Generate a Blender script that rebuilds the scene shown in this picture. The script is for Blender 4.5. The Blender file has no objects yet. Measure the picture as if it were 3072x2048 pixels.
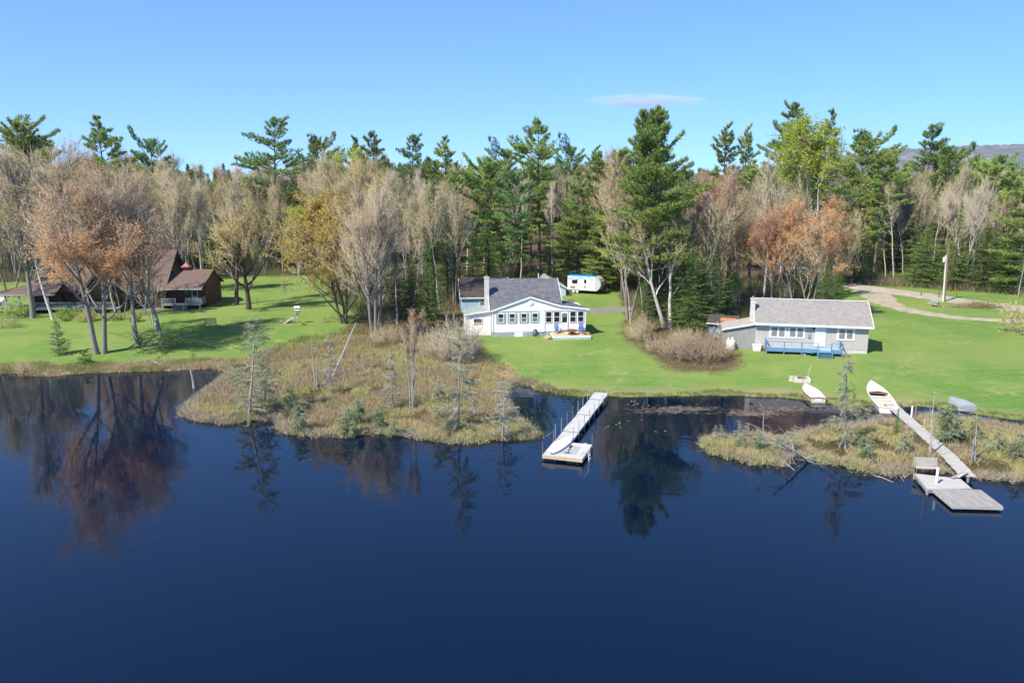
import bpy, math, random
import numpy as np
from mathutils import Vector, Matrix

# ------------------------------------------------------------------ camera, sky, sun, exposure
S = bpy.context.scene
COL = S.collection
CAM_Z, PITCH, FPX = 19.0, math.atan2(484.0, 2389.33), 2389.33
cam_d = bpy.data.cameras.new('camera'); cam = bpy.data.objects.new('camera', cam_d); COL.objects.link(cam)
cam_d.sensor_width = 36.0; cam_d.lens = 28.0; cam_d.clip_end = 20000; cam_d.clip_start = 0.5
cam.location = (0, 0, CAM_Z); cam.rotation_euler = (math.pi / 2 - PITCH, 0, 0)
S.camera = cam

SUN_EL, SUN_BACK = math.radians(49), math.radians(42)
SUN_DIR = Vector((-math.cos(SUN_BACK) * math.cos(SUN_EL), -math.sin(SUN_BACK) * math.cos(SUN_EL), math.sin(SUN_EL)))
W = bpy.data.worlds.new('World'); S.world = W; W.use_nodes = True
nt = W.node_tree; nt.nodes.clear()
sky = nt.nodes.new('ShaderNodeTexSky'); sky.sky_type = 'NISHITA'; sky.sun_disc = False
sky.sun_elevation = SUN_EL; sky.sun_rotation = math.atan2(SUN_DIR.x, SUN_DIR.y)
sky.altitude = 3000; sky.air_density = 0.7; sky.dust_density = 0.0; sky.ozone_density = 4.5
bg = nt.nodes.new('ShaderNodeBackground'); bg.inputs[1].default_value = 0.147
ga = nt.nodes.new('ShaderNodeGamma'); ga.inputs[1].default_value = .57
tint = nt.nodes.new('ShaderNodeMix'); tint.data_type = 'RGBA'; tint.blend_type = 'MULTIPLY'; tint.inputs['Factor'].default_value = 1; tint.inputs['B'].default_value = (.97, 1.53, 2.35, 1)
wo = nt.nodes.new('ShaderNodeOutputWorld')
nt.links.new(sky.outputs[0], ga.inputs[0]); nt.links.new(ga.outputs[0], tint.inputs['A']); nt.links.new(tint.outputs['Result'], bg.inputs[0]); nt.links.new(bg.outputs[0], wo.inputs[0])
sl = bpy.data.lights.new('sun', 'SUN'); sl.energy = 5.0; sl.angle = math.radians(0.5); sl.color = (1.0, 0.935, 0.80)
so = bpy.data.objects.new('sun', sl); COL.objects.link(so); so.rotation_euler = SUN_DIR.to_track_quat('Z', 'Y').to_euler(); so.location = (-100, -60, 150)
S.view_settings.view_transform = 'Standard'; S.view_settings.look = 'None'; S.view_settings.gamma = 1
S.view_settings.use_curve_mapping = False; S.view_settings.exposure = 0.6
S.cycles.max_bounces = 6; S.cycles.diffuse_bounces = 2; S.cycles.glossy_bounces = 3
S.cycles.transparent_max_bounces = 8; S.cycles.transmission_bounces = 3; S.cycles.volume_bounces = 0
S.cycles.caustics_reflective = False; S.cycles.caustics_refractive = False

# ------------------------------------------------------------------ measuring helpers (3072x2048 photo pixels)
_cp, _sp = math.cos(PITCH), math.sin(PITCH)
def ray(u, v):
    a = 1024.0 - v
    return ((u - 1536.0), FPX * _cp + a * _sp, -FPX * _sp + a * _cp)
def at_z(u, v, z):
    d = ray(u, v); t = (z - CAM_Z) / d[2]
    return (d[0] * t, d[1] * t, z)
def at_y(u, v, Y):
    d = ray(u, v); t = Y / d[1]
    return (d[0] * t, Y, CAM_Z + d[2] * t)
def px_of(x, y, z):
    f = y * _cp - (z - CAM_Z) * _sp; up = y * _sp + (z - CAM_Z) * _cp
    return 1536 + FPX * x / f, 1024 - FPX * up / f
K = 3072 / 2352.0
def dz(pts, z=0.0): return np.array([at_z(a * K, b * K, z)[:2] for a, b in pts])

MAIN = np.vstack([[(-400, 88)], dz([(-200, 866), (-100, 862), (0, 858), (40, 856), (70, 863), (130, 864), (160, 858), (230, 856), (330, 853), (420, 850),
    (495, 846), (525, 858), (480, 895), (440, 925), (415, 945), (430, 962), (470, 970), (520, 975), (570, 966), (620, 966), (655, 974), (628, 985),
    (650, 995), (720, 1004), (800, 1004), (860, 995), (920, 1000), (1000, 1014), (1060, 1020), (1150, 1010), (1200, 1010), (1240, 1003), (1225, 990),
    (1195, 968), (1165, 935), (1160, 910), (1175, 885), (1195, 880), (1240, 895), (1290, 905), (1330, 912), (1380, 908), (1420, 912), (1500, 911),
    (1600, 908), (1700, 908), (1780, 911), (1840, 917), (1900, 926), (1980, 930), (2060, 936), (2110, 932), (2170, 938), (2240, 951), (2290, 958),
    (2352, 966), (2600, 985)]), [(500, 60), (6000, 60), (6000, 8000), (-6000, 8000), (-6000, 88)]])
BOGR = dz([(1618, 1010), (1615, 1025), (1640, 1045), (1700, 1060), (1750, 1071), (1800, 1073), (1818, 1052), (1835, 1040), (1862, 1056), (1930, 1070),
    (2010, 1090), (2060, 1098), (2100, 1084), (2165, 1088), (2230, 1096), (2300, 1106), (2352, 1111), (2600, 1125), (2900, 1130), (2900, 1020), (2600, 1000),
    (2352, 985), (2290, 976), (2240, 969), (2200, 962), (2140, 957), (2090, 962), (2040, 967), (1990, 969), (1960, 976), (1900, 986), (1850, 991),
    (1830, 1004), (1800, 1010), (1740, 1001), (1680, 1005), (1640, 1003)])

def sdist(P, poly):
    """signed distance (inside positive) of points P (N,2) to a polygon"""
    P = np.asarray(P, float); A = poly; B = np.roll(poly, -1, axis=0)
    best = np.full(len(P), 1e18); ins = np.zeros(len(P), bool)
    for a, b in zip(A, B):
        e = b - a; w = P - a
        t = np.clip((w @ e) / (e @ e + 1e-12), 0, 1)
        d = w - t[:, None] * e
        best = np.minimum(best, (d * d).sum(1))
        c = (a[1] > P[:, 1]) != (b[1] > P[:, 1])
        if abs(b[1] - a[1]) > 1e-12:
            xi = a[0] + (P[:, 1] - a[1]) * (b[0] - a[0]) / (b[1] - a[1])
            ins ^= c & (P[:, 0] < xi)
    return np.sqrt(best) * np.where(ins, 1, -1)
def sstep(x, a, b):
    t = np.clip((x - a) / (b - a), 0, 1); return t * t * (3 - 2 * t)
def vnoise(x, y, s, seed=0):
    """smooth value noise, numpy"""
    x = np.asarray(x) * s + seed * 17.3; y = np.asarray(y) * s - seed * 9.1
    xi = np.floor(x).astype(np.int64); yi = np.floor(y).astype(np.int64); fx = x - xi; fy = y - yi
    h = lambda i, j: (np.sin(i * 127.1 + j * 311.7 + seed * 74.7) * 43758.5453) % 1.0
    fx = fx * fx * (3 - 2 * fx); fy = fy * fy * (3 - 2 * fy)
    return (h(xi, yi) * (1 - fx) + h(xi + 1, yi) * fx) * (1 - fy) + (h(xi, yi + 1) * (1 - fx) + h(xi + 1, yi + 1) * fx) * fy
def terrain(P):
    P = np.asarray(P, float)
    s1 = sdist(P, MAIN); s2 = sdist(P, BOGR)
    s = np.maximum(s1, s2)
    s = s + (vnoise(P[:, 0], P[:, 1], .9, 3) - .5) * .5 * np.exp(-np.abs(s) / 3)
    land = .16 * np.clip(s / .5, 0, 1) + .95 * sstep(s, .6, 17) + .012 * np.clip(s - 14, 0, 70) + .004 * np.clip(s - 80, 0, 600)
    land = land + (vnoise(P[:, 0], P[:, 1], .25, 5) - .5) * .12 * sstep(s, 2, 10)
    return np.where(s > 0, land, np.maximum(s * .45, -1.4))
def tz(x, y): return float(terrain(np.array([[x, y]]))[0])
def ground(u, v):
    z = 1.0
    for _ in range(7):
        p = at_z(u, v, z); z = .4 * z + .6 * tz(p[0], p[1])
    p = at_z(u, v, z); return Vector((p[0], p[1], tz(p[0], p[1])))

# ------------------------------------------------------------------ objects and meshes
def tag(o, label=None, cat=None, group=None, kind=None):
    if label: o['label'] = label
    if cat: o['category'] = cat
    if group: o['group'] = group
    if kind: o['kind'] = kind
    return o
def thing(name, label, cat, loc=(0, 0, 0), rz=0.0, group=None):
    o = bpy.data.objects.new(name, None); COL.objects.link(o); o.empty_display_size = .3
    o.location = loc; o.rotation_euler = (0, 0, rz)
    return tag(o, label, cat, group)
def link(name, me, parent=None):
    o = bpy.data.objects.new(name, me); COL.objects.link(o)
    if parent is not None: o.parent = parent
    return o
def np_mesh(name, V, F, mats, mi=None, smooth=False, tone=None):
    V = np.ascontiguousarray(V, np.float32); F = np.ascontiguousarray(F, np.int32); k = F.shape[1]
    me = bpy.data.meshes.new(name)
    me.vertices.add(len(V)); me.vertices.foreach_set('co', V.ravel())
    me.loops.add(F.size); me.loops.foreach_set('vertex_index', F.ravel())
    me.polygons.add(len(F)); me.polygons.foreach_set('loop_start', np.arange(0, F.size, k, dtype=np.int32))
    try: me.polygons.foreach_set('loop_total', np.full(len(F), k, np.int32))
    except Exception: pass
    for m in mats: me.materials.append(m)
    if mi is not None: me.polygons.foreach_set('material_index', np.ascontiguousarray(mi, np.int32))
    if smooth: me.polygons.foreach_set('use_smooth', np.ones(len(F), bool))
    if tone is not None:
        at = me.attributes.new('tone', 'FLOAT', 'POINT'); at.data.foreach_set('value', np.ascontiguousarray(tone, np.float32))
    me.update(calc_edges=True); me.validate()
    return me
class MB:
    def __init__(s): s.v = []; s.f = []; s.m = []
    def add(s, vs, fs, mi=0):
        b = len(s.v); s.v += [tuple(map(float, p)) for p in vs]
        for f in fs: s.f.append([b + i for i in f]); s.m.append(mi)
        return s
    def box(s, x0, x1, y0, y1, z0, z1, mi=0):
        return s.add([(x0, y0, z0), (x1, y0, z0), (x1, y1, z0), (x0, y1, z0), (x0, y0, z1), (x1, y0, z1), (x1, y1, z1), (x0, y1, z1)],
                     [(0, 3, 2, 1), (4, 5, 6, 7), (0, 1, 5, 4), (1, 2, 6, 5), (2, 3, 7, 6), (3, 0, 4, 7)], mi)
    def bar(s, a, b, w, h, mi=0):
        """rectangular bar from a to b, w wide, h high"""
        a = Vector(a); b = Vector(b); d = (b - a).normalized()
        up = Vector((0, 0, 1)) if abs(d.z) < .95 else Vector((0, 1, 0))
        sx = d.cross(up).normalized() * (w / 2); sz = sx.cross(d).normalized() * (h / 2)
        vs = [p + i * sx + j * sz for p in (a, b) for i, j in ((-1, -1), (1, -1), (1, 1), (-1, 1))]
        return s.add(vs, [(0, 1, 2, 3), (4, 7, 6, 5), (0, 4, 5, 1), (1, 5, 6, 2), (2, 6, 7, 3), (3, 7, 4, 0)], mi)
    def prism(s, poly, y0, y1, mi=0):
        """polygon in x,z (counter-clockwise seen from -y) extruded along y"""
        n = len(poly); vs = [(x, y0, z) for x, z in poly] + [(x, y1, z) for x, z in poly]
        return s.add(vs, [tuple(range(n)), tuple(range(2 * n - 1, n - 1, -1))] + [(i, n + i, n + (i + 1) % n, (i + 1) % n) for i in range(n)], mi)
    def slab(s, q, t, mi=0):
        """top polygon q, thickened straight down by t"""
        n = len(q); vs = list(q) + [(p[0], p[1], p[2] - t) for p in q]
        return s.add(vs, [tuple(range(n)), tuple(range(2 * n - 1, n - 1, -1))] + [(i, n + i, n + (i + 1) % n, (i + 1) % n) for i in range(n)], mi)
    def tube(s, pts, r, n=8, mi=0, cap=True):
        pts = [Vector(p) for p in pts]; rr = r if isinstance(r, (list, tuple)) else [r] * len(pts)
        vs = []; fs = []
        for i, p in enumerate(pts):
            d = (pts[min(i + 1, len(pts) - 1)] - pts[max(i - 1, 0)]).normalized()
            a = d.cross(Vector((.31, .95, .02))) if abs(d.y) < .9 else d.cross(Vector((1, 0, .1)))
            a.normalize(); b = d.cross(a)
            vs += [p + rr[i] * (math.cos(2 * math.pi * k / n) * a + math.sin(2 * math.pi * k / n) * b) for k in range(n)]
        for i in range(len(pts) - 1):
            fs += [(i * n + k, i * n + (k + 1) % n, (i + 1) * n + (k + 1) % n, (i + 1) * n + k) for k in range(n)]
        if cap: fs += [tuple(range(n - 1, -1, -1)), tuple(range((len(pts) - 1) * n, len(pts) * n))]
        return s.add(vs, fs, mi)
    def lathe(s, prof, n=16, c=(0, 0, 0), mi=0):
        vs = [(c[0] + r * math.cos(2 * math.pi * k / n), c[1] + r * math.sin(2 * math.pi * k / n), c[2] + z) for r, z in prof for k in range(n)]
        fs = [(i * n + k, i * n + (k + 1) % n, (i + 1) * n + (k + 1) % n, (i + 1) * n + k) for i in range(len(prof) - 1) for k in range(n)]
        fs += [tuple(range(n - 1, -1, -1)), tuple(range((len(prof) - 1) * n, len(prof) * n))]
        return s.add(vs, fs, mi)
    def rock(s, c, r, rng, mi=0, flat=.7):
        n, m = 8, 5; vs = []; fs = []
        for j in range(m):
            ph = math.pi * (j + .5) / m
            for k in range(n):
                q = r * rng.uniform(.75, 1.2); th = 2 * math.pi * k / n
                vs.append((c[0] + q * math.sin(ph) * math.cos(th), c[1] + q * math.sin(ph) * math.sin(th), c[2] + q * flat * math.cos(ph)))
        for j in range(m - 1): fs += [(j * n + k, (j + 1) * n + k, (j + 1) * n + (k + 1) % n, j * n + (k + 1) % n) for k in range(n)]
        fs += [tuple(range(n)), tuple(range(m * n - 1, (m - 1) * n - 1, -1))]
        return s.add(vs, fs, mi)
    def build(s, name, mats, parent=None, smooth=False, bevel=0):
        me = bpy.data.meshes.new(name); me.from_pydata(s.v, [], s.f)
        for m in (mats if isinstance(mats, (list, tuple)) else [mats]): me.materials.append(m)
        me.polygons.foreach_set('material_index', s.m)
        if smooth: me.polygons.foreach_set('use_smooth', [True] * len(s.f))
        me.update(); o = link(name, me, parent)
        if bevel:
            b = o.modifiers.new('bevel', 'BEVEL'); b.width = bevel; b.segments = 1; b.limit_method = 'ANGLE'
        return o
def copy_thing(o, parent=None):
    c = o.copy(); COL.objects.link(c); c.parent = parent
    for ch in list(o.children): copy_thing(ch, c)
    return c

# ------------------------------------------------------------------ materials
MATS = {}
def mat(name, c1, c2=None, scale=3.0, rough=.7, bump=0.0, bscale=None, metal=0.0, spec=.3, stretch=(1, 1, 1), c3=None, detail=6, noisepos=(.35, .65)):
    if name in MATS: return MATS[name]
    m = bpy.data.materials.new(name); m.use_nodes = True; MATS[name] = m
    n = m.node_tree.nodes; L = m.node_tree.links; p = n['Principled BSDF']
    p.inputs['Roughness'].default_value = rough; p.inputs['Metallic'].default_value = metal
    p.inputs['Specular IOR Level'].default_value = spec
    tc = n.new('ShaderNodeTexCoord'); mp = n.new('ShaderNodeMapping'); mp.inputs['Scale'].default_value = stretch
    L.new(tc.outputs['Object'], mp.inputs[0])
    c2 = c2 or tuple(x * .82 for x in c1)
    no = n.new('ShaderNodeTexNoise'); no.inputs['Scale'].default_value = scale; no.inputs['Detail'].default_value = detail; no.inputs['Roughness'].default_value = .65
    L.new(mp.outputs[0], no.inputs['Vector'])
    r = n.new('ShaderNodeValToRGB'); r.color_ramp.elements[0].position = noisepos[0]; r.color_ramp.elements[1].position = noisepos[1]
    r.color_ramp.elements[0].color = (*c1, 1); r.color_ramp.elements[1].color = (*c2, 1)
    if c3:
        e = r.color_ramp.elements.new((noisepos[0] + noisepos[1]) / 2); e.color = (*c3, 1)
    L.new(no.outputs['Fac'], r.inputs[0]); L.new(r.outputs[0], p.inputs['Base Color'])
    if bump:
        n2 = n.new('ShaderNodeTexNoise'); n2.inputs['Scale'].default_value = bscale or scale * 4; n2.inputs['Detail'].default_value = 5
        L.new(mp.outputs[0], n2.inputs['Vector'])
        b = n.new('ShaderNodeBump'); b.inputs['Strength'].default_value = bump; b.inputs['Distance'].default_value = .05
        L.new(n2.outputs['Fac'], b.inputs['Height']); L.new(b.outputs[0], p.inputs['Normal'])
    return m
def shingle_mat(name, c1, c2, c3, mortar, w=.9, h=.22):
    m = bpy.data.materials.new(name); m.use_nodes = True
    n = m.node_tree.nodes; L = m.node_tree.links; p = n['Principled BSDF']; p.inputs['Roughness'].default_value = .92; p.inputs['Specular IOR Level'].default_value = .15
    tc = n.new('ShaderNodeTexCoord'); se = n.new('ShaderNodeSeparateXYZ'); cb = n.new('ShaderNodeCombineXYZ'); L.new(tc.outputs['Object'], se.inputs[0])
    mu = n.new('ShaderNodeMath'); mu.operation = 'MULTIPLY'; mu.inputs[1].default_value = 1.9
    L.new(se.outputs['Z'], mu.inputs[0]); L.new(mu.outputs[0], cb.inputs['Y']); L.new(se.outputs['X'], cb.inputs['X'])
    br = n.new('ShaderNodeTexBrick'); br.inputs['Scale'].default_value = 1; br.inputs['Brick Width'].default_value = w; br.inputs['Row Height'].default_value = h
    br.inputs['Mortar Size'].default_value = .012; br.inputs['Color1'].default_value = (*c1, 1); br.inputs['Color2'].default_value = (*c2, 1); br.inputs['Mortar'].default_value = (*mortar, 1)
    L.new(cb.outputs[0], br.inputs['Vector'])
    no = n.new('ShaderNodeTexNoise'); no.inputs['Scale'].default_value = 2.2; no.inputs['Detail'].default_value = 7; no.inputs['Roughness'].default_value = .75
    L.new(tc.outputs['Object'], no.inputs['Vector'])
    mr = n.new('ShaderNodeMapRange'); mr.inputs[1].default_value = .4; mr.inputs[2].default_value = .68; L.new(no.outputs['Fac'], mr.inputs[0])
    mx = n.new('ShaderNodeMix'); mx.data_type = 'RGBA'; L.new(mr.outputs[0], mx.inputs['Factor']); L.new(br.outputs['Color'], mx.inputs['A']); mx.inputs['B'].default_value = (*c3, 1)
    L.new(mx.outputs['Result'], p.inputs['Base Color'])
    b = n.new('ShaderNodeBump'); b.inputs['Strength'].default_value = .5; b.inputs['Distance'].default_value = .02; L.new(br.outputs['Fac'], b.inputs['Height']); b.invert = True
    L.new(b.outputs[0], p.inputs['Normal'])
    MATS[name] = m; return m
def foliage_mat(name, c1, c2, trans=.25, var=.25, rough=.65):
    if name in MATS: return MATS[name]
    m = bpy.data.materials.new(name); m.use_nodes = True; MATS[name] = m
    n = m.node_tree.nodes; L = m.node_tree.links; p = n['Principled BSDF']; out = n['Material Output']
    p.inputs['Roughness'].default_value = rough; p.inputs['Specular IOR Level'].default_value = .25
    at = n.new('ShaderNodeAttribute'); at.attribute_name = 'tone'
    mx = n.new('ShaderNodeMix'); mx.data_type = 'RGBA'; mx.inputs['A'].default_value = (*c1, 1); mx.inputs['B'].default_value = (*c2, 1)
    L.new(at.outputs['Fac'], mx.inputs['Factor'])
    oi = n.new('ShaderNodeObjectInfo'); mr = n.new('ShaderNodeMapRange'); mr.inputs[3].default_value = 1 - var; mr.inputs[4].default_value = 1 + var
    L.new(oi.outputs['Random'], mr.inputs[0])
    hs = n.new('ShaderNodeHueSaturation'); L.new(mx.outputs['Result'], hs.inputs['Color']); L.new(mr.outputs[0], hs.inputs['Value'])
    mh = n.new('ShaderNodeMapRange'); mh.inputs[3].default_value = .49; mh.inputs[4].default_value = .512
    fr = n.new('ShaderNodeMath'); fr.operation = 'MULTIPLY'; fr.inputs[1].default_value = 7.31; f2 = n.new('ShaderNodeMath'); f2.operation = 'FRACT'
    L.new(oi.outputs['Random'], fr.inputs[0]); L.new(fr.outputs[0], f2.inputs[0]); L.new(f2.outputs[0], mh.inputs[0]); L.new(mh.outputs[0], hs.inputs['Hue'])
    L.new(hs.outputs[0], p.inputs['Base Color'])
    if trans:
        t = n.new('ShaderNodeBsdfTranslucent'); L.new(hs.outputs[0], t.inputs[0])
        ms = n.new('ShaderNodeMixShader'); ms.inputs[0].default_value = trans
        L.new(p.outputs[0], ms.inputs[1]); L.new(t.outputs[0], ms.inputs[2]); L.new(ms.outputs[0], out.inputs[0])
    return m
def glass_mat(name, c, rough=.06):
    return mat(name, c, c, rough=rough, spec=.6)

M_white = mat('white_paint', (.80, .80, .80), (.72, .73, .74), 2.5, .5)
M_vinyl = mat('white_siding', (.87, .83, .80), (.82, .78, .755), 1.2, .5)
M_trim = mat('white_trim', (.82, .82, .82), (.76, .76, .77), 3, .45)
M_bluewall = mat('pale_blue_siding', (.42, .55, .66), (.36, .49, .60), 1.5, .6)
M_shutter = mat('grey_blue_shutter', (.30, .40, .46), (.26, .35, .42), 4, .55)
M_glass = glass_mat('dark_glass', (.012, .014, .016))
M_glass_green = glass_mat('green_glass', (.018, .035, .012))
M_screen = mat('window_blind', (.20, .20, .18), (.15, .15, .14), 5, .6)
M_conc = mat('concrete', (.42, .43, .44), (.30, .31, .33), 2.0, .9, .3)
M_concl = mat('pale_block', (.60, .58, .55), (.48, .47, .45), 5.0, .9, .3)
M_brickw = mat('painted_brick', (.68, .66, .62), (.55, .53, .50), 9.0, .85, .5)
M_rooftar = mat('tar_paper_roof', (.30, .33, .33), (.24, .27, .27), 1.6, .85)
M_roof1 = shingle_mat('charcoal_shingles', (.085, .088, .10), (.125, .128, .143), (.17, .172, .188), (.06, .062, .072))
M_roof2 = shingle_mat('weathered_shingles', (.275, .25, .235), (.225, .21, .20), (.32, .295, .275), (.16, .15, .145), .6, .2)
M_roof3 = shingle_mat('brown_shingles', (.125, .085, .072), (.16, .11, .094), (.19, .14, .122), (.085, .06, .05))
M_roof4 = shingle_mat('shade_darkened_brown_shingles', (.06, .05, .047), (.08, .066, .06), (.095, .08, .072), (.045, .037, .034))  # brown darkened: tree shade over the garage roof is put into the colour
M_greyboard = mat('grey_boards', (.50, .47, .45), (.41, .385, .37), 1.6, .8, .15, 12, stretch=(6, 6, .6))
M_greybarn = mat('weathered_boards', (.36, .355, .35), (.26, .255, .25), 2.0, .85, .3, 14, stretch=(7, 7, .5))
M_bluedeck = mat('blue_paint', (.13, .27, .42), (.10, .22, .36), 4, .6)
M_bluedeckp = mat('pale_blue_deck_floor', (.33, .45, .55), (.27, .39, .50), 4, .7)
M_log = mat('stained_log', (.17, .075, .04), (.11, .05, .028), 2.0, .6, .2, stretch=(.6, .6, 6))
M_logd = mat('dark_log', (.10, .045, .025), (.07, .03, .018), 2.0, .6, stretch=(.6, .6, 6))
M_greydeck = mat('grey_blue_rail', (.34, .38, .41), (.28, .31, .34), 5, .75)
M_dock = mat('bleached_planks', (.56, .545, .53), (.40, .385, .375), 1.5, .8, .2, 10, stretch=(1, 6, 1))
M_newwood = mat('new_lumber', (.62, .47, .28), (.52, .38, .21), 1.5, .7, .15, stretch=(6, 1, 1))
M_oldwood = mat('silvered_planks', (.36, .34, .32), (.24, .225, .21), 1.6, .85, .3, 12, stretch=(6, .5, 1))
M_oldwoodl = mat('pale_silvered_planks', (.50, .48, .45), (.36, .34, .32), 1.6, .85, .3, 12, stretch=(.5, 6, 1))
M_brownwood = mat('brown_wood', (.24, .14, .075), (.16, .09, .05), 4, .7)
M_steel = mat('galvanised_pipe', (.55, .56, .57), (.42, .43, .44), 6, .4, metal=.6)
M_rust = mat('rusty_pipe', (.30, .14, .075), (.22, .11, .06), 6, .75)
M_black = mat('black_plastic', (.018, .018, .02), (.03, .03, .032), 5, .5)
M_tire = mat('tyre_rubber', (.02, .02, .02), (.035, .035, .035), 5, .8)
M_blue = mat('blue_plastic', (.02, .10, .42), (.02, .08, .34), 3, .45)
M_blue2 = mat('faded_blue_plastic', (.10, .22, .45), (.08, .18, .38), 3, .5)
M_tarp = mat('blue_tarp', (.0, .27, .62), (.0, .20, .50), 1.5, .45, .5, 3)
M_tarp2 = mat('turquoise_plastic', (.0, .42, .45), (.0, .36, .4), 3, .4)
M_rv = mat('cream_fibreglass', (.80, .80, .77), (.74, .74, .71), 1.0, .35)
M_rvcap = mat('silver_fibreglass', (.52, .53, .53), (.45, .46, .46), 1.5, .3)
M_greyp = mat('grey_stripe', (.25, .25, .25), (.2, .2, .2), 3, .5)
M_boat = mat('weathered_hull_paint', (.70, .70, .67), (.58, .58, .56), 1.4, .5)
M_boatw = mat('white_gelcoat', (.80, .79, .75), (.72, .70, .64), 1.3, .35)
M_boaty = mat('stained_gelcoat', (.62, .52, .33), (.70, .66, .55), 1.6, .5)
M_boatr = mat('rust_brown_gunwale', (.34, .15, .07), (.26, .11, .05), 4, .6)
M_alu = mat('dull_aluminium', (.46, .49, .53), (.40, .43, .47), 2, .45, metal=.25)
M_stone = mat('fieldstone', (.36, .31, .25), (.24, .21, .18), 3, .9, .5)
M_stonel = mat('pale_stone', (.55, .50, .42), (.42, .38, .32), 3, .9, .5)
M_red = mat('red_metal', (.36, .15, .13), (.30, .12, .11), 3, .5)
M_yellow = mat('yellow_guard', (.72, .48, .02), (.65, .42, .02), 3, .5)
M_pole = mat('pole_timber', (.32, .19, .12), (.24, .14, .09), 3, .85, .2, stretch=(8, 8, .4))
M_polew = mat('pale_pole_timber', (.66, .64, .60), (.56, .54, .50), 3, .8, .2, stretch=(8, 8, .4))
M_green = mat('green_hose', (.015, .09, .06), (.01, .06, .045), 4, .5)
M_planter = mat('grey_planter', (.26, .25, .25), (.2, .195, .195), 4, .85)
# ------------------------------------------------------------------ ground, lake, roads, hills, cloud
def forest_edge(u):
    return float(np.interp(u, [-600, 0, 560, 640, 960, 1010, 1090, 1160, 1390, 1420, 1700, 1850, 1880, 2160, 2480, 2540, 2700, 3072, 3600],
                           [140, 138, 136, 146, 147, 118, 103, 103, 108, 124, 126, 130, 100, 97, 101, 134, 131, 122, 112]))
BOGL_Z = dz([(495, 846), (560, 820), (640, 806), (720, 800), (800, 790), (900, 800), (1000, 806), (1080, 812), (1110, 832), (1170, 860), (1240, 884), (1300, 903), (1260, 905), (1200, 885), (1170, 900),
             (1190, 950), (1250, 1010), (1150, 1025), (1000, 1030), (640, 1005), (560, 985), (400, 965), (430, 910), (520, 866)], .3)
SHRUBZ = dz([(1440, 770), (1480, 752), (1660, 760), (1680, 800), (1700, 832), (1640, 845), (1540, 838), (1480, 808)], 1.0)
CLUMPZ = dz([(780, 778), (830, 730), (1000, 690), (1070, 720), (1090, 780), (1000, 800), (850, 798)], 1.0)
WOODZ = dz([(1430, 770), (1450, 720), (1560, 690), (1655, 700), (1660, 765), (1560, 775)], 1.1)
def grid_axis(lo, hi, a, b, fine, grow):
    xs = list(np.arange(a, b + 1e-6, fine)); d = fine
    while xs[-1] < hi: d *= grow; xs.append(xs[-1] + d)
    d = fine
    while xs[0] > lo: d *= grow; xs.insert(0, xs[0] - d)
    return np.array(xs)
gx = grid_axis(-5000, 5000, -95, 95, .62, 1.22); gy = grid_axis(30, 7000, 58, 150, .55, 1.16)
GX, GY = np.meshgrid(gx, gy); P2 = np.stack([GX.ravel(), GY.ravel()], 1); GZ = terrain(P2)
nx, ny = len(gx), len(gy)
idx = np.arange(nx * ny).reshape(ny, nx)
F = np.stack([idx[:-1, :-1].ravel(), idx[:-1, 1:].ravel(), idx[1:, 1:].ravel(), idx[1:, :-1].ravel()], 1)
x, y = P2[:, 0], P2[:, 1]
shore = np.maximum(sdist(P2, MAIN), sdist(P2, BOGR))
jit = (vnoise(x, y, .45, 1) - .5) * 2.4 + (vnoise(x, y, 1.7, 2) - .5) * 1.2
bog = np.maximum(sstep(sdist(P2, BOGL_Z) + jit * .7, -.8, .8), sstep(sdist(P2, BOGR) + jit, -1.2, .3))
uu = 1536 + FPX * x / (y * _cp + 18 * _sp)
fe = np.interp(uu, [-600, 0, 560, 640, 960, 1010, 1090, 1160, 1390, 1420, 1700, 1850, 1880, 2160, 2480, 2540, 2700, 3072, 3600],
               [140, 138, 136, 146, 147, 118, 103, 103, 108, 124, 126, 130, 100, 97, 101, 134, 131, 122, 112])
litter = sstep(y - fe + jit * 1.2, -2.5, 1.5)
for Z in (SHRUBZ, CLUMPZ, WOODZ): litter = np.maximum(litter, sstep(sdist(P2, Z) + jit * .6, -1.0, .8))
strip = np.where(uu < 720, sstep(-(shore - 1.9 + jit * .5), -.8, .7), np.clip(sstep(-(shore - 1.6 + jit * .7), -1.6, 1.0) * .5 * (.4 + 1.2 * vnoise(x, y, .35, 8)), 0, 1))
strip = np.where((uu > 1480) & (uu < 1710), sstep(-(shore - 1.3 + jit * .5), -.8, .8), strip)
me = np_mesh('ground', np.stack([x, y, GZ], 1), F, [], smooth=True)
ca = me.color_attributes.new('zone', 'FLOAT_COLOR', 'POINT')
ca.data.foreach_set('color', np.ascontiguousarray(np.stack([bog, litter, strip, np.ones_like(bog)], 1), np.float32).ravel())
gm = bpy.data.materials.new('ground_cover'); gm.use_nodes = True
n = gm.node_tree.nodes; L = gm.node_tree.links; p = n['Principled BSDF']; p.inputs['Roughness'].default_value = .95; p.inputs['Specular IOR Level'].default_value = .1
geo = n.new('ShaderNodeNewGeometry')
def noise(scale, detail=4, rough=.6, vec=None):
    t = n.new('ShaderNodeTexNoise'); t.inputs['Scale'].default_value = scale; t.inputs['Detail'].default_value = detail; t.inputs['Roughness'].default_value = rough
    L.new(vec or geo.outputs['Position'], t.inputs['Vector']); return t.outputs['Fac']
def ramp(fac, els):
    r = n.new('ShaderNodeValToRGB'); cr = r.color_ramp
    cr.elements[0].position, cr.elements[0].color = els[0][0], (*els[0][1], 1); cr.elements[1].position, cr.elements[1].color = els[-1][0], (*els[-1][1], 1)
    for q, c in els[1:-1]: e = cr.elements.new(q); e.color = (*c, 1)
    L.new(fac, r.inputs[0]); return r.outputs[0]
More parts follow.
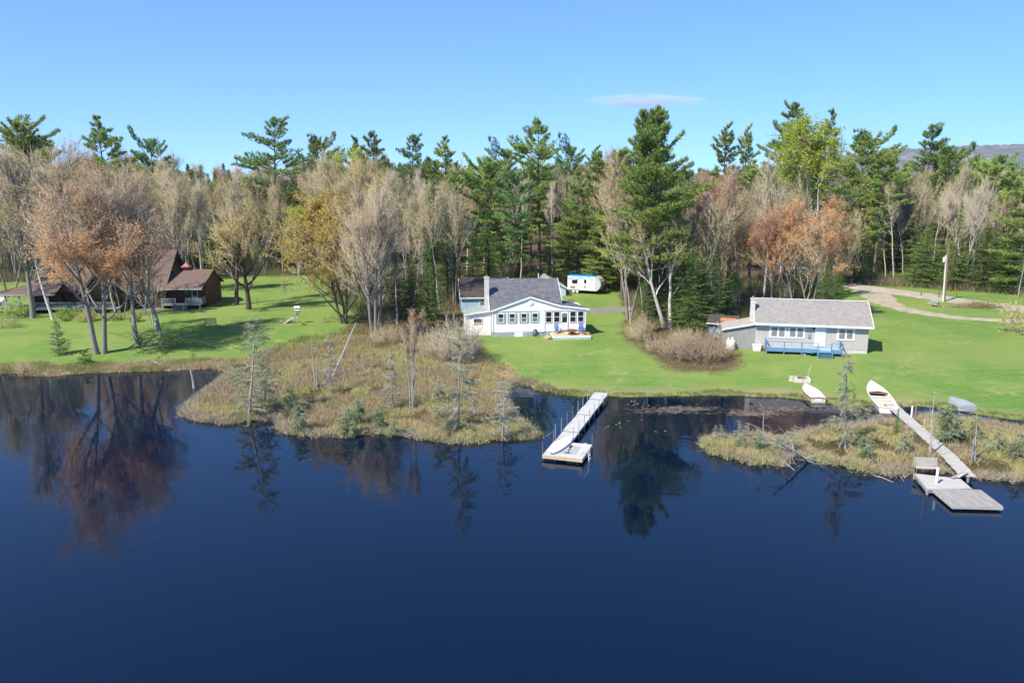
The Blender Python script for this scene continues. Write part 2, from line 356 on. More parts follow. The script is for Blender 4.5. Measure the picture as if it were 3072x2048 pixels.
def mixc(f, a, b, kind='MIX'):
    m = n.new('ShaderNodeMix'); m.data_type = 'RGBA'; m.blend_type = kind
    for sock, val in ((m.inputs['Factor'], f), (m.inputs['A'], a), (m.inputs['B'], b)):
        if hasattr(val, 'is_linked'): L.new(val, sock)
        elif isinstance(val, tuple): sock.default_value = (*val, 1)
        else: sock.default_value = val
    return m.outputs['Result']
mpn = n.new('ShaderNodeMapping'); mpn.inputs['Rotation'].default_value = (0, 0, .5); mpn.inputs['Scale'].default_value = (.25, 1.6, 1); L.new(geo.outputs['Position'], mpn.inputs[0])
lawn = ramp(noise(.16, 5, .62), [(.42, (.06, .165, .025)), (.5, (.13, .225, .045)), (.58, (.25, .27, .09))])
lawn = mixc(.5, lawn, ramp(noise(.9, 4, .7, mpn.outputs[0]), [(.36, (.065, .165, .025)), (.62, (.21, .29, .075))]))
lawn = mixc(.45, lawn, ramp(noise(7, 3, .8), [(.34, (.045, .11, .018)), (.66, (.225, .32, .09))]))
spots = ramp(noise(.33, 7, .78), [(.56, (0, 0, 0)), (.66, (1, 1, 1))])
lawn = mixc(spots, lawn, (.30, .28, .12))
lawn = mixc(ramp(noise(.055, 4, .6), [(.42, (0, 0, 0)), (.62, (.7, .7, .7))]), lawn, (.215, .27, .07))
wv = n.new('ShaderNodeTexWave'); wv.inputs['Scale'].default_value = .42; wv.inputs['Distortion'].default_value = 5; wv.inputs['Detail'].default_value = 2; wv.inputs['Detail Scale'].default_value = .4
mw = n.new('ShaderNodeMapping'); mw.inputs['Rotation'].default_value = (0, 0, 1.15); L.new(geo.outputs['Position'], mw.inputs[0]); L.new(mw.outputs[0], wv.inputs['Vector'])
lawn = mixc(.10, lawn, ramp(wv.outputs['Fac'], [(.2, (.075, .18, .03)), (.8, (.19, .28, .075))]))
bogc = ramp(noise(1.1, 6, .7), [(.3, (.045, .034, .018)), (.5, (.085, .07, .03)), (.7, (.12, .10, .04))])
litc = ramp(noise(1.4, 6, .75), [(.3, (.055, .04, .025)), (.5, (.12, .085, .052)), (.72, (.08, .085, .03))])
strc = ramp(noise(1.8, 5, .7), [(.3, (.26, .20, .11)), (.6, (.34, .27, .16)), (.75, (.17, .19, .06))])
sep = n.new('ShaderNodeSeparateColor'); at = n.new('ShaderNodeAttribute'); at.attribute_name = 'zone'; L.new(at.outputs['Color'], sep.inputs[0])
c = mixc(sep.outputs[2], lawn, strc); c = mixc(sep.outputs[1], c, litc); c = mixc(sep.outputs[0], c, bogc)
L.new(c, p.inputs['Base Color'])
bm = n.new('ShaderNodeBump'); bm.inputs['Strength'].default_value = .6; bm.inputs['Distance'].default_value = .12; L.new(noise(5, 6, .75), bm.inputs['Height']); L.new(bm.outputs[0], p.inputs['Normal'])
me.materials.append(gm)
tag(link('ground', me), kind='structure')

# lake
wm = bpy.data.materials.new('lake_water'); wm.use_nodes = True
n = wm.node_tree.nodes; L = wm.node_tree.links; p = n['Principled BSDF']
p.inputs['Base Color'].default_value = (.0, .0052, .020, 1); p.inputs['Roughness'].default_value = .03; p.inputs['IOR'].default_value = 1.42
geo = n.new('ShaderNodeNewGeometry')
mpn = n.new('ShaderNodeMapping'); mpn.inputs['Scale'].default_value = (.55, 1.0, 1); L.new(geo.outputs['Position'], mpn.inputs[0])
a = noise(1.2, 3, .55, mpn.outputs[0]); b_ = noise(.09, 3, .5)
mk = n.new('ShaderNodeMapRange'); mk.inputs[1].default_value = .45; mk.inputs[2].default_value = .66; mk.inputs[3].default_value = .10; mk.inputs[4].default_value = 1; L.new(b_, mk.inputs[0])
bm = n.new('ShaderNodeBump'); bm.inputs['Distance'].default_value = .02; L.new(a, bm.inputs['Height']); L.new(mk.outputs[0], bm.inputs['Strength']); L.new(bm.outputs[0], p.inputs['Normal'])
wb = MB().add([(-900, -300, 0), (900, -300, 0), (900, 98, 0), (-900, 98, 0)], [(0, 1, 2, 3)])
tag(wb.build('lake', wm), kind='structure')

# gravel road, grass track and drive: strips draped over the ground
def strip_mesh(name, pts, width, m, lift=.035, feather=.35):
    pts = np.array(pts, float); seg = np.r_[0, np.cumsum(np.hypot(*np.diff(pts, axis=0).T))]
    t = np.arange(0, seg[-1], .8); cx = np.interp(t, seg, pts[:, 0]); cy = np.interp(t, seg, pts[:, 1])
    k = np.ones(9) / 9; cx2 = np.convolve(np.pad(cx, 4, mode='edge'), k, 'valid'); cy2 = np.convolve(np.pad(cy, 4, mode='edge'), k, 'valid')
    dx = np.gradient(cx2); dy = np.gradient(cy2); q = np.hypot(dx, dy) + 1e-9; nxn, nyn = -dy / q, dx / q
    cols = 7; off = np.linspace(-.5, .5, cols); rs = np.random.RandomState(4)
    wv = width if np.isscalar(width) else np.interp(t, seg, width)
    V = []
    for i, o in enumerate(off):
        w = wv * o + (rs.uniform(-feather, feather, len(t)) if i in (0, cols - 1) else 0)
        V.append(np.stack([cx2 + nxn * w, cy2 + nyn * w], 1))
    V = np.stack(V, 1).reshape(-1, 2); z = terrain(V) + np.where(np.tile(np.arange(cols) % (cols - 1) == 0, len(t)), .004, lift)
    ix = np.arange(len(t) * cols).reshape(len(t), cols)
    F = np.stack([ix[:-1, :-1].ravel(), ix[:-1, 1:].ravel(), ix[1:, 1:].ravel(), ix[1:, :-1].ravel()], 1)[:, ::-1]
    return tag(link(name, np_mesh(name, np.c_[V, z], F, [m], smooth=True)), kind='structure')
M_gravel = mat('road_gravel', (.50, .445, .375), (.37, .32, .265), .6, .95, .4, 8, c3=(.35, .30, .245))
M_track = mat('worn_track', (.40, .345, .28), (.25, .24, .13), .9, .95, .4, 6, c3=(.36, .30, .235))
M_asph = mat('old_asphalt', (.24, .225, .22), (.18, .17, .165), 1.2, .9, .2, 8)
def gp(*uv): return [tuple(ground(a, b)[:2]) for a, b in uv]
strip_mesh('road', gp((2380, 842), (2520, 853), (2600, 862), (2700, 877), (2800, 891), (2900, 905), (3072, 928), (3400, 965)), 5.6, M_gravel)
strip_mesh('track', gp((2592, 868), (2625, 884), (2655, 908), (2710, 928), (2800, 945), (2900, 956), (3072, 965), (3400, 975)), [6, 5, 3.6, 2.8, 2.5, 2.4, 2.4, 2.4], M_track)
strip_mesh('drive', gp((1740, 934), (1790, 932), (1840, 929), (1900, 924), (2000, 914), (2150, 896), (2300, 872), (2480, 852)), [4.4, 4.4, 3.6, 2.6, 2.6, 2.6, 2.6, 2.6], M_asph)

# far hill on the right
hm = mat('hazed_leafless_hillside', (.25, .19, .235), (.17, .145, .175), .012, .95, 0, c3=(.085, .12, .11), detail=9, noisepos=(.38, .62))  # purple-grey of leafless trees, lightened so the colour carries part of the haze
hx = np.linspace(200, 2600, 260); hy = np.linspace(1750, 3300, 90); HX, HY = np.meshgrid(hx, hy)
prof = np.interp(HX, [200, 600, 830, 1000, 1150, 1400, 1600, 2600], [8, 30, 66, 94, 112, 126, 128, 110])
bump = np.exp(-((HY - 2500) / 420) ** 2)
HZ = prof * bump * (1 + .07 * (vnoise(HX, HY, .006, 4) - .5)) + (vnoise(HX, HY, .09, 6) + vnoise(HX, HY, .2, 7) - 1) * 5.5 * bump - 3
ix = np.arange(HX.size).reshape(HX.shape)
F = np.stack([ix[:-1, :-1].ravel(), ix[:-1, 1:].ravel(), ix[1:, 1:].ravel(), ix[1:, :-1].ravel()], 1)
tag(link('hill', np_mesh('hill', np.stack([HX.ravel(), HY.ravel(), HZ.ravel()], 1), F, [hm])), kind='structure')

# one thin wisp of cloud: a lens of vapour far above the wood
cm = bpy.data.materials.new('cloud_vapour'); cm.use_nodes = True
n = cm.node_tree.nodes; L = cm.node_tree.links; n.remove(n['Principled BSDF'])
pv = n.new('ShaderNodeVolumePrincipled'); pv.inputs['Color'].default_value = (.88, .97, 1, 1); pv.inputs['Anisotropy'].default_value = -0.35
tc = n.new('ShaderNodeTexCoord'); gr = n.new('ShaderNodeTexGradient'); gr.gradient_type = 'SPHERICAL'; L.new(tc.outputs['Object'], gr.inputs[0])
no = n.new('ShaderNodeTexNoise'); no.inputs['Scale'].default_value = 2.4; no.inputs['Detail'].default_value = 5; L.new(tc.outputs['Object'], no.inputs['Vector'])
mr = n.new('ShaderNodeMapRange'); mr.inputs[1].default_value = .38; mr.inputs[2].default_value = .62; L.new(no.outputs['Fac'], mr.inputs[0])
mu = n.new('ShaderNodeMath'); mu.operation = 'MULTIPLY'; L.new(gr.outputs['Fac'], mu.inputs[0]); L.new(mr.outputs[0], mu.inputs[1])
m2 = n.new('ShaderNodeMath'); m2.operation = 'MULTIPLY'; m2.inputs[1].default_value = .019; L.new(mu.outputs[0], m2.inputs[0]); L.new(m2.outputs[0], pv.inputs['Density'])
L.new(pv.outputs[0], n['Material Output'].inputs['Volume'])
cb = MB().lathe([(.02, -1), (.5, -.86), (.87, -.5), (1, 0), (.87, .5), (.5, .86), (.02, 1)], 24)
co = cb.build('cloud', cm); cp_ = at_y(1935, 303, 5200); co.location = cp_; co.scale = (430, 200, 46); tag(co, kind='structure')

# the air itself
hb_ = MB().box(-2900, 2900, -900, 3400, -4, 190)
zm = bpy.data.materials.new('thin_haze'); zm.use_nodes = True; n = zm.node_tree.nodes; L = zm.node_tree.links; n.remove(n['Principled BSDF'])
pv = n.new('ShaderNodeVolumePrincipled'); pv.inputs['Color'].default_value = (.86, .92, 1, 1); pv.inputs['Density'].default_value = .00006; pv.inputs['Anisotropy'].default_value = 0.2
L.new(pv.outputs[0], n['Material Output'].inputs['Volume'])
tag(hb_.build('haze', zm), kind='stuff')
# ------------------------------------------------------------------ building helpers (local frame: x along the front, y away from the lake)
def siding(mb, xs, z0, z1, y, pitch=.14, lip=.022, mi=0):
    """lapped boards facing -y; xs(z) gives the left and right end of the wall at a height"""
    z = z0
    while z < z1 - .01:
        t = min(z + pitch, z1); a = xs(z + .001); b = xs(t)
        if a[1] - a[0] > .02:
            mb.add([(a[0], y - lip, z), (a[1], y - lip, z), (b[1], y - .002, t), (b[0], y - .002, t)], [(0, 1, 2, 3)], mi)
            mb.add([(a[0], y, z), (a[1], y, z), (a[1], y - lip, z), (a[0], y - lip, z)], [(0, 1, 2, 3)], mi)
        z += pitch
    return mb
def window(parent, x, z, w, h, y, fr=.075, cols=1, rows=2, panes=None, fm=None, name='window', gm=None, dep=.07, mid=.05):
    """frame with bars as the part, each sash's glass as a sub-part; the outer face stands dep in front of y"""
    fm = fm or M_trim; mb = MB(); y0, y1 = y - dep, y - .004
    mb.box(x, x + w, y0, y1, z, z + fr).box(x, x + w, y0, y1, z + h - fr, z + h).box(x, x + fr, y0, y1, z + fr, z + h - fr).box(x + w - fr, x + w, y0, y1, z + fr, z + h - fr)
    iw, ih = w - 2 * fr, h - 2 * fr
    for r in range(1, rows): zc = z + fr + ih * r / rows; mb.box(x + fr, x + w - fr, y0 + .012, y1, zc - mid / 2, zc + mid / 2)
    for c in range(1, cols): xc = x + fr + iw * c / cols; mb.box(xc - mid / 2, xc + mid / 2, y0 + .006, y1, z + fr, z + h - fr)
    f = mb.build(name, fm, parent)
    gms = panes or [gm or M_glass] * rows
    for r in range(rows):
        a, b = z + fr + ih * r / rows, z + fr + ih * (r + 1) / rows
        MB().box(x + fr, x + w - fr, y - .03, y - .008, a, b).build('pane', gms[r], f)
    return f
def roof(parent, quads, m, t=.14, name='roof'):
    mb = MB()
    for q in quads: mb.slab(q, t)
    return mb.build(name, m, parent)
def rail(mb, a, b, h, n, post=.09, bal=.035, top=.05, mi=0, balusters=True):
    """railing from a to b (deck floor points)"""
    a = Vector(a); b = Vector(b); up = Vector((0, 0, h))
    mb.bar(a + up, b + up, .11, top, mi); mb.bar(a + Vector((0, 0, .12)), b + Vector((0, 0, .12)), .05, .07, mi)
    if balusters:
        for i in range(1, n): p = a.lerp(b, i / n); mb.bar(p + Vector((0, 0, .12)), p + up, bal, bal, mi)
    for p in (a, b): mb.bar(p - Vector((0, 0, .02)), p + up + Vector((0, 0, .06)), post, post, mi)
def frame_from(uvL, uvR):
    a = ground(*uvL); b = ground(*uvR); return a, math.atan2(b.y - a.y, b.x - a.x), (b - a).length
def chimney(parent, x, y, z0, z1, w, d, m, name='chimney', cap=True):
    mb = MB().box(x - w / 2, x + w / 2, y - d / 2, y + d / 2, z0, z1)
    c = mb.build(name, m, parent)
    MB().box(x - w / 2 - .04, x + w / 2 + .04, y - d / 2 - .04, y + d / 2 + .04, z1, z1 + .1).build('cap', m, c)
    MB().lathe([(.11, 0), (.11, .22), (.08, .22)], 10, (x, y, z1 + .1)).build('flue', mat('clay_flue', (.5, .22, .1), (.42, .18, .09), 4, .8), c)
    return c

# ------------------------------------------------------------------ white house
O, rz_, _ = frame_from((1477.6, 1011.7), (1690, 1006)); O.z = 1.05
HR = math.radians(6.0)
wh = thing('white_house', 'white clapboard house with dark shingle roof and a wide front gable facing the lake', 'house', O, HR)
ZF, ZE, L_, DEP, RUN, RISE = .68, 3.2, 10.9, 9.4, 4.7, 3.05
MBODY = 8.0
b = MB().box(0, 5.9, .02, 8.5, -.6, ZF).box(5.9, L_ - .02, .05, 6.0, -.6, ZF - .02)
b.build('foundation', M_conc, wh)
MB().box(2.57, 3.6, -.03, .015, .03, ZF - .06).box(2.62, 3.55, -.045, -.03, .08, ZF - .1).build('cellar_door', M_trim, wh)
wl = MB().box(0, MBODY, .03, 2 * RUN - .6, ZF, ZE).box(MBODY, L_, .03, 5.2, ZF, ZE)
siding(wl, lambda z: (0, 5.4), ZF, ZE - .02, .028)
wl.prism([(0, ZE), (MBODY, ZE), (MBODY / 2, ZE + .05 + RISE * .93)], RUN - .2, RUN + .2)
for xx in (.03, MBODY - .03): wl.add([(xx, .05, ZE - .05), (xx, 2 * RUN - .65, ZE - .05), (xx, RUN, ZE + RISE - .22)], [(0, 1, 2)])
wl.build('wall', M_vinyl, wh)
def gtop(xx): return float(np.interp(xx, [-.12, 4.4, 7.86, 11.25], [0.02, 1.55, .48, .06]))
g = MB()
def gx_(z):
    h = z - ZE
    return (float(np.interp(h, [.02, 1.55], [0.05, 4.4])), float(np.interp(-h, [-1.55, -.48, -.06], [4.4, 7.86, 11.0])))
siding(g, gx_, ZE + .05, ZE + 1.45, -.0, pitch=.13)
g.prism([(.1, ZE + .02), (10.8, ZE + .02), (7.86, ZE + .4), (4.4, ZE + 1.45)], .004, .12)
g.build('gable', M_vinyl, wh)
gt = MB()
for p, q in (((-.25, -.02), (4.4, 1.57)), ((4.4, 1.57), (7.86, .5)), ((7.86, .5), (11.32, .07))):
    gt.bar((p[0], -.13, ZE + p[1] - .05), (q[0], -.13, ZE + q[1] - .05), .06, .2)
gt.box(0, L_, -.06, .0, ZE - .1, ZE + .045).box(-.06, .1, -.045, .05, ZF, ZE - .1).box(5.4, 6.1, -.045, .03, ZF - .05, ZE - .1).box(L_ - .1, L_ + .04, -.04, .06, ZF, ZE - .1)
gt.bar((-.33, -.2, ZE - .02), (-.33, RUN, ZE + RISE), .05, .2); gt.bar((MBODY + .3, 1.2, ZE + .85), (MBODY + .3, RUN, ZE + RISE), .05, .2)
gt.build('trim', M_trim, wh)
dsl = RISE / RUN
roof(wh, [[(-.3, .06, ZE + .13), (MBODY + .28, .06, ZE + .13), (MBODY + .28, RUN, ZE + RISE + .1), (-.3, RUN, ZE + RISE + .1)],
          [(-.3, RUN, ZE + RISE + .1), (MBODY + .28, RUN, ZE + RISE + .1), (MBODY + .28, 2 * RUN + .2, ZE - .05), (-.3, 2 * RUN + .2, ZE - .05)]], M_roof1, .12)
yb = lambda h: (h - .05) / dsl
fr_ = MB()
fr_.slab([(-.3, -.14, ZE + .06), (4.4, -.14, ZE + 1.64), (4.4, yb(1.64) + .1, ZE + 1.64), (-.3, .1, ZE + .06)], .09)
fr_.slab([(4.4, -.14, ZE + 1.64), (7.86, -.14, ZE + .57), (7.86, yb(.62) + .3, ZE + .57), (4.4, yb(1.64) + .1, ZE + 1.64)], .09)
fr_.slab([(7.86, -.14, ZE + .57), (11.35, -.14, ZE + .13), (10.1, 4.6, ZE + .13), (8.15, 4.9, ZE + .5), (7.86, 1.1, ZE + .57)], .09)
fr_.build('front_roof', M_roof1, wh)
MB().lathe([(.30, 0), (.30, .05), (.24, .06)], 20).build('gable_vent', M_white, wh).matrix_local = Matrix.Translation((4.45, -.03, ZE + .88)) @ Matrix.Rotation(math.pi / 2, 4, 'X')
for xc in (.97, 2.29, 3.66, 4.96):
    w = window(wh, xc - .36, 1.78, .72, 1.1, .0, panes=[M_screen, M_glass_green])
    for sx in (-.53, .37): MB().box(xc + sx, xc + sx + .16, -.05, -.024, 1.76, 2.9).box(xc + sx + .025, xc + sx + .135, -.058, -.05, 1.83, 2.3).box(xc + sx + .025, xc + sx + .135, -.058, -.05, 2.36, 2.83).build('shutter', M_shutter, w)
for xc in (6.55, 7.5, 9.4, 10.32): window(wh, xc - .37, 1.72, .74, 1.3, .02, fr=.055)
d = MB().box(7.98, 8.84, -.045, .02, ZF + .12, 3.0).box(8.02, 8.8, -.06, -.045, ZF + .2, 1.62).build('door', M_white, wh)
MB().box(8.13, 8.69, -.056, -.047, 1.72, 2.75).build('pane', M_glass, d); MB().box(8.2, 8.62, -.062, -.057, 2.3, 2.7).build('notice', M_screen, d)
MB().box(8.055, 8.105, -.09, -.06, 1.6, 1.72).build('handle', M_steel, d)
# lean-to on the left
ll = MB().box(-3.05, -.06, 1.24, 5.2, -.4, 2.3); siding(ll, lambda z: (-3.05, -.06), .15, 2.72, 1.235)
ll.prism([(-3.05, 2.3), (-.06, 2.3), (-.06, 2.98), (-3.05, 2.55)], 1.24, 5.2)
lt = ll.build('lean_to', M_vinyl, wh)
MB().slab([(-3.25, 1.0, 2.68), (.0, 1.0, 3.12), (.0, 5.3, 3.12), (-3.25, 5.3, 2.68)], .1).build('lean_to_roof', M_rooftar, wh)
MB().bar((-3.25, .985, 2.6), (-.02, .985, 3.04), .03, .2).box(-3.12, -2.98, 1.19, 1.25, 0, 2.55).build('lean_to_trim', M_trim, wh)
window(wh, -2.15, 1.55, 1.05, .62, 1.2, rows=1, gm=mat('red_curtain_glass', (.16, .05, .02), (.10, .04, .02), 4, .2))
chimney(wh, -.48, 2.3, 3.05, 6.75, .52, .62, M_brickw)
MB().tube([(6.2, 6.3, 5.2), (6.2, 6.3, 6.75)], .06, 8).build('vent_pipe', M_white, wh)

# dark-roofed garage behind it on the left
def small_gable(name, label, O, rz, w, d, h, rise, wm, rm, trim=M_trim, over=.25, front='eave', cat='shed'):
    t = thing(name, label, cat, O, rz); mb = MB().box(0, w, 0, d, -.5, h)
    if front == 'eave':
        mb.add([(0, 0, h), (0, d, h), (0, d / 2, h + rise)], [(0, 1, 2)]).add([(w, 0, h), (w, d, h), (w, d / 2, h + rise)], [(0, 1, 2)])
        siding(mb, lambda z: (0, w), 0, h, -.003)
        mb.build('wall', wm, t); s = rise / (d / 2)
        roof(t, [[(-over, -over, h - s * over + .08), (w + over, -over, h - s * over + .08), (w + over, d / 2, h + rise + .08), (-over, d / 2, h + rise + .08)],
                 [(-over, d / 2, h + rise + .08), (w + over, d / 2, h + rise + .08), (w + over, d + over, h - s * over + .08), (-over, d + over, h - s * over + .08)]], rm, .1)
        tr = MB().bar((-over, -over - .02, h - s * over), (w + over, -over - .02, h - s * over), .04, .16)
        for xx in (-over - .02, w + over + .02): tr.bar((xx, -over, h - s * over), (xx, d / 2, h + rise), .04, .18); tr.bar((xx, d / 2, h + rise), (xx, d + over, h - s * over), .04, .18)
        tr.build('trim', trim, t)
    else:
        mb.add([(0, .0, h), (w, .0, h), (w / 2, .0, h + rise)], [(0, 1, 2)]).add([(0, d, h), (w, d, h), (w / 2, d, h + rise)], [(0, 1, 2)])
        siding(mb, lambda z: (0, w) if z < h else ((z - h) / rise * w / 2, w - (z - h) / rise * w / 2), 0, h + rise, -.003)
        mb.build('wall', wm, t); s = rise / (w / 2)
        roof(t, [[(-over, -over, h - s * over + .08), (w / 2, -over, h + rise + .08), (w / 2, d + over, h + rise + .08), (-over, d + over, h - s * over + .08)],
                 [(w / 2, -over, h + rise + .08), (w + over, -over, h - s * over + .08), (w + over, d + over, h - s * over + .08), (w / 2, d + over, h + rise + .08)]], rm, .1)
        MB().bar((-over, -over - .02, h - s * over), (w / 2, -over - .02, h + rise), .04, .16).bar((w / 2, -over - .02, h + rise), (w + over, -over - .02, h - s * over), .04, .16).build('trim', trim, t)
    return t
gp_ = at_y(1385, 935, 107); gz = tz(gp_[0], 107)
ga_ = small_gable('garage', 'pale blue garage with a shade-darkened brown roof behind the white house chimney', (gp_[0], 107, gz - .4), HR, 6.4, 7.0, 2.55, 2.15, M_bluewall, M_roof4, cat='garage')
w_ = window(ga_, 2.45, .85, .95, 1.25, -.02, fr=.06, rows=5, mid=.05)
sp_ = at_y(1641, 880, 121); sz = tz(sp_[0], 121)
small_gable('shed', 'pale blue shed with a grey gabled roof peeping over the white house ridge', (sp_[0] - 2.9, 121, .7), HR * .5, 5.8, 5, 2.15, 1.65, mat('sky_blue_siding', (.50, .60, .68), (.44, .54, .62), 2, .6), M_roof2, front='gable')

# timber deck in front of the sun room
dk = thing('timber_deck', 'low new timber deck with white lattice skirt in front of the white house', 'deck', wh.matrix_basis @ Vector((6.75, -2.35, 0)), HR)
DW, DD, DH = 4.35, 2.3, .58
f = MB(); nb = 16
for i in range(nb): f.box(0, DW, i * DD / nb, (i + .93) * DD / nb, DH - .04, DH)
f.build('floor', M_newwood, dk)
MB().box(0, DW, -.03, .0, DH - .26, DH - .045).box(-.03, 0, 0, DD, DH - .26, DH - .045).box(DW, DW + .03, 0, DD, DH - .26, DH - .045).build('rim', M_white, dk)
lat = MB()
for i in range(int(DW / .11) + 3):
    for s_ in (1, -1):
        x0 = i * .11 - .2; a = Vector((x0 if s_ > 0 else x0 + .3, -.012 - .004 * s_, -.02)); bq = a + Vector((.3 * s_, 0, .32))
        if min(a.x, bq.x) > 0 and max(a.x, bq.x) < DW: lat.bar(a, bq, .012, .03)
for xx in (.03, 1.45, 2.9, DW - .04): lat.box(xx - .03, xx + .03, -.03, .0, -.05, DH - .27)
lat.box(0, DW, -.026, -.004, -.06, 0).build('lattice', M_white, dk)
def on_deck(x, y): return dk.matrix_basis @ Vector((x, y, DH))
def adirondack(x, y, rz, m, label):
    t = thing('garden_chair', label, 'chair', on_deck(x, y), HR + rz, 'plastic chairs on the timber deck')
    s = MB()
    for i in range(5): s.bar((-.26, -.28 + i * .1, .34 - i * .025), (.26, -.28 + i * .1, .34 - i * .025), .085, .02)
    s.build('seat', m, t)
    bk = MB()
    for i in range(5): bk.bar((-.2 + i * .1, .2, .22), (-.23 + i * .115, .48, 1.0 + .05 * (2 - abs(i - 2))), .085, .02)
    bk.bar((-.26, .34, .6), (.26, .34, .6), .03, .06).build('backrest', m, t)
    for sx in (-.31, .31):
        MB().bar((sx, -.34, .55), (sx, .4, .55), .1, .025).build('armrest', m, t)
        MB().bar((sx * .95, -.3, 0), (sx * .95, -.3, .54), .03, .09).build('leg', m, t)
        MB().bar((sx * .9, .42, 0), (sx * .9, -.2, .3), .03, .09).build('leg', m, t)
adirondack(.75, 1.5, .25, M_blue2, 'faded light blue plastic chair, left one on the timber deck')
adirondack(3.5, 1.55, -.2, M_blue, 'deep blue plastic chair, right one on the timber deck')
fp = thing('fire_bowl', 'rust brown fire bowl table on a ring base between the blue chairs', 'fire bowl', on_deck(2.3, .75), 0)
MB().lathe([(.62, .46), (.66, .48), (.66, .52), (.45, .52), (.45, .47)], 20).build('rim', M_brownwood, fp)
MB().lathe([(.1, .2), (.36, .3), (.44, .47), (.40, .47), (.3, .34)], 18).build('bowl', M_rust, fp)
MB().lathe([(.48, .06), (.52, .08), (.48, .1), (.44, .08), (.48, .06)], 18).build('base_ring', M_brownwood, fp)
for k in range(4): a = k * math.pi / 2 + .5; MB().tube([(.46 * math.cos(a), .46 * math.sin(a), 0), (.4 * math.cos(a), .4 * math.sin(a), .47)], .025, 6).build('leg', M_brownwood, fp)
rng = random.Random(5)
fw = thing('firewood_pile', 'small heap of split firewood on the right end of the timber deck', 'firewood', on_deck(3.85, .4), 0)
for k in range(9):
    a = rng.uniform(-.5, .5); cx, cy, cz = rng.uniform(-.3, .3), rng.uniform(-.15, .15), .06 + .09 * (k // 4)
    MB().tube([(cx - .22 * math.cos(a), cy - .22 * math.sin(a), cz), (cx + .22 * math.cos(a), cy + .22 * math.sin(a), cz + .02)], .055, 5).build('log', mat('split_wood', (.45, .26, .16), (.36, .2, .12), 5, .8), fw)
stp = thing('wooden_steps', 'loose new timber step boards leaning at the left end of the timber deck', 'steps', wh.matrix_basis @ Vector((6.3, -1.5, 0)), HR + .1)
for k, (x0, z0) in enumerate(((.0, .36), (-.25, .2), (-.5, .05))): MB().box(x0 - .15, x0 + .16, -.55, .55, z0, z0 + .04).build('tread', M_newwood, stp)
for yy in (-.5, .5): MB().bar((.15, yy, .36), (-.68, yy, 0), .04, .16).build('stringer', M_newwood, stp)
hz = thing('garden_hose', 'green garden hose coiled on the foundation wall of the white house', 'hose', wh.matrix_basis @ Vector((4.98, -.16, .5)), HR)
h = MB(); rng = random.Random(2)
for k in range(6):
    r1 = .28 + .02 * k; oy = rng.uniform(-.06, .06)
    h.tube([(r1 * .78 * math.cos(t) + rng.uniform(-.01, .01), oy, r1 * 1.25 * math.sin(t) + rng.uniform(-.01, .01)) for t in np.linspace(0, 2 * math.pi, 22)], .022, 5, cap=False)
h.build('coil', M_green, hz); MB().box(-.05, .05, .02, .14, .16, .34).build('bracket', M_steel, hz)

# travel trailer
p = at_y(1702, 886, 124.5); tr = thing('travel_trailer', 'cream travel trailer with a blue tarp over its roof parked under the pines', 'trailer', (p[0], 124.5, tz(p[0], 124.5)), math.radians(-24))
prof = [(0, .55), (4.7, .55), (5.15, .85), (5.45, 1.4), (5.4, 1.95), (5.1, 2.4), (4.55, 2.68), (0.1, 2.68), (0, 2.5)]
MB().prism([(0, .55), (4.6, .55), (4.6, 2.68), (.1, 2.68), (0, 2.5)], 0, 2.2).build('body', M_rv, tr)
MB().prism([(4.46, .5), (4.72, .52), (5.17, .85), (5.47, 1.4), (5.42, 1.95), (5.12, 2.4), (4.57, 2.7), (4.46, 2.7)], -.015, 2.215).build('front_cap', M_rvcap, tr)
MB().box(.75, 1.65, -.025, 0, 1.55, 2.15).build('window', M_glass, tr)
dr = MB().box(2.65, 3.35, -.035, 0, .62, 2.5).build('door', M_rv, tr)
MB().box(2.75, 3.12, -.045, -.035, 1.65, 2.25).build('pane', M_glass, dr); MB().box(2.75, 3.12, -.045, -.035, .95, 1.25).build('vent', M_greyp, dr)
MB().bar((.85, -.012, 1.42), (2.0, -.012, 1.15), .02, .07).bar((.5, -.012, .98), (1.3, -.012, .98), .02, .32).build('stripe', M_greyp, tr)
tm = MB(); rng = random.Random(8); nxq, nyq = 26, 8; vs = []
for i in range(nxq + 1):
    for j in range(nyq + 1):
        u_, v_ = i / nxq * 4.3 - .04, j / nyq; e = abs(v_ - .5) * 2; y_ = -.06 + v_ * 2.32
        sag = .36 * max(0, (e - .86) / .14) * (1 + .5 * math.sin(u_ * 5)) if e > .86 else 0
        vs.append((u_, y_, 2.74 + .07 * (1 - e) + rng.uniform(-.025, .025) - sag))
tm.add(vs, [(i * (nyq + 1) + j, (i + 1) * (nyq + 1) + j, (i + 1) * (nyq + 1) + j + 1, i * (nyq + 1) + j + 1) for i in range(nxq) for j in range(nyq)])
tt = tm.build('tarpaulin', M_tarp, None, True); tt.matrix_basis = tr.matrix_basis.copy(); tag(tt, 'bright blue crumpled tarpaulin draped over the roof of the travel trailer', 'tarp')
for xw in (1.0, 1.62):
    wq = MB().tube([(xw, -.01, .34), (xw, .2, .34)], .34, 18).build('wheel', M_tire, tr)
    MB().tube([(xw, -.025, .34), (xw, .0, .34)], .22, 16).build('rim', M_white, wq)
MB().bar((.3, 1.1, .5), (5.0, 1.1, .5), 1.6, .1).bar((4.6, .5, .5), (6.5, 1.1, .5), .08, .1).bar((4.6, 1.7, .5), (6.5, 1.1, .5), .08, .1).tube([(6.3, 1.1, 0), (6.3, 1.1, .65)], .05, 8).build('hitch', M_black, tr)
for yy in (.85, 1.35): MB().lathe([(.1, 0), (.15, .06), (.15, .42), (.06, .52)], 12, (5.65, yy, .54)).build('gas_bottle', M_black, tr)

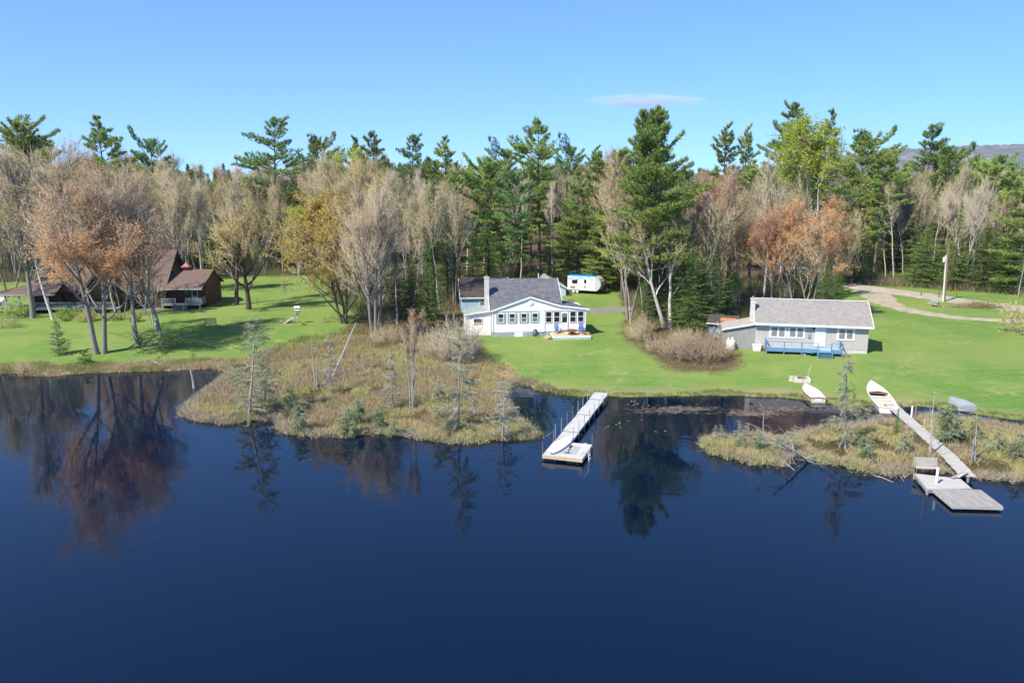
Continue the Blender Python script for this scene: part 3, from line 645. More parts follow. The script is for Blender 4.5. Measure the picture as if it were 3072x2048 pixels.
p = at_y(1712, 893, 112); pb = thing('planter_box', 'grey wooden planter box on the grass behind the sun room roof', 'planter', (p[0], 112, tz(p[0], 112)), .1)
q = MB()
for i in range(5): q.box(-.45, .45, -.45, -.42, .02 + i * .19, .2 + i * .19).box(-.45, .45, .42, .45, .02 + i * .19, .2 + i * .19).box(-.45, -.42, -.42, .42, .02 + i * .19, .2 + i * .19).box(.42, .45, -.42, .42, .02 + i * .19, .2 + i * .19)
q.build('box', M_planter, pb); MB().box(-.42, .42, -.42, .42, .02, .85).build('soil', mat('soil', (.06, .04, .025), (.09, .06, .04), 4, .95), pb)

# ------------------------------------------------------------------ grey cottage
A = Vector(at_y(2262, 1060, 84.0)); B = Vector(at_y(2600, 1071, 81.6)); CR = math.atan2(B.y - A.y, B.x - A.x); CL = (B - A).length
A.z = 1.22
gc = thing('grey_cottage', 'grey board cottage with weathered shingle roof, white windows and a white door', 'cottage', A, CR)
CE, CD, CRISE = 2.95, 6.4, 1.9
wl = MB().box(0, CL, .02, CD, .28, CE)
xx = 0.0
while xx < CL - .01: wl.box(xx, min(xx + .19, CL), .0, .02, .3, CE - .02).box(min(xx + .19, CL - .03), min(xx + .215, CL), .012, .02, .3, CE - .02); xx += .215
for xx in (.0, CL): wl.add([(xx, .02, CE), (xx, CD, CE), (xx, CD / 2, CE + CRISE)], [(0, 1, 2)])
wl.build('wall', M_greyboard, gc)
MB().box(.04, CL - .04, .05, CD - .05, -.8, .28).box(CL - 2.3, CL - .01, .0, .05, -.8, .26).build('foundation', M_concl, gc)
cs = CRISE / (CD / 2)
roof(gc, [[(-.15, -.42, CE - cs * .42 + .16), (CL + .35, -.42, CE - cs * .42 + .16), (CL + .35, CD / 2, CE + CRISE + .16), (-.15, CD / 2, CE + CRISE + .16)],
          [(-.15, CD / 2, CE + CRISE + .16), (CL + .35, CD / 2, CE + CRISE + .16), (CL + .35, CD + .4, CE - cs * .4 + .16), (-.15, CD + .4, CE - cs * .4 + .16)]], M_roof2, .12)
MB().bar((-.16, -.45, CE - cs * .42 + .05), (CL + .37, -.45, CE - cs * .42 + .05), .05, .22).box(-.05, CL + .05, -.4, .0, CE - .24, CE - .22).bar((CL + .37, -.45, CE - .2), (CL + .37, CD / 2, CE + CRISE + .06), .05, .2).bar((-.17, -.45, CE - .2), (-.17, CD / 2, CE + CRISE + .06), .05, .2).bar((-.15, CD / 2, CE + CRISE + .18), (CL + .35, CD / 2, CE + CRISE + .18), .16, .05).build('trim', M_trim, gc)
ks = CL / 11.95
M_curt = mat('curtained_glass', (.30, .29, .27), (.16, .155, .15), 2.5, .25)
for x0, wd in ((1.5, 1.87), (3.46, 1.85), (8.65, 1.88)):
    MB().box(x0 * ks, (x0 + wd) * ks, -.05, -.004, 1.26, 2.6).build('window_surround', M_white, gc)
    for k in range(2):
        xa = (x0 + .2 + k * .8) * ks; wf = window(gc, xa, 1.42, .64, 1.02, -.05, fr=.035, cols=3, rows=4, mid=.05, gm=M_curt, dep=.03)
d = MB().box(6.36 * ks, 7.5 * ks, -.05, -.003, .5, 2.62).box(6.52 * ks, 7.34 * ks, -.075, -.05, .56, 2.48).build('door', M_white, gc)
MB().box(6.66 * ks, 7.2 * ks, -.085, -.076, 1.55, 2.3).build('pane', mat('white_curtain_glass', (.6, .63, .65), (.55, .58, .6), 2, .2), d); MB().box(6.58 * ks, 6.63 * ks, -.11, -.076, 1.35, 1.47).build('handle', M_steel, d)
MB().box(5.62 * ks, 5.97 * ks, -.05, -.003, 1.38, 1.9).box(5.68 * ks, 5.88 * ks, -.14, -.05, 1.45, 1.8).build('meter_box', M_steel, gc)
MB().lathe([(.03, 0), (.1, .05), (.1, .2), (.03, .28)], 8, (6.2 * ks, -.14, 2.3)).box(6.17 * ks, 6.23 * ks, -.12, -.002, 2.5, 2.55).build('lantern', M_black, gc)
# lean-to with weathered boards
ll = MB()
ll.prism([(-3.3, -.6), (.0, -.6), (.0, 2.62), (-3.3, 1.92)], .14, 4.2); xx = -3.3
while xx < -.02:
    w1 = min(.235, -xx); zt = 1.92 + (xx + 3.3 + w1 / 2) / 3.3 * .7; ll.box(xx, xx + w1 - .012, .11, .14, -.3, zt - .02); xx += .245
ll.build('lean_to', M_greybarn, gc)
rt = mat('mossy_tar_roof', (.33, .31, .29), (.30, .17, .10), .9, .9, c3=(.36, .34, .32), noisepos=(.4, .7))
MB().slab([(-3.45, -.1, 2.02), (-.0, -.1, 2.75), (-.0, 4.3, 2.75), (-3.45, 4.3, 2.02)], .09).build('lean_to_roof', rt, gc)
MB().bar((-3.46, -.12, 1.96), (-.02, -.12, 2.69), .03, .17).build('lean_to_trim', M_trim, gc)
chimney(gc, -.3, 1.5, 2.7, 5.15, .48, .48, M_concl)
# blue deck: its rails, floor and steps move with the cottage wall it is nailed to
bd = thing('blue_deck', 'blue painted wooden deck with open rails and steps along the grey cottage front', 'deck', gc.matrix_basis @ Vector((1.15 * ks, -1.75, 0)), CR)
BW, BD, BH = 7.9 * ks, 1.7, .38
fl = MB()
for i in range(12): fl.box(0, BW, i * BD / 12, (i + .92) * BD / 12, BH - .04, BH)
fl.build('floor', M_bluedeckp, bd)
MB().box(0, BW, -.045, -.005, BH - .24, BH - .0).box(-.045, -.005, 0, BD, BH - .24, BH).box(BW + .005, BW + .045, 0, BD, BH - .24, BH).build('rim', M_bluedeck, bd)
s0, s1 = 5.35 * ks, 6.75 * ks
rl = MB(); T = .82
def openrail(mb, a, b):
    a = Vector(a); b = Vector(b)
    mb.bar(a + Vector((0, 0, T)), b + Vector((0, 0, T)), .13, .045); mb.bar(a + Vector((0, 0, .12)), b + Vector((0, 0, .12)), .04, .13)
for seg in (((0, 0, BH), (s0, 0, BH)), ((s1, 0, BH), (BW, 0, BH)), ((0, 0, BH), (0, BD, BH)), ((BW, 0, BH), (BW, BD, BH))): openrail(rl, *seg)
rl.build('rail', M_bluedeck, bd)
for xx, yy in ((0, 0), (1.75, 0), (3.5, 0), (s0, 0), (s1, 0), (BW, 0), (0, BD - .05), (BW, BD - .05)): MB().box(xx - .05, xx + .05, yy - .05, yy + .05, -.9, BH + T).build('post', M_bluedeck, bd)
st = MB()
for k in range(3): st.box(s0, s1, -.34 - k * .28, -.05 - k * .28, BH - .15 - k * .19, BH - .11 - k * .19).box(s0, s1, -.075 - k * .28, -.05 - k * .28, BH - .3 - k * .19, BH - .15 - k * .19)
st.box(s0 - .04, s0, -.92, 0, -.5, BH - .05).box(s1, s1 + .04, -.92, 0, -.5, BH - .05).build('steps', M_bluedeck, bd)
sg = thing('plastic_sled', 'turquoise plastic sled tucked under the blue deck by its steps', 'sled', bd.matrix_basis @ Vector((4.75 * ks, -.1, tz(*(bd.matrix_basis @ Vector((4.75 * ks, -.1, 0)))[:2]) - .95)), CR)
MB().lathe([(.1, .02), (.34, .04), (.40, .16), (.37, .16), (.3, .07)], 16).build('tub', M_tarp2, sg); MB().tube([(-.38, 0, .15), (-.42, -.12, .1), (-.3, -.2, .15)], .015, 5).build('rope', M_white, sg)
wq = thing('spare_tyre', 'black tyre lying in the dark under the blue deck', 'tyre', bd.matrix_basis @ Vector((4.0 * ks, .15, -.45)), CR)
MB().tube([(0, -.08, .3), (0, .08, .3)], .3, 18).build('tread', M_tire, wq); MB().tube([(0, -.1, .3), (0, -.07, .3)], .17, 14).build('rim', M_steel, wq)
tk = gc.matrix_basis @ Vector((-2.35, -.5, 0)); tk.z = tz(tk.x, tk.y)
pt = thing('propane_tank', 'tall white propane cylinder standing against the weathered lean-to', 'gas tank', tk, 0)
MB().lathe([(.26, 0), (.30, .08), (.30, .95), (.22, 1.1), (.08, 1.15)], 18).build('cylinder', M_white, pt, True); MB().lathe([(.15, 0), (.15, .2), (.12, .24), (.05, .24)], 12, (0, 0, 1.12)).build('valve_guard', M_white, pt)
tk = gc.matrix_basis @ Vector((-2.75, -.3, 0)); tk.z = tz(tk.x, tk.y)
pt2 = thing('propane_tank', 'second white propane cylinder half hidden behind the first at the lean-to', 'gas tank', tk, 0)
MB().lathe([(.2, 0), (.24, .08), (.24, .9), (.16, 1.02), (.06, 1.06)], 16).build('cylinder', M_white, pt2, True); MB().lathe([(.12, 0), (.12, .18), (.04, .2)], 12, (0, 0, 1.04)).build('valve_guard', M_white, pt2)
tk = gc.matrix_basis @ Vector((.2, -.45, 0)); tk.z = tz(tk.x, tk.y)
cb_ = thing('storage_bin', 'white plastic storage bin by the corner of the weathered lean-to', 'bin', tk, CR)
MB().add([(-.38, -.25, 0), (.38, -.25, 0), (.38, .25, 0), (-.38, .25, 0), (-.46, -.3, .62), (.46, -.3, .62), (.46, .3, .62), (-.46, .3, .62)], [(0, 3, 2, 1), (4, 5, 6, 7), (0, 1, 5, 4), (1, 2, 6, 5), (2, 3, 7, 6), (3, 0, 4, 7)]).build('tub', M_white, cb_)
MB().box(-.5, .5, -.33, .33, .62, .68).build('lid', M_white, cb_)
tk = gc.matrix_basis @ Vector((.95, -.4, 0)); tk.z = tz(tk.x, tk.y)
mc = thing('wire_crate', 'small brown wire crate between the white bin and the blue deck', 'crate', tk, CR); c_ = MB()
for k in range(4): c_.box(-.22, .22, -.2, -.17, k * .1, .03 + k * .1).box(-.22, .22, .17, .2, k * .1, .03 + k * .1)
for xx in (-.21, -.07, .07, .18): c_.box(xx, xx + .03, -.215, -.2, 0, .34)
c_.box(-.22, .22, -.2, .2, 0, .02).build('basket', M_brownwood, mc); MB().tube([(-.2, 0, .33), (-.1, 0, .45), (.1, 0, .45), (.2, 0, .33)], .012, 5).build('handle', M_steel, mc)

# small dark shed in the trees left of the cottage
p = at_y(2128, 1000, 90); sh = thing('tool_shed', 'small blue-grey shed with a rusty sheet on its dark roof, left of the grey cottage', 'shed', (p[0], 90.5, .95), math.radians(-24))
MB().box(0, 3.0, 0, 3.2, -.3, 1.9).build('wall', mat('slate_blue_boards', (.14, .18, .24), (.11, .145, .20), 2, .8, stretch=(6, 6, .6)), sh)
MB().slab([(-.25, -.3, 1.95), (3.25, -.3, 1.95), (3.25, 1.7, 2.65), (-.25, 1.7, 2.65)], .08).slab([(-.25, 1.7, 2.65), (3.25, 1.7, 2.65), (3.25, 3.5, 1.95), (-.25, 3.5, 1.95)], .08).add([(0, 0, 1.9), (0, 3.2, 1.9), (0, 1.7, 2.55)], [(0, 1, 2)]).build('roof', M_roof4, sh)
MB().slab([(1.2, .3, 2.22), (2.9, .3, 2.22), (2.9, 1.0, 2.46), (1.2, 1.0, 2.46)], .03).build('rusty_sheet', mat('rusty_tin', (.50, .20, .08), (.36, .14, .06), 3, .8), sh)
MB().bar((-.25, -.32, 1.9), (3.25, -.32, 1.9), .03, .09).build('trim', M_trim, sh)

# ------------------------------------------------------------------ log house
p = Vector(at_y(490, 925, 110.5)); p.z = 1.25
LH = thing('log_house', 'rust stained log house with steep brown shingle roof among the lawn trees', 'house', p, math.radians(2))   # origin: front right corner, x runs left (negative)
LL, LE, LD, LR = 17.5, 3.15, 9.6, 4.55
wl = MB().box(-LL, 0, .0, LD, -.6, LE)
for k in range(13):
    zc = .12 + k * .24
    if zc < LE: wl.tube([(-LL - .12, .02, zc), (.12, .02, zc)], .135, 8); wl.tube([(.0, -.12, zc + .1), (.0, LD + .1, zc + .1)], .125, 8)
wl.add([(0, 0, LE), (0, LD, LE), (0, LD / 2, LE + LR)], [(0, 1, 2)]).add([(-LL, 0, LE), (-LL, LD, LE), (-LL, LD / 2, LE + LR)], [(0, 1, 2)])
wl.build('wall', M_log, LH); ls = LR / (LD / 2)
roof(LH, [[(-LL - .6, -.6, LE - ls * .6 + .2), (.75, -.6, LE - ls * .6 + .2), (.75, LD / 2, LE + LR + .2), (-LL - .6, LD / 2, LE + LR + .2)],
          [(-LL - .6, LD / 2, LE + LR + .2), (.75, LD / 2, LE + LR + .2), (.75, LD + .6, LE - ls * .6 + .2), (-LL - .6, LD + .6, LE - ls * .6 + .2)]], M_roof3, .2)
# prow with tall glass
PX, PW, PY, PA = -6.9, 2.9, -2.4, 5.9
pr = MB().add([(PX - PW, .1, -.5), (PX - PW, PY + .5, -.5), (PX, PY, -.5), (PX + PW, PY + .5, -.5), (PX + PW, .1, -.5), (PX - PW, .1, 2.9), (PX - PW, PY + .5, 2.9), (PX, PY, PA - .15), (PX + PW, PY + .5, 2.9), (PX + PW, .1, 2.9), (PX, 3.4, PA - .15)],
    [(0, 1, 6, 5), (1, 2, 7, 6), (2, 3, 8, 7), (3, 4, 9, 8), (5, 6, 7, 10), (7, 8, 9, 10)])
pr.build('prow', M_log, LH)
roof(LH, [[(PX - PW - .9, PY + .1, 2.25), (PX, PY - .7, PA + .1), (PX, 4.2, PA + .1), (PX - PW - .9, .6, 2.25)], [(PX, PY - .7, PA + .1), (PX + PW + .9, PY + .1, 2.25), (PX + PW + .9, .6, 2.25), (PX, 4.2, PA + .1)]], M_roof3, .16, 'prow_roof')
MB().bar((PX, PY - .72, PA - .02), (PX + PW + .9, PY + .08, 2.1), .05, .3).bar((PX - PW - .9, PY + .08, 2.1), (PX, PY - .72, PA - .02), .05, .3).build('bargeboard', mat('pinkish_fascia', (.32, .21, .16), (.26, .17, .13), 3, .7), LH)
for sgn in (-1, 1):
    for k in range(2):
        for (z0, z1) in ((.7, 2.1), (2.35, 3.35 if k else 4.35)):
            x0, x1 = (.2, 1.45) if k == 0 else (1.65, 2.85)
            yq = lambda x: PY + .5 * x / PW - .03
            mb = MB(); vs = [(PX + sgn * x0, yq(x0), z0), (PX + sgn * x1, yq(x1), z0), (PX + sgn * x1, yq(x1), z1), (PX + sgn * x0, yq(x0), z1)]
            for i in range(4): mb.bar(vs[i], vs[(i + 1) % 4], .07, .09)
            f = mb.build('window', M_logd, LH)
            MB().add([(a_, b2 - .012, c2) for a_, b2, c2 in vs], [(0, 1, 2, 3) if sgn > 0 else (3, 2, 1, 0)]).build('pane', M_glass, f)
for x0, w in ((-4.6, 1.5), (-2.6, .9), (-14.6, 1.6)): window(LH, x0, 1.0, w, 1.25, -.12, fr=.08, cols=2, rows=1, fm=M_logd)
# low porch roof and deck on the left
po = MB().slab([(-LL - 4.2, -4.2, 2.75), (-12.5, -4.2, 2.75), (-13.3, .5, 4.0), (-LL + 1.5, .5, 4.0)], .16).slab([(-LL - 4.2, -4.2, 2.75), (-LL + 1.5, .5, 4.0), (-LL + 1.5, 6, 4.0), (-LL - 4.2, 6, 2.75)], .16)
po.build('porch_roof', M_roof3, LH)
MB().bar((-LL - 4.2, -4.22, 2.65), (-12.5, -4.22, 2.65), .04, .16).build('porch_fascia', M_greydeck, LH)
MB().box(-LL - 3.9, 1.0 - 5.6, -4.0, -.14, .62, .72).box(-4.6, .0, -1.9, -.14, .1, .2).build('front_deck', M_oldwood, LH)
for xx in (-21.0, -19.2, -17.4, -15.5, -13.6): MB().box(xx - .08, xx + .08, -4.0, -3.84, -.5, 2.62).build('porch_post', M_greydeck, LH)
rl = MB(); rail(rl, (-21.2, -3.95, .72), (-17.6, -3.95, .72), .85, 26); rail(rl, (-15.8, -3.95, .72), (-4.8, -3.95, .72), .85, 70); rl.build('railing', M_greydeck, LH)
st = MB()
for k in range(4): st.box(-17.5, -15.9, -4.3 - k * .28, -4.02 - k * .28, .5 - k * .18, .55 - k * .18)
for xx in (-17.55, -15.85): st.bar((xx, -4.0, .6), (xx, -5.2, -.15), .05, .2).bar((xx, -4.0, 1.5), (xx, -5.2, .75), .06, .07).bar((xx, -5.2, -.2), (xx, -5.2, .8), .09, .09)
st.build('porch_steps', M_greydeck, LH)
# right wing with its own porch
wg = MB().box(.13, 5.5, 1.6, 8.0, -.6, 3.0); 
for k in range(12): wg.tube([(.13, 1.6, .12 + k * .24), (5.6, 1.6, .12 + k * .24)], .125, 8); wg.tube([(5.5, 1.5, .2 + k * .24), (5.5, 8.0, .2 + k * .24)], .125, 8)
wg.add([(5.5, 1.6, 3.0), (5.5, 8.0, 3.0), (5.5, 4.6, 5.0)], [(0, 1, 2)]); wg.build('wing', M_log, LH)
roof(LH, [[(.2, -1.0, 2.98), (5.9, -1.0, 2.98), (5.9, 4.4, 5.1), (.2, 4.4, 5.1)], [(.2, 4.4, 5.1), (5.9, 4.4, 5.1), (5.9, 8.6, 2.9), (.2, 8.6, 2.9)]], M_roof3, .15, 'wing_roof')
MB().bar((.2, -1.02, 2.9), (5.9, -1.02, 2.9), .04, .16).build('wing_fascia', M_greydeck, LH)
d = MB().box(3.55, 4.45, 1.42, 1.47, .75, 2.75).build('door', mat('pale_blue_door', (.42, .52, .56), (.36, .46, .5), 3, .5), LH)
MB().box(3.7, 4.3, 1.4, 1.42, 1.6, 2.6).build('pane', M_glass, d); MB().box(2.5, 3.35, 1.42, 1.47, .75, 2.75).build('screen_door', M_glass, LH)
MB().box(.15, 5.45, -.9, 1.45, .62, .74).build('wing_deck', M_oldwood, LH)
rl = MB(); rail(rl, (.2, -.85, .74), (2.1, -.85, .74), .85, 15); rail(rl, (3.55, -.85, .74), (5.4, -.85, .74), .85, 19); rail(rl, (5.4, -.85, .74), (5.4, 1.4, .74), .85, 16); rl.build('wing_railing', M_greydeck, LH)
for xx in (.3, 2.1, 3.55, 5.4): MB().box(xx - .07, xx + .07, -.92, -.78, -.7, .74).build('deck_post', M_greydeck, LH)
st = MB()
for k in range(4): st.box(2.2, 3.45, -1.2 - k * .28, -.92 - k * .28, .5 - k * .19, .55 - k * .19)
for xx in (2.12, 3.53): st.bar((xx, -.9, .6), (xx, -2.0, -.15), .05, .2).bar((xx, -.9, 1.55), (xx, -2.0, .8), .06, .07).bar((xx, -2.0, -.2), (xx, -2.0, .85), .09, .09)
st.build('wing_steps', M_greydeck, LH)
c = MB().box(1.5, 2.5, 4.0, 5.0, 4.4, 5.55).build('chimney', M_logd, LH); MB().box(1.35, 2.65, 3.85, 5.15, 5.55, 5.4).add([(1.35, 3.85, 5.4), (2.65, 3.85, 5.4), (2.65, 5.15, 5.4), (1.35, 5.15, 5.4), (2.0, 4.5, 6.1)], [(0, 1, 4), (1, 2, 4), (2, 3, 4), (3, 0, 4)]).build('cap', M_red, c)
p = ground(8, 914); wt = thing('gas_tank', 'white round gas tank on the grass at the far left edge', 'gas tank', p, 0)
MB().tube([(-1.2, 0, .6), (-.9, 0, .6), (.3, 0, .6), (.55, 0, .6)], [.3, .48, .48, .3], 16).build('vessel', M_white, wt, True)
for xx in (-.8, .2): MB().box(xx - .1, xx + .1, -.35, .35, -.1, .18).build('footing', M_conc, wt)
# house glimpsed beyond the orange maples
p = at_y(2524, 850, 140); fh = thing('neighbour_house', 'pale blue-grey house glimpsed between trees where the road bends', 'house', (p[0] - 8.0, 140, tz(p[0], 140)), .1)
fw_ = MB().box(0, 8, 0, 7, -.5, 3.0); siding(fw_, lambda z: (0, 8), 0, 3.0, -.003); fw_.build('wall', mat('pale_grey_siding', (.55, .62, .70), (.48, .55, .63), 2, .6), fh)
roof(fh, [[(-.4, -.4, 3.0), (8.4, -.4, 3.0), (8.4, 3.5, 5.0), (-.4, 3.5, 5.0)], [(-.4, 3.5, 5.0), (8.4, 3.5, 5.0), (8.4, 7.4, 3.0), (-.4, 7.4, 3.0)]], M_roof2, .15); window(fh, 6.2, 1.2, 1, 1.3, -.02)
# ------------------------------------------------------------------ plants: mesh generators (numpy)
def nrm(a): return a / (np.linalg.norm(a, axis=-1, keepdims=True) + 1e-9)
def np_tubes(paths, n=6):
    V = []; F = []; b = 0
    for pts, r in paths:
        pts = np.asarray(pts, float); r = np.asarray(r, float); k = len(pts)
        d = nrm(np.gradient(pts, axis=0)); ref = np.array([.37, .21, .9]) if abs(d[:, 2]).mean() < .6 else np.array([.9, .3, .1])
        a = nrm(np.cross(d, ref)); c = np.cross(d, a); th = np.linspace(0, 2 * np.pi, n, endpoint=False)
        ring = pts[:, None] + r[:, None, None] * (np.cos(th)[None, :, None] * a[:, None] + np.sin(th)[None, :, None] * c[:, None])
        V.append(ring.reshape(-1, 3)); i = np.arange(k - 1)[:, None] * n; j = np.arange(n)[None]; j2 = (j + 1) % n
        F.append(np.stack([i + j, i + j2, i + n + j2, i + n + j], -1).reshape(-1, 4) + b); b += k * n
    return np.vstack(V), np.vstack(F)
def np_cones(P0, P1, r):
    """thin three-sided tapering twigs"""
    d = nrm(P1 - P0); ref = np.where(np.abs(d[:, 2:3]) < .8, [[0, 0, 1.]], [[1., 0, 0]]); a = nrm(np.cross(d, ref)); c = np.cross(d, a)
    r = np.broadcast_to(r, (len(P0),))[:, None]; N = len(P0)
    V = np.stack([P0 + r * a, P0 + r * (-.5 * a + .87 * c), P0 + r * (-.5 * a - .87 * c), P1], 1).reshape(-1, 3)
    b = np.arange(N)[:, None] * 4
    F = np.concatenate([b + [0, 1, 3], b + [1, 2, 3], b + [2, 0, 3]], 0); return V, F
def np_blades(P, D, L, w, rng, k=1, spread=.6):
    """k needle or leaf blades (one narrow triangle each) from every point P about direction D"""
    P = np.repeat(P, k, 0); D = nrm(np.repeat(D, k, 0) + rng.normal(0, spread, (len(P), 3))); L = np.repeat(np.broadcast_to(L, (len(P) // k,)), k) * rng.uniform(.65, 1.2, len(P))
    s = nrm(np.cross(D, rng.normal(0, 1, (len(P), 3)))); w = w * rng.uniform(.7, 1.3, len(P))
    V = np.stack([P - s * w[:, None] * .5, P + s * w[:, None] * .5, P + D * L[:, None]], 1).reshape(-1, 3)
    return V, np.arange(len(V)).reshape(-1, 3)
def np_leaves(P, size, rng, k=1, jit=.2, droop=0.0):
    P = np.repeat(P, k, 0) + rng.normal(0, jit, (len(P) * k, 3)); a = nrm(rng.normal(0, 1, (len(P), 3)) * [1, 1, .7]); c = nrm(np.cross(a, rng.normal(0, 1, (len(P), 3))))
    s = size * rng.uniform(.6, 1.25, (len(P), 1))
    V = np.stack([P - a * s * .6, P + c * s * .42, P + a * s * .6, P - c * s * .42], 1).reshape(-1, 3)
    b = np.arange(len(P))[:, None] * 4; return V, np.concatenate([b + [0, 1, 2], b + [0, 2, 3]], 0)
def merge(parts):
    """[(V, F3, material, tone-per-vertex or None)] -> arrays"""
    V = []; F = []; M = []; T = []; b = 0
    for v, f, m, t in parts:
        V.append(v); F.append(f + b); M.append(np.full(len(f), m)); T.append(np.full(len(v), .5) if t is None else t); b += len(v)
    return np.vstack(V), np.vstack(F), np.concatenate(M), np.concatenate(T)
def tri(F): return np.vstack([F[:, [0, 1, 2]], F[:, [0, 2, 3]]])
def wander(p, d, L, n, rng, jit=.12, up=0.0):
    p = np.array(p, float); d = np.array(d, float); d /= np.linalg.norm(d); out = [p.copy()]; st = L / n
    for _ in range(n):
        d = d + rng.normal(0, jit, 3) + np.array([0, 0, up]); d /= np.linalg.norm(d); p = p + d * st; out.append(p.copy())
    return np.array(out)
def lerp_path(P, t):
    i = min(int(t * (len(P) - 1)), len(P) - 2); f = t * (len(P) - 1) - i; q = P[i] * (1 - f) + P[i + 1] * f; d = P[i + 1] - P[i]
    return q, d / np.linalg.norm(d)
BARK = {'grey': mat('grey_bark', (.30, .27, .24), (.19, .17, .15), 2.5, .9, .4, 9, stretch=(5, 5, .7)),
        'dark': mat('dark_bark', (.11, .09, .075), (.065, .052, .045), 2.5, .9, .4, 9, stretch=(5, 5, .7)),
        'brown': mat('brown_bark', (.20, .155, .12), (.12, .095, .075), 2.5, .9, .4, 9, stretch=(5, 5, .7)),
        'white': mat('birch_bark', (.66, .63, .57), (.42, .40, .36), 1.6, .8, .2, 9, stretch=(2, 2, 5)),
        'pale': mat('aspen_bark', (.52, .48, .41), (.36, .33, .28), 2, .85, .2, 9, stretch=(3, 3, 1)),
        'silver': mat('dead_wood', (.40, .38, .35), (.26, .25, .23), 2.5, .85, .3, 9, stretch=(5, 5, .7))}
TWIG = {'grey': mat('grey_twigs', (.37, .31, .225), (.28, .235, .17), 1.0, .9), 'tan': mat('tan_twigs', (.44, .36, .245), (.34, .28, .19), 1.0, .9),
        'pink': mat('purplish_twigs', (.40, .305, .205), (.31, .24, .16), 1.0, .9), 'pale': mat('pale_twigs', (.46, .405, .315), (.36, .315, .245), 1.0, .9),
        'silver': mat('lichen_twigs', (.47, .47, .42), (.37, .37, .335), 1.0, .9), 'brown': mat('brown_twigs', (.31, .235, .18), (.24, .18, .135), 1.0, .9), 'limb': mat('pale_limbs', (.44, .40, .345), (.33, .30, .255), 1.5, .9)}
LEAF = {'orange': foliage_mat('orange_buds', (.74, .36, .16), (.66, .44, .24), .5), 'rust': foliage_mat('rust_buds', (.58, .25, .15), (.48, .32, .19), .45),
        'gold': foliage_mat('gold_buds', (.64, .47, .10), (.54, .45, .15), .5), 'olive': foliage_mat('olive_buds', (.40, .42, .11), (.46, .42, .16), .45),
        'lime': foliage_mat('lime_leaves', (.40, .50, .06), (.54, .58, .11), .5, .1), 'spring': foliage_mat('spring_leaves', (.30, .43, .06), (.42, .52, .12), .45, .15),
        'dull': foliage_mat('dull_catkins', (.40, .38, .13), (.34, .38, .12), .45)}
NEED = {'pine': foliage_mat('pine_needles', (.23, .33, .09), (.47, .56, .17), .38, .2), 'pineblue': foliage_mat('blue_pine_needles', (.17, .285, .115), (.34, .46, .17), .38, .18),
        'pinelight': foliage_mat('light_pine_needles', (.23, .32, .08), (.43, .50, .15), .4, .12),
        'spruce': foliage_mat('spruce_needles', (.085, .165, .05), (.20, .32, .085), .3, .25), 'fir': foliage_mat('fir_needles', (.11, .23, .055), (.25, .40, .09), .35, .15),
        'hemlock': foliage_mat('hemlock_needles', (.12, .215, .045), (.32, .42, .095), .35, .2), 'larch': foliage_mat('larch_needles', (.42, .46, .22), (.54, .56, .31), .45, .12),
        'cedar': foliage_mat('cedar_sprays', (0.105, 0.210, 0.048), (0.294, 0.392, 0.095), .35, .1), 'jack': foliage_mat('blue_green_needles', (0.260, 0.370, 0.180), (0.380, 0.480, 0.250), .4, .1)}

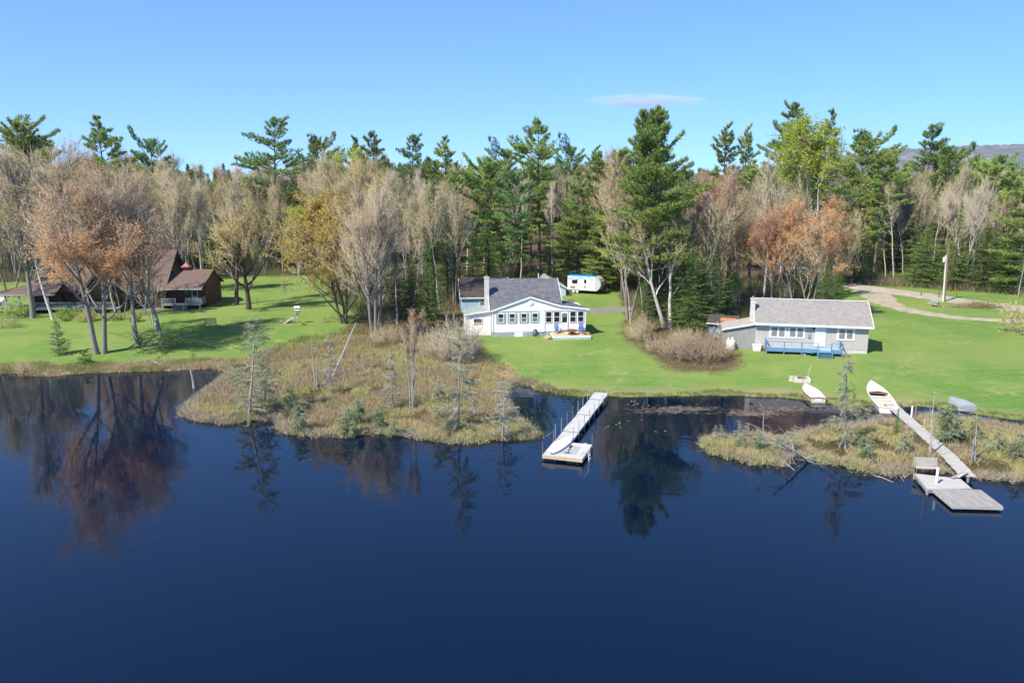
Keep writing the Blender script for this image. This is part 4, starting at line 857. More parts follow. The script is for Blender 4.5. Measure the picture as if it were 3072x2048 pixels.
def gen_hardwood(seed, H=18, stems=1, spread=.5, lo=.3, limbs=11, subs=8, twigs=11, r0=None, bark='grey', twig='grey', leaf=None, nleaf=0, lsize=.2, lean=(0, 0), up=.05, fan=.15, lw=.36, tr=.0135, top=1.0, leafzone=None, trunkjit=.05):
    """leafless or budding broadleaf: stems, limbs, branches as tubes (trunk); fine twigs and buds or leaves (crown)"""
    rng = np.random.RandomState(seed); r0 = r0 or H * .0105; tubes = []; P0 = []; P1 = []; tips = []; tdir = []
    for s in range(stems):
        az = 2 * np.pi * s / stems + rng.uniform(-.4, .4); f = fan if stems > 1 else 0
        d = np.array([f * np.cos(az) + lean[0], f * np.sin(az) + lean[1], 1.0]); hs = H * (.80 if stems == 1 else rng.uniform(.66, .85)) * top
        b = np.array([.28 * np.cos(az), .28 * np.sin(az), -.25]) * (stems > 1) + np.array([0, 0, -.25]) * (stems == 1)
        tp = wander(b, d, hs, 9, rng, trunkjit, .03); rr = r0 * (1 if stems == 1 else .72); tubes.append((tp, np.linspace(rr, rr * .16, len(tp)) * np.r_[1.25, np.ones(len(tp) - 1)]))
        nl = max(4, int(limbs / (1 if stems == 1 else stems ** .6)))
        for i in range(nl):
            t = lo + (1 - lo) * ((i + rng.uniform(.1, .9)) / nl) ** .9; p, td = lerp_path(tp, min(t, .995)); az2 = i * 2.4 + rng.uniform(-.5, .5) + s
            tilt = spread * (1.25 - .7 * t) * rng.uniform(.8, 1.25)
            d2 = td * np.cos(tilt) + np.array([np.cos(az2), np.sin(az2), 0]) * np.sin(tilt); L2 = H * lw * (1.2 - .75 * t) * rng.uniform(.8, 1.2)
            bp = wander(p, d2, L2, 6, rng, .11, up * 1.6); rb = rr * (1 - .84 * t) * .5 + .014; tubes.append((bp, np.linspace(rb, .012, len(bp))))
            for j in range(subs):
                u = .22 + .78 * (j + rng.uniform(0, 1)) / subs; q, qd = lerp_path(bp, min(u, .99)); d3 = nrm(qd + rng.normal(0, .42, 3) + [0, 0, .25]); L3 = L2 * (.68 - .32 * u) * rng.uniform(.7, 1.3)
                sp = wander(q, d3, L3, 3, rng, .14, up); P0 += [sp[0], sp[1], sp[2]]; P1 += [sp[1], sp[2], sp[3]]
                for k in range(twigs):
                    v, vd = lerp_path(sp, rng.uniform(.1, 1)); d4 = nrm(vd + rng.normal(0, .30, 3) + [0, 0, .16]); e = v + d4 * rng.uniform(.5, 1.45) * H / 18; tips.append(e); tdir.append((v, d4))
        for i in range(int(subs * 1.2)):
            p, td = lerp_path(tp, rng.uniform(.78, .99)); d3 = nrm(td + rng.normal(0, .33, 3)); e = p + d3 * H * rng.uniform(.06, .14); P0.append(p); P1.append(e)
            for k in range(twigs):
                f = rng.uniform(.2, 1); v = p + (e - p) * f; d4 = nrm(d3 + rng.normal(0, .42, 3)); tips.append(v + d4 * rng.uniform(.4, 1.0) * H / 18); tdir.append((v, d4))
    P0 = np.array(P0); P1 = np.array(P1); tips = np.array(tips); ts = np.array([a for a, _ in tdir]); td = np.array([a for _, a in tdir])
    V1, F1 = np_cones(P0, P1, tr * 2.5); V2, F2 = np_cones(ts, tips, tr)
    m_ = ts + (tips - ts) * rng.uniform(.2, .8, (len(ts), 1)); e2 = m_ + nrm(td + rng.normal(0, .38, td.shape)) * rng.uniform(.25, .65, (len(ts), 1)) * H / 18; V3, F3 = np_cones(m_, e2, tr * .8)
    nm_ = 2 if leaf else 1; parts = [(V1, F1, nm_, None), (V2, F2, 0, None), (V3, F3, 0, None)]
    if leaf and nleaf:
        pool = np.vstack([tips, e2]); 
        if leafzone: 
            zz = pool[:, 2] / H; w = np.interp(zz, leafzone[0], leafzone[1]) * (.25 + np.clip(vnoise(pool[:, 0] * 1.0, pool[:, 2] + pool[:, 1], .5, seed) * 1.6 - .3, 0, 1.3)); w = w / w.sum(); ii = rng.choice(len(pool), nleaf, p=w)
        else:
            w = (.3 + np.clip(vnoise(pool[:, 0], pool[:, 2] * 1.0 + pool[:, 1] * .7, .45, seed) * 1.8 - .4, 0, 1.4)); ii = rng.choice(len(pool), nleaf, p=w / w.sum())
        V4, F4 = np_leaves(pool[ii], lsize, rng, 1, .14); parts.append((V4, F4, 1, np.repeat(rng.uniform(0, 1, nleaf), 4)))
    V, F, M, T = merge(parts); tv, tf = np_tubes(tubes, 7)
    tm = np_mesh('trunk', tv, tf, [BARK[bark]], smooth=True); cm_ = np_mesh('crown', V, F, [TWIG[twig]] + ([LEAF[leaf]] if leaf else []) + [TWIG['limb']], M, tone=T)
    return tm, cm_, H
def gen_pine(seed, H=26, lo=.3, width=.2, whorl=1.0, need='pine', ragged=.35, top=.9, lean=0, per=5, tuft=44, shape=None, dead=.15, bark='brown', twin=False):
    rng = np.random.RandomState(seed); tubes = []; TP = []; TD = []
    tp = wander((0, 0, -.2), (lean, lean * .3, 1), H * .985, 12, rng, .014, .02); r0 = H * .0115; tubes.append((tp, np.linspace(r0, .03, len(tp))))
    shape = shape or ([0, .1, .25, .5, .75, .92, 1], [.5, .85, 1.0, .84, .6, .36, .14]); z = lo
    stems = [(tp, lo)]
    n = int((1 - lo) * H / whorl)
    for i in range(n):
        t = lo + (1 - lo) * (i + rng.uniform(.2, .8)) / n; c = (t - lo) / (1 - lo); wd = np.interp(c, *shape) * H * width
        skip = rng.uniform() < ragged * .35 * (1 - c); wd *= rng.uniform(.68, 1.25)
        for k in range(per if not skip else 2):
            az = k * 2 * np.pi / per + rng.uniform(-.5, .5) + i * 1.1; L = wd * rng.uniform(1 - ragged, 1 + ragged * .8) * (1 + .28 * np.cos(az - seed))
            if L < .35: L = .35
            p, _ = lerp_path(tp, min(t + rng.uniform(-.3, .3) * whorl / H, .995)); elev = np.interp(c, [0, .5, 1], [-.08, .25, .8]) + rng.normal(0, .09)
            bp = wander(p, (np.cos(az) * np.cos(elev), np.sin(az) * np.cos(elev), np.sin(elev)), L, 5, rng, .07, .045)
            tubes.append((bp, np.linspace(.022 + .011 * L, .012, len(bp))))
            nt = max(4, int(tuft * (L / 3.2) ** 1.1))
            for j in range(nt):
                u = np.interp((j + rng.uniform()) / nt, [0, 1], [.42, 1.0]); q, qd = lerp_path(bp, min(u, .995)); side = np.cross(qd, [0, 0, 1.]); wv = (1.1 - abs(u - .75)) * L * .3
                q = q + side * rng.uniform(-1, 1) * wv + np.array([0, 0, rng.uniform(-.06, .22)]); TP.append(q); TD.append(qd * .75 + np.array([0, 0, .75]) + side * rng.uniform(-.5, .5))
        if dead and rng.uniform() < dead: pass
    for i in range(int(lo * H * .7)):
        t = rng.uniform(.35 * lo, lo); p, _ = lerp_path(tp, t); az = rng.uniform(0, 6.28); bp = wander(p, (np.cos(az), np.sin(az), rng.uniform(-.15, .15)), H * width * rng.uniform(.2, .6), 4, rng, .1); tubes.append((bp, np.linspace(.03, .008, 5)))
    for q in range(8): TP.append(tp[-1] + rng.normal(0, .16, 3) - [0, 0, .2 * q * .3]); TD.append([0, 0, 1.])
    TP = np.array(TP); TD = nrm(np.array(TD)); V, F = np_blades(TP, TD, .48, .12, rng, 9, .6)
    tone = np.repeat(np.clip(np.repeat(rng.uniform(0, 1, len(TP)), 9) * .6 + rng.uniform(0, .4, len(TP) * 9), 0, 1), 3)
    tv, tf = np_tubes(tubes, 6)
    return np_mesh('trunk', tv, tf, [BARK[bark]], smooth=True), np_mesh('crown', V, F, [NEED[need]], tone=tone), H
def gen_spruce(seed, H=14, lo=.06, width=.17, whorl=.42, need='spruce', per=8, droop=.32, tuft=17, blade=.27, k=6, ragged=.22, taper=1.0, bark='dark', bw=.06, top=0.12, gaps=0):
    rng = np.random.RandomState(seed); tubes = []; TP = []; TD = []
    tp = wander((0, 0, -.2), (0, 0, 1), H, 8, rng, .01, .02); tubes.append((tp, np.linspace(H * .011, .015, len(tp)))); n = int((1 - lo) * H / whorl)
    for i in range(n):
        c = (i + .5) / n; t = lo + (1 - lo) * c; wd = (1 - c ** 1.15) ** taper * H * width + top * (1 - c) ** .3
        if c < .07: wd *= .75
        if gaps and rng.uniform() < gaps: continue
        for kk in range(per):
            L = wd * rng.uniform(1 - ragged * 1.6, 1 + ragged); az = kk * 2 * np.pi / per + i * .9 + rng.uniform(-.35, .35)
            p, _ = lerp_path(tp, min(max(t + rng.uniform(-.6, .6) * whorl / H, .01), .995)); el = np.interp(c, [0, .7, 1], [-droop, .02, .7]) + rng.normal(0, .1); bp = wander(p, (np.cos(az) * np.cos(el), np.sin(az) * np.cos(el), np.sin(el)), L, 4, rng, .06, .05)
            if L > .5: tubes.append((bp, np.linspace(.012 + .008 * L, .006, 5)))
            nt = max(3, int(tuft * (L / 2.2)))
            for j in range(nt):
                u = .12 + .88 * (j + rng.uniform()) / nt; q, qd = lerp_path(bp, min(u, .995)); side = np.cross(qd, [0, 0, 1.]); sd = rng.uniform(-1, 1)
                TP.append(q + side * sd * L * .2 * (1.15 - u)); TD.append(qd * .9 + side * sd * .9 + np.array([0, 0, rng.uniform(-.25, .2)]))
    for q in range(5): TP.append(tp[-1] - [0, 0, .15 * q]); TD.append([0, 0, 1.])
    TP = np.array(TP); TD = nrm(np.array(TD)); V, F = np_blades(TP, TD, blade, bw, rng, k, .42)
    tone = np.repeat(np.clip(np.repeat(rng.uniform(0, 1, len(TP)), k) * .55 + rng.uniform(0, .45, len(TP) * k), 0, 1), 3); tv, tf = np_tubes(tubes, 5)
    return np_mesh('trunk', tv, tf, [BARK[bark]], smooth=True), np_mesh('crown', V, F, [NEED[need]], tone=tone), H
def gen_larch(seed, H=9, width=.22, need='larch', dens=1.0, lo=.08, bark='silver', twig='silver', per=4, whorl=.5, bare=0.3, topfrac=1.0, droop=.1):
    """open bog larch: level twiggy boughs with thin tufts, many of them bare"""
    rng = np.random.RandomState(seed); tubes = []; TP = []; TD = []; P0 = []; P1 = []
    tp = wander((0, 0, -.2), (rng.normal(0, .03), 0, 1), H, 9, rng, .022, .02); tubes.append((tp, np.linspace(H * .012, .014, len(tp)))); n = int((1 - lo) * H / whorl)
    for i in range(n):
        c = (i + rng.uniform(.2, .8)) / n; t = lo + (1 - lo) * c; wd = (1 - c) ** .75 * H * width + .12
        if rng.uniform() < .22: wd *= .45
        for kk in range(per):
            az = rng.uniform(0, 6.28); L = wd * rng.uniform(.45, 1.15); p, _ = lerp_path(tp, min(t, .99)); el = rng.normal(.04 - droop * (1 - c), .16)
            bp = wander(p, (np.cos(az) * np.cos(el), np.sin(az) * np.cos(el), np.sin(el)), L, 5, rng, .14, -.03); tubes.append((bp, np.linspace(.014 + .006 * L, .006, 6))); isb = rng.uniform() < bare
            for j in range(max(5, int(30 * L))):
                q, qd = lerp_path(bp, rng.uniform(.2, .99)); d = nrm(qd + rng.normal(0, .6, 3)); e = q + (d - [0, 0, .25]) * rng.uniform(.15, .55); P0.append(q); P1.append(e)
                if not isb:
                    for f in range(int(3 * dens) + 1): TP.append(q + (e - q) * rng.uniform(.1, 1)); TD.append(d + [0, 0, .4])
    V1, F1 = np_cones(np.array(P0), np.array(P1), .011); parts = [(V1, F1, 0, None)]
    if TP:
        V2, F2 = np_blades(np.array(TP), np.array(TD), .10, .026, rng, 6, 1.2); parts.append((V2, F2, 1, np.repeat(rng.uniform(0, 1, len(V2) // 3), 3)))
    V, F, M, T = merge(parts); tv, tf = np_tubes(tubes, 6)
    return np_mesh('trunk', tv, tf, [BARK[bark]], smooth=True), np_mesh('crown', V, F, [TWIG[twig], NEED[need]], M, tone=T), H
def gen_snag(seed, H=6, bark='silver', limbs=9, L=.6, lean=(0, 0), stems=1, r=.08):
    rng = np.random.RandomState(seed); tubes = []
    for s in range(stems):
        h = H * (1 if s == 0 else rng.uniform(.6, .85)); tp = wander((s * .25, 0, -.25), (lean[0] + s * .05, lean[1], 1), h, 8, rng, .03, 0); tubes.append((tp, np.linspace(r, r * .3, len(tp))))
        for i in range(limbs):
            p, d = lerp_path(tp, rng.uniform(.15, .97)); az = rng.uniform(0, 6.28); bp = wander(p, (np.cos(az), np.sin(az), rng.uniform(-.1, .55)), L * rng.uniform(.3, 1.3), 4, rng, .2); tubes.append((bp, np.linspace(.018, .006, 5)))
    tv, tf = np_tubes(tubes, 6); return np_mesh('trunk', tv, tf, [BARK[bark]], smooth=True), None, H
def gen_bush(seed, H=2.2, R=1.6, stems=60, twig='brown', leaf=None, nleaf=0, tr=.012, lsize=.1, twigs=9, dome=True):
    rng = np.random.RandomState(seed); P0 = []; P1 = []; tips = []
    for s in range(stems):
        az = rng.uniform(0, 6.28); rr = R * np.sqrt(rng.uniform(0, 1)); h = H * (1 - .55 * (rr / R) ** 2) * rng.uniform(.65, 1.05); b = np.array([rr * .55 * np.cos(az), rr * .55 * np.sin(az), -.08])
        sp = wander(b, (np.cos(az) * rr / R * .5, np.sin(az) * rr / R * .5, 1), h, 4, rng, .13, .02)
        for i in range(4): P0.append(sp[i]); P1.append(sp[i + 1])
        for k in range(twigs): q, d = lerp_path(sp, rng.uniform(.25, 1)); e = q + nrm(d + rng.normal(0, .5, 3)) * rng.uniform(.25, .6) * H / 2.2; P0.append(q); P1.append(e); tips.append(e)
    V1, F1 = np_cones(np.array(P0), np.array(P1), tr); parts = [(V1, F1, 0, None)]
    if leaf: tips = np.array(tips); V2, F2 = np_leaves(tips[rng.randint(0, len(tips), nleaf)], lsize, rng, 1, .08); parts.append((V2, F2, 1, np.repeat(rng.uniform(0, 1, nleaf), 4)))
    V, F, M, T = merge(parts); return None, np_mesh('twigs', V, F, [TWIG[twig]] + ([LEAF[leaf]] if leaf else []), M, tone=T), H

def place(kind, meshes, loc, H, label, cat, group=None, ws=1.0, rz=None, rng=random):
    tm, cm_, h0 = meshes; t = thing(kind, label, cat, loc, rng.uniform(0, 6.28) if rz is None else rz, group); s = H / h0; t.scale = (s * ws, s * ws, s)
    if tm: link('trunk', tm, t)
    if cm_: link('crown' if tm else 'twigs', cm_, t)
    return t
# ------------------------------------------------------------------ the wood and the single trees
HW = dict(
    g1=gen_hardwood(11, 18, 1, .45, .32, 15, 10, 14, bark='grey', twig='tan', leaf='dull', nleaf=1500, lsize=.13),
    g2=gen_hardwood(12, 18, 1, .40, .40, 14, 10, 14, bark='pale', twig='pale', leaf='olive', nleaf=2200, lsize=.13),
    g3=gen_hardwood(13, 17, 2, .5, .30, 16, 8, 13, bark='grey', twig='tan', leaf='olive', nleaf=3500, lsize=.13),
    g4=gen_hardwood(14, 18, 1, .42, .35, 14, 9, 15, bark='grey', twig='pink', leaf='rust', nleaf=2600, lsize=.12),
    g5=gen_hardwood(15, 16, 3, .4, .25, 16, 8, 11, bark='pale', twig='grey', fan=.16),
    g6=gen_hardwood(16, 19, 1, .38, .45, 12, 9, 15, bark='brown', twig='tan', leaf='gold', nleaf=3500, lsize=.13),
    o1=gen_hardwood(21, 16, 2, .5, .28, 15, 9, 13, bark='grey', twig='tan', leaf='orange', nleaf=13000, lsize=.125),
    o2=gen_hardwood(22, 16, 1, .48, .30, 15, 9, 14, bark='grey', twig='pink', leaf='rust', nleaf=12000, lsize=.125),
    v1=gen_hardwood(23, 13, 3, .45, .15, 15, 8, 11, bark='pale', twig='tan', leaf='spring', nleaf=7500, lsize=.16, fan=.12),
    l1=gen_hardwood(24, 14, 2, .40, .15, 15, 8, 12, bark='white', twig='pale', leaf='lime', nleaf=9000, lsize=.17, fan=.08),
    pole=gen_hardwood(25, 17, 1, .35, .6, 9, 7, 12, r0=.13, bark='pale', twig='pale', lw=.22),
    wpole=gen_hardwood(26, 17, 1, .35, .55, 9, 7, 12, r0=.13, bark='white', twig='pale', lw=.24, leaf='olive', nleaf=700, lsize=.16))
PN = dict(
    a=gen_pine(31, 26, .22, .19, need='pine', ragged=.4), b=gen_pine(32, 26, .40, .15, need='pineblue', ragged=.45),
    c=gen_pine(33, 26, .25, .21, need='pineblue', ragged=.6, whorl=1.15), d=gen_pine(34, 24, .10, .21, need='pinelight', ragged=.4, shape=([0, .15, .4, .6, .8, 1], [.9, 1.0, .85, .62, .4, .12])),
    e=gen_pine(35, 28, .36, .135, need='pine', ragged=.55, whorl=1.1, shape=([0, .2, .45, .62, .8, 1], [.55, .5, .95, 1.05, .7, .15])),
    f=gen_pine(36, 22, .25, .2, need='pine', ragged=.4, shape=([0, .3, .6, .85, 1], [.5, .8, 1.0, .9, .35])),
    g=gen_pine(37, 26, .26, .2, need='pinelight', ragged=.32, per=7, whorl=.85, tuft=44, shape=([0, .15, .4, .65, .85, 1], [.8, 1.0, .95, .85, .6, .25])))
SP = dict(
    a=gen_spruce(41, 14, .05, .17), b=gen_spruce(42, 16, .10, .13, ragged=.3), c=gen_spruce(43, 18, .38, .11, ragged=.4, per=6),
    f=gen_spruce(44, 10, .03, .2, need='fir', droop=.18), h=gen_spruce(45, 13, .06, .26, need='hemlock', droop=.22, ragged=.35, taper=.7, whorl=.5, tuft=20, top=.3),
    k=gen_spruce(46, 13, .05, .3, need='cedar', droop=.3, ragged=.35, taper=.75, whorl=.5, tuft=20, top=.3), d=gen_spruce(47, 12, .12, .2, need='hemlock', droop=.3, ragged=.4, per=6, whorl=.55))
OCC = []
ALT = {id(PN['a']): [PN['a'], gen_pine(131, 26, .2, .18, need='pine', ragged=.55, lean=.03), gen_pine(132, 26, .28, .2, need='pineblue', ragged=.35)],
       id(PN['b']): [PN['b'], gen_pine(133, 26, .35, .16, need='pine', ragged=.6, lean=-.03), gen_pine(134, 26, .45, .17, need='pineblue', ragged=.4, whorl=.9), gen_pine(135, 26, .3, .14, need='pine', ragged=.5)],
       id(PN['f']): [PN['f'], gen_pine(136, 22, .3, .22, need='pineblue', ragged=.5, shape=([0, .3, .6, .85, 1], [.6, .9, 1.0, .75, .3]))],
       id(SP['a']): [SP['a'], gen_spruce(137, 14, .08, .19, ragged=.4, taper=.85), gen_spruce(138, 14, .15, .15, ragged=.3)], id(SP['b']): [SP['b'], gen_spruce(139, 16, .2, .14, ragged=.45)],
       id(HW['g1']): [HW['g1'], gen_hardwood(140, 18, 2, .42, .35, 18, 9, 12, bark='grey', twig='grey', leaf='olive', nleaf=1200, lsize=.12, fan=.08)]}
def T(kind, meshes, ud, vtop, label, cat='tree', vb=None, Y=None, ws=1.0, rz=None, group=None):
    """ud, vb, vtop in 2352-wide photo pixels; vb: foot on the visible ground, else Y: distance"""
    u = ud * K
    if vb is not None: p = ground(u, vb * K)
    else:
        x = at_y(u, 800, Y)[0]; z = tz(x, Y); _, v1 = px_of(x, Y, z); x = at_y(u, v1, Y)[0]; p = Vector((x, Y, tz(x, Y)))
    meshes = ALTR.choice(ALT[id(meshes)]) if id(meshes) in ALT else meshes
    H = at_y(u, vtop * K, p.y)[2] - p.z; OCC.append((p.x, p.y)); p.z -= .05
    return place(kind, meshes, p, H, label, cat, group, ws, rz)
ALTR = random.Random(3)
random.seed(77)
# lawn trees in front of the log house
T('maple_tree', gen_hardwood(51, 20, 2, .66, .22, 25, 12, 16, r0=.33, bark='grey', twig='grey', leaf='orange', nleaf=22000, lsize=.125, fan=.055, lw=.42, trunkjit=.022, leafzone=([0, .12, .3, .5, .62, .8, 1], [0, 1.6, 1.6, 1.1, .35, .12, .05])), 230, 352, 'big two trunked maple on the lake bank with orange buds on its lower boughs', vb=812, ws=1.22, rz=.4)
T('maple_tree', gen_hardwood(52, 19, 1, .52, .28, 18, 11, 15, r0=.27, bark='grey', twig='grey', leaf='orange', nleaf=1100, lsize=.18, lean=(-.05, 0), leafzone=([0, .3, .5, .7, 1], [0, 1, 1, .2, .05])), 316, 375, 'grey barked maple on the lawn, next right of the big two trunked maple', vb=790, rz=0)
T('maple_tree', gen_hardwood(53, 19, 1, .46, .33, 17, 11, 15, r0=.27, bark='grey', twig='pale', lean=(-.06, .0), trunkjit=.07), 373, 398, 'crooked bare lawn tree with green vine around its foot', vb=792, rz=0)
T('hardwood_tree', gen_hardwood(54, 19, 1, .48, .25, 18, 11, 15, r0=.28, bark='grey', twig='grey', leaf='gold', nleaf=900, lsize=.18, leafzone=([0, .3, .55, .75, .8, 1], [.2, .6, .3, 1.4, .2, .05])), 76, 325, 'straight grey tree before the porch steps of the log house', vb=730, rz=2)
T('birch_tree', gen_hardwood(55, 15, 1, .4, .5, 12, 8, 13, r0=.2, bark='white', twig='pale', lean=(-.22, 0), leaf='orange', nleaf=350, lsize=.16), 122, 470, 'white birch leaning left in front of the log house porch', vb=733, rz=0)
T('hardwood_tree', HW['g5'], 352, 590, 'small many stemmed bare tree beside the log house prow', vb=748, ws=1.35)
T('hardwood_tree', gen_hardwood(56, 17, 1, .4, .42, 13, 9, 15, r0=.3, bark='dark', twig='grey', leaf='dull', nleaf=500, lsize=.16), 543, 400, 'tall dark trunked tree just right of the log house, left of a pair', vb=700)
T('lawn_tree', gen_hardwood(57, 11, 1, .75, .22, 20, 11, 16, r0=.28, bark='dark', twig='tan', leaf='gold', nleaf=5000, lsize=.13, lw=.5, up=.09), 571, 487, 'round crowned tan lawn tree with a low fork right of the log house', vb=710, ws=1.1)
T('sapling', HW['g5'], 655, 640, 'thin bare sapling alone on the back lawn', cat='sapling', vb=690, ws=.6)
T('pine_sapling', gen_spruce(61, 4, .05, .2, need='jack', droop=-.25, per=7, whorl=.3, tuft=26, blade=.2, ragged=.3, taper=.6, top=.3, bw=.05), 137, 733, 'young blue-green pine on the left lake bank', cat='young pine', vb=815, ws=1.1)
T('juniper_bush', gen_spruce(62, 2, .02, .5, need='fir', droop=.1, per=7, whorl=.22, tuft=20, blade=.2, taper=.6), 197, 800, 'low dark evergreen bush at the foot of the big two trunked maple', cat='bush', vb=838)
T('vine_bush', gen_bush(63, 3, .8, 30, 'tan', 'spring', 700, lsize=.16), 384, 745, 'loose green creeper bush at the foot of the crooked lawn tree', cat='bush', vb=800, ws=1.0)
T('bush', gen_bush(64, 2.2, 1.6, 60, 'pink', 'dull', 250), 62, 822, 'round pinkish bare bush at the water edge, far left', cat='bush', vb=862, ws=1.2)
T('bush', gen_bush(65, 1.8, 1.4, 40, 'tan', 'spring', 500), 22, 720, 'small leafy bush beside the log house porch at the far left', cat='bush', vb=752, ws=1.3)
T('hardwood_tree', HW['g3'], 25, 372, 'bare tree behind the left end of the log house porch', Y=121, ws=1.15)
T('hardwood_tree', HW['g1'], 150, 372, 'bare tree rising behind the left half of the log house roof', Y=124, ws=1.2)
T('maple_tree', HW['g4'], 205, 395, 'reddish budding tree rising behind the middle of the log house roof', Y=122, ws=1.2)
T('hardwood_tree', HW['g6'], 300, 385, 'golden tinged tree rising behind the right half of the log house roof', Y=122, ws=1.15)
T('hardwood_tree', HW['g1'], 410, 400, 'bare tree rising behind the log house gable end', Y=124, ws=1.1)
T('hardwood_tree', HW['g2'], 470, 420, 'pale bare tree rising behind the log house wing', Y=124, ws=1.05)
T('hardwood_tree', HW['g3'], -25, 400, 'olive tinged tree cut by the left picture edge', Y=104, ws=1.2)
T('maple_tree', HW['o1'], 282, 520, 'slim orange budded tree close to the log house prow', Y=103, ws=.9)
for (ud, vb, vt, tw, lf, lab) in [(155, 734, 700, 'tan', 'spring', 'green shrub before the log house porch rail, right of the birch'), (200, 737, 706, 'tan', 'olive', 'olive shrub before the log house porch rail'), (262, 735, 712, 'brown', 'spring', 'low green shrub under the log house prow'), (310, 738, 715, 'tan', 'dull', 'dull shrub right of the log house prow'), (38, 728, 690, 'tan', 'spring', 'green shrub left of the log house porch steps')]:
    T('bush', gen_bush(300 + ud, 2.0, 1.4, 45, tw, lf, 1300, lsize=.13), ud, vt, lab, cat='bush', vb=vb, ws=1.2)
T('hardwood_tree', HW['pole'], 334, 452, 'thin bare tree close before the log house, left of the gable end', Y=106, ws=1.0)
T('hardwood_tree', HW['pole'], 268, 440, 'thin bare tree close before the log house prow', Y=105, ws=1.5)
# the big clump and neighbours left of the white house
T('hardwood_clump', gen_hardwood(58, 19, 5, .46, .28, 34, 10, 13, r0=.32, bark='grey', twig='tan', fan=.15, lw=.34, leaf='rust', nleaf=900, lsize=.15, leafzone=([0, .5, .75, 1], [0, .1, 1, 1])), 862, 415, 'big many stemmed bare grey clump between the back lawn and the white house', vb=776, ws=1.0, rz=0)
T('hardwood_tree', gen_hardwood(59, 16, 3, .62, .06, 26, 9, 10, r0=.24, bark='brown', twig='tan', leaf='gold', nleaf=24000, lsize=.19, fan=.2, lw=.45), 792, 438, 'wide golden budded tree left of the big grey clump', vb=742, ws=1.12)
T('fir_tree', SP['f'], 985, 548, 'bright green young fir left of the garage', vb=735, ws=1.1)
T('spruce_tree', SP['a'], 944, 590, 'dark spruce beside the bright young fir', vb=735)
T('spruce_tree', SP['c'], 998, 366, 'tallest slim spruce with a bare silver lower trunk behind the bright fir', Y=112, ws=1.25)
T('spruce_tree', SP['a'], 1088, 500, 'dark spruce rising behind the left end of the garage', Y=120)
T('spruce_tree', SP['b'], 1124, 478, 'taller dark spruce behind the garage roof', Y=122, ws=1.2)
T('spruce_tree', SP['a'], 1046, 560, 'dark spruce left of the garage, in deep shade', Y=116, ws=1.1)
T('spruce_tree', SP['b'], 912, 560, 'dark thin spruce right of the big grey clump', Y=108, ws=1.1)
T('dead_snag', gen_snag(66, 8, limbs=16, L=1.4, r=.17), 912, 614, 'broken silver dead trunk beside the dark spruces', cat='dead tree', vb=745)
T('maple_sapling', gen_hardwood(67, 6, 3, .4, .3, 14, 6, 9, r0=.09, bark='silver', twig='pink', leaf='rust', nleaf=500, lsize=.13, fan=.22, tr=.011), 956, 702, 'small red twigged maple sapling at the marsh edge left of the white house', cat='sapling', vb=790)
T('leafy_tree', HW['l1'], 686, 468, 'pale lime green young tree at the wood edge of the back lawn', Y=146, ws=1.0)
T('leafy_tree', HW['v1'], 724, 500, 'second lime green young tree at the back lawn, right of the first', Y=148, ws=1.0)
T('leafy_tree', HW['l1'], 800, 332, 'yellow-green leafy tree among the pine tops above the back lawn', Y=165, ws=.95)
# pines on the skyline and inside the wood
T('pine_tree', PN['f'], 76, 288, 'broad dark pine on the skyline at the far left', Y=150, ws=1.0)
T('pine_tree', PN['a'], 262, 266, 'tallest wide pine above the log house roof', Y=150, ws=1.12)
T('pine_tree', PN['f'], 378, 322, 'small pine top above the right half of the log house', Y=158, ws=.8)
T('pine_tree', PN['c'], 638, 266, 'great ragged pine standing alone above the round crowned lawn tree', Y=156, ws=1.15)
T('pine_tree', PN['f'], 744, 328, 'small round topped pine right of the great ragged pine', Y=170, ws=.8)
T('pine_tree', PN['b'], 820, 314, 'narrow pine top just left of the pointed pine', Y=172, ws=1.0)
T('pine_tree', PN['a'], 868, 302, 'pointed pine on the skyline above the big grey clump', Y=166, ws=1.0)
T('pine_tree', PN['c'], 948, 306, 'brownish pine top right of the pointed pine', Y=166, ws=.9)
T('pine_tree', PN['b'], 1030, 312, 'pine top above the slim spruce, left of the gap in the skyline', Y=166, ws=1.1)
T('pine_tree', PN['f'], 1165, 345, 'low dark pine above the garage, left of the tall bare trunked pine', Y=172, ws=.9)
T('pine_tree', PN['e'], 1240, 276, 'tall pine with long bare trunk straight behind the white house', Y=144, ws=1.15)
T('pine_tree', PN['d'], 1326, 382, 'light green layered pine behind the travel trailer', Y=134, ws=1.0)
T('pine_tree', PN['f'], 1308, 338, 'dark pine top between the bare trunked pine and the broad pine', Y=176, ws=.9)
T('pine_tree', PN['b'], 1368, 336, 'second dark pine top left of the broad pine', Y=172, ws=1.1)
T('pine_tree', PN['g'], 1486, 262, 'very broad light green pine right of the travel trailer', Y=99, ws=1.0)
T('pine_tree', PN['d'], 1375, 455, 'light green pine whose low boughs hang behind the travel trailer', Y=128, ws=1.1)
T('pine_tree', PN['g'], 1428, 350, 'light green pine tucked left of the very broad one', Y=121, ws=.95)
T('pine_tree', PN['d'], 1415, 420, 'light green pine with drooping boughs over the travel trailer', Y=129, ws=1.25)
T('pine_tree', PN['b'], 1658, 284, 'left of twin flat topped pines above the orange maple', Y=150, ws=1.1)
T('pine_tree', PN['b'], 1704, 288, 'right of twin flat topped pines above the orange maple', Y=152, ws=.8)
T('pine_tree', PN['a'], 1798, 231, 'highest pine of the wood, left behind the big lime green tree', Y=150, ws=.9)
T('pine_tree', PN['b'], 1888, 250, 'pine top rising behind the middle of the big lime green tree', Y=155, ws=.9)
T('pine_tree', PN['f'], 1962, 320, 'dark pine at the right flank of the big lime green tree', Y=142, ws=1.0)
T('pine_tree', PN['e'], 2004, 352, 'pine with bare patchy trunk beyond the road bend', Y=137, ws=1.15)
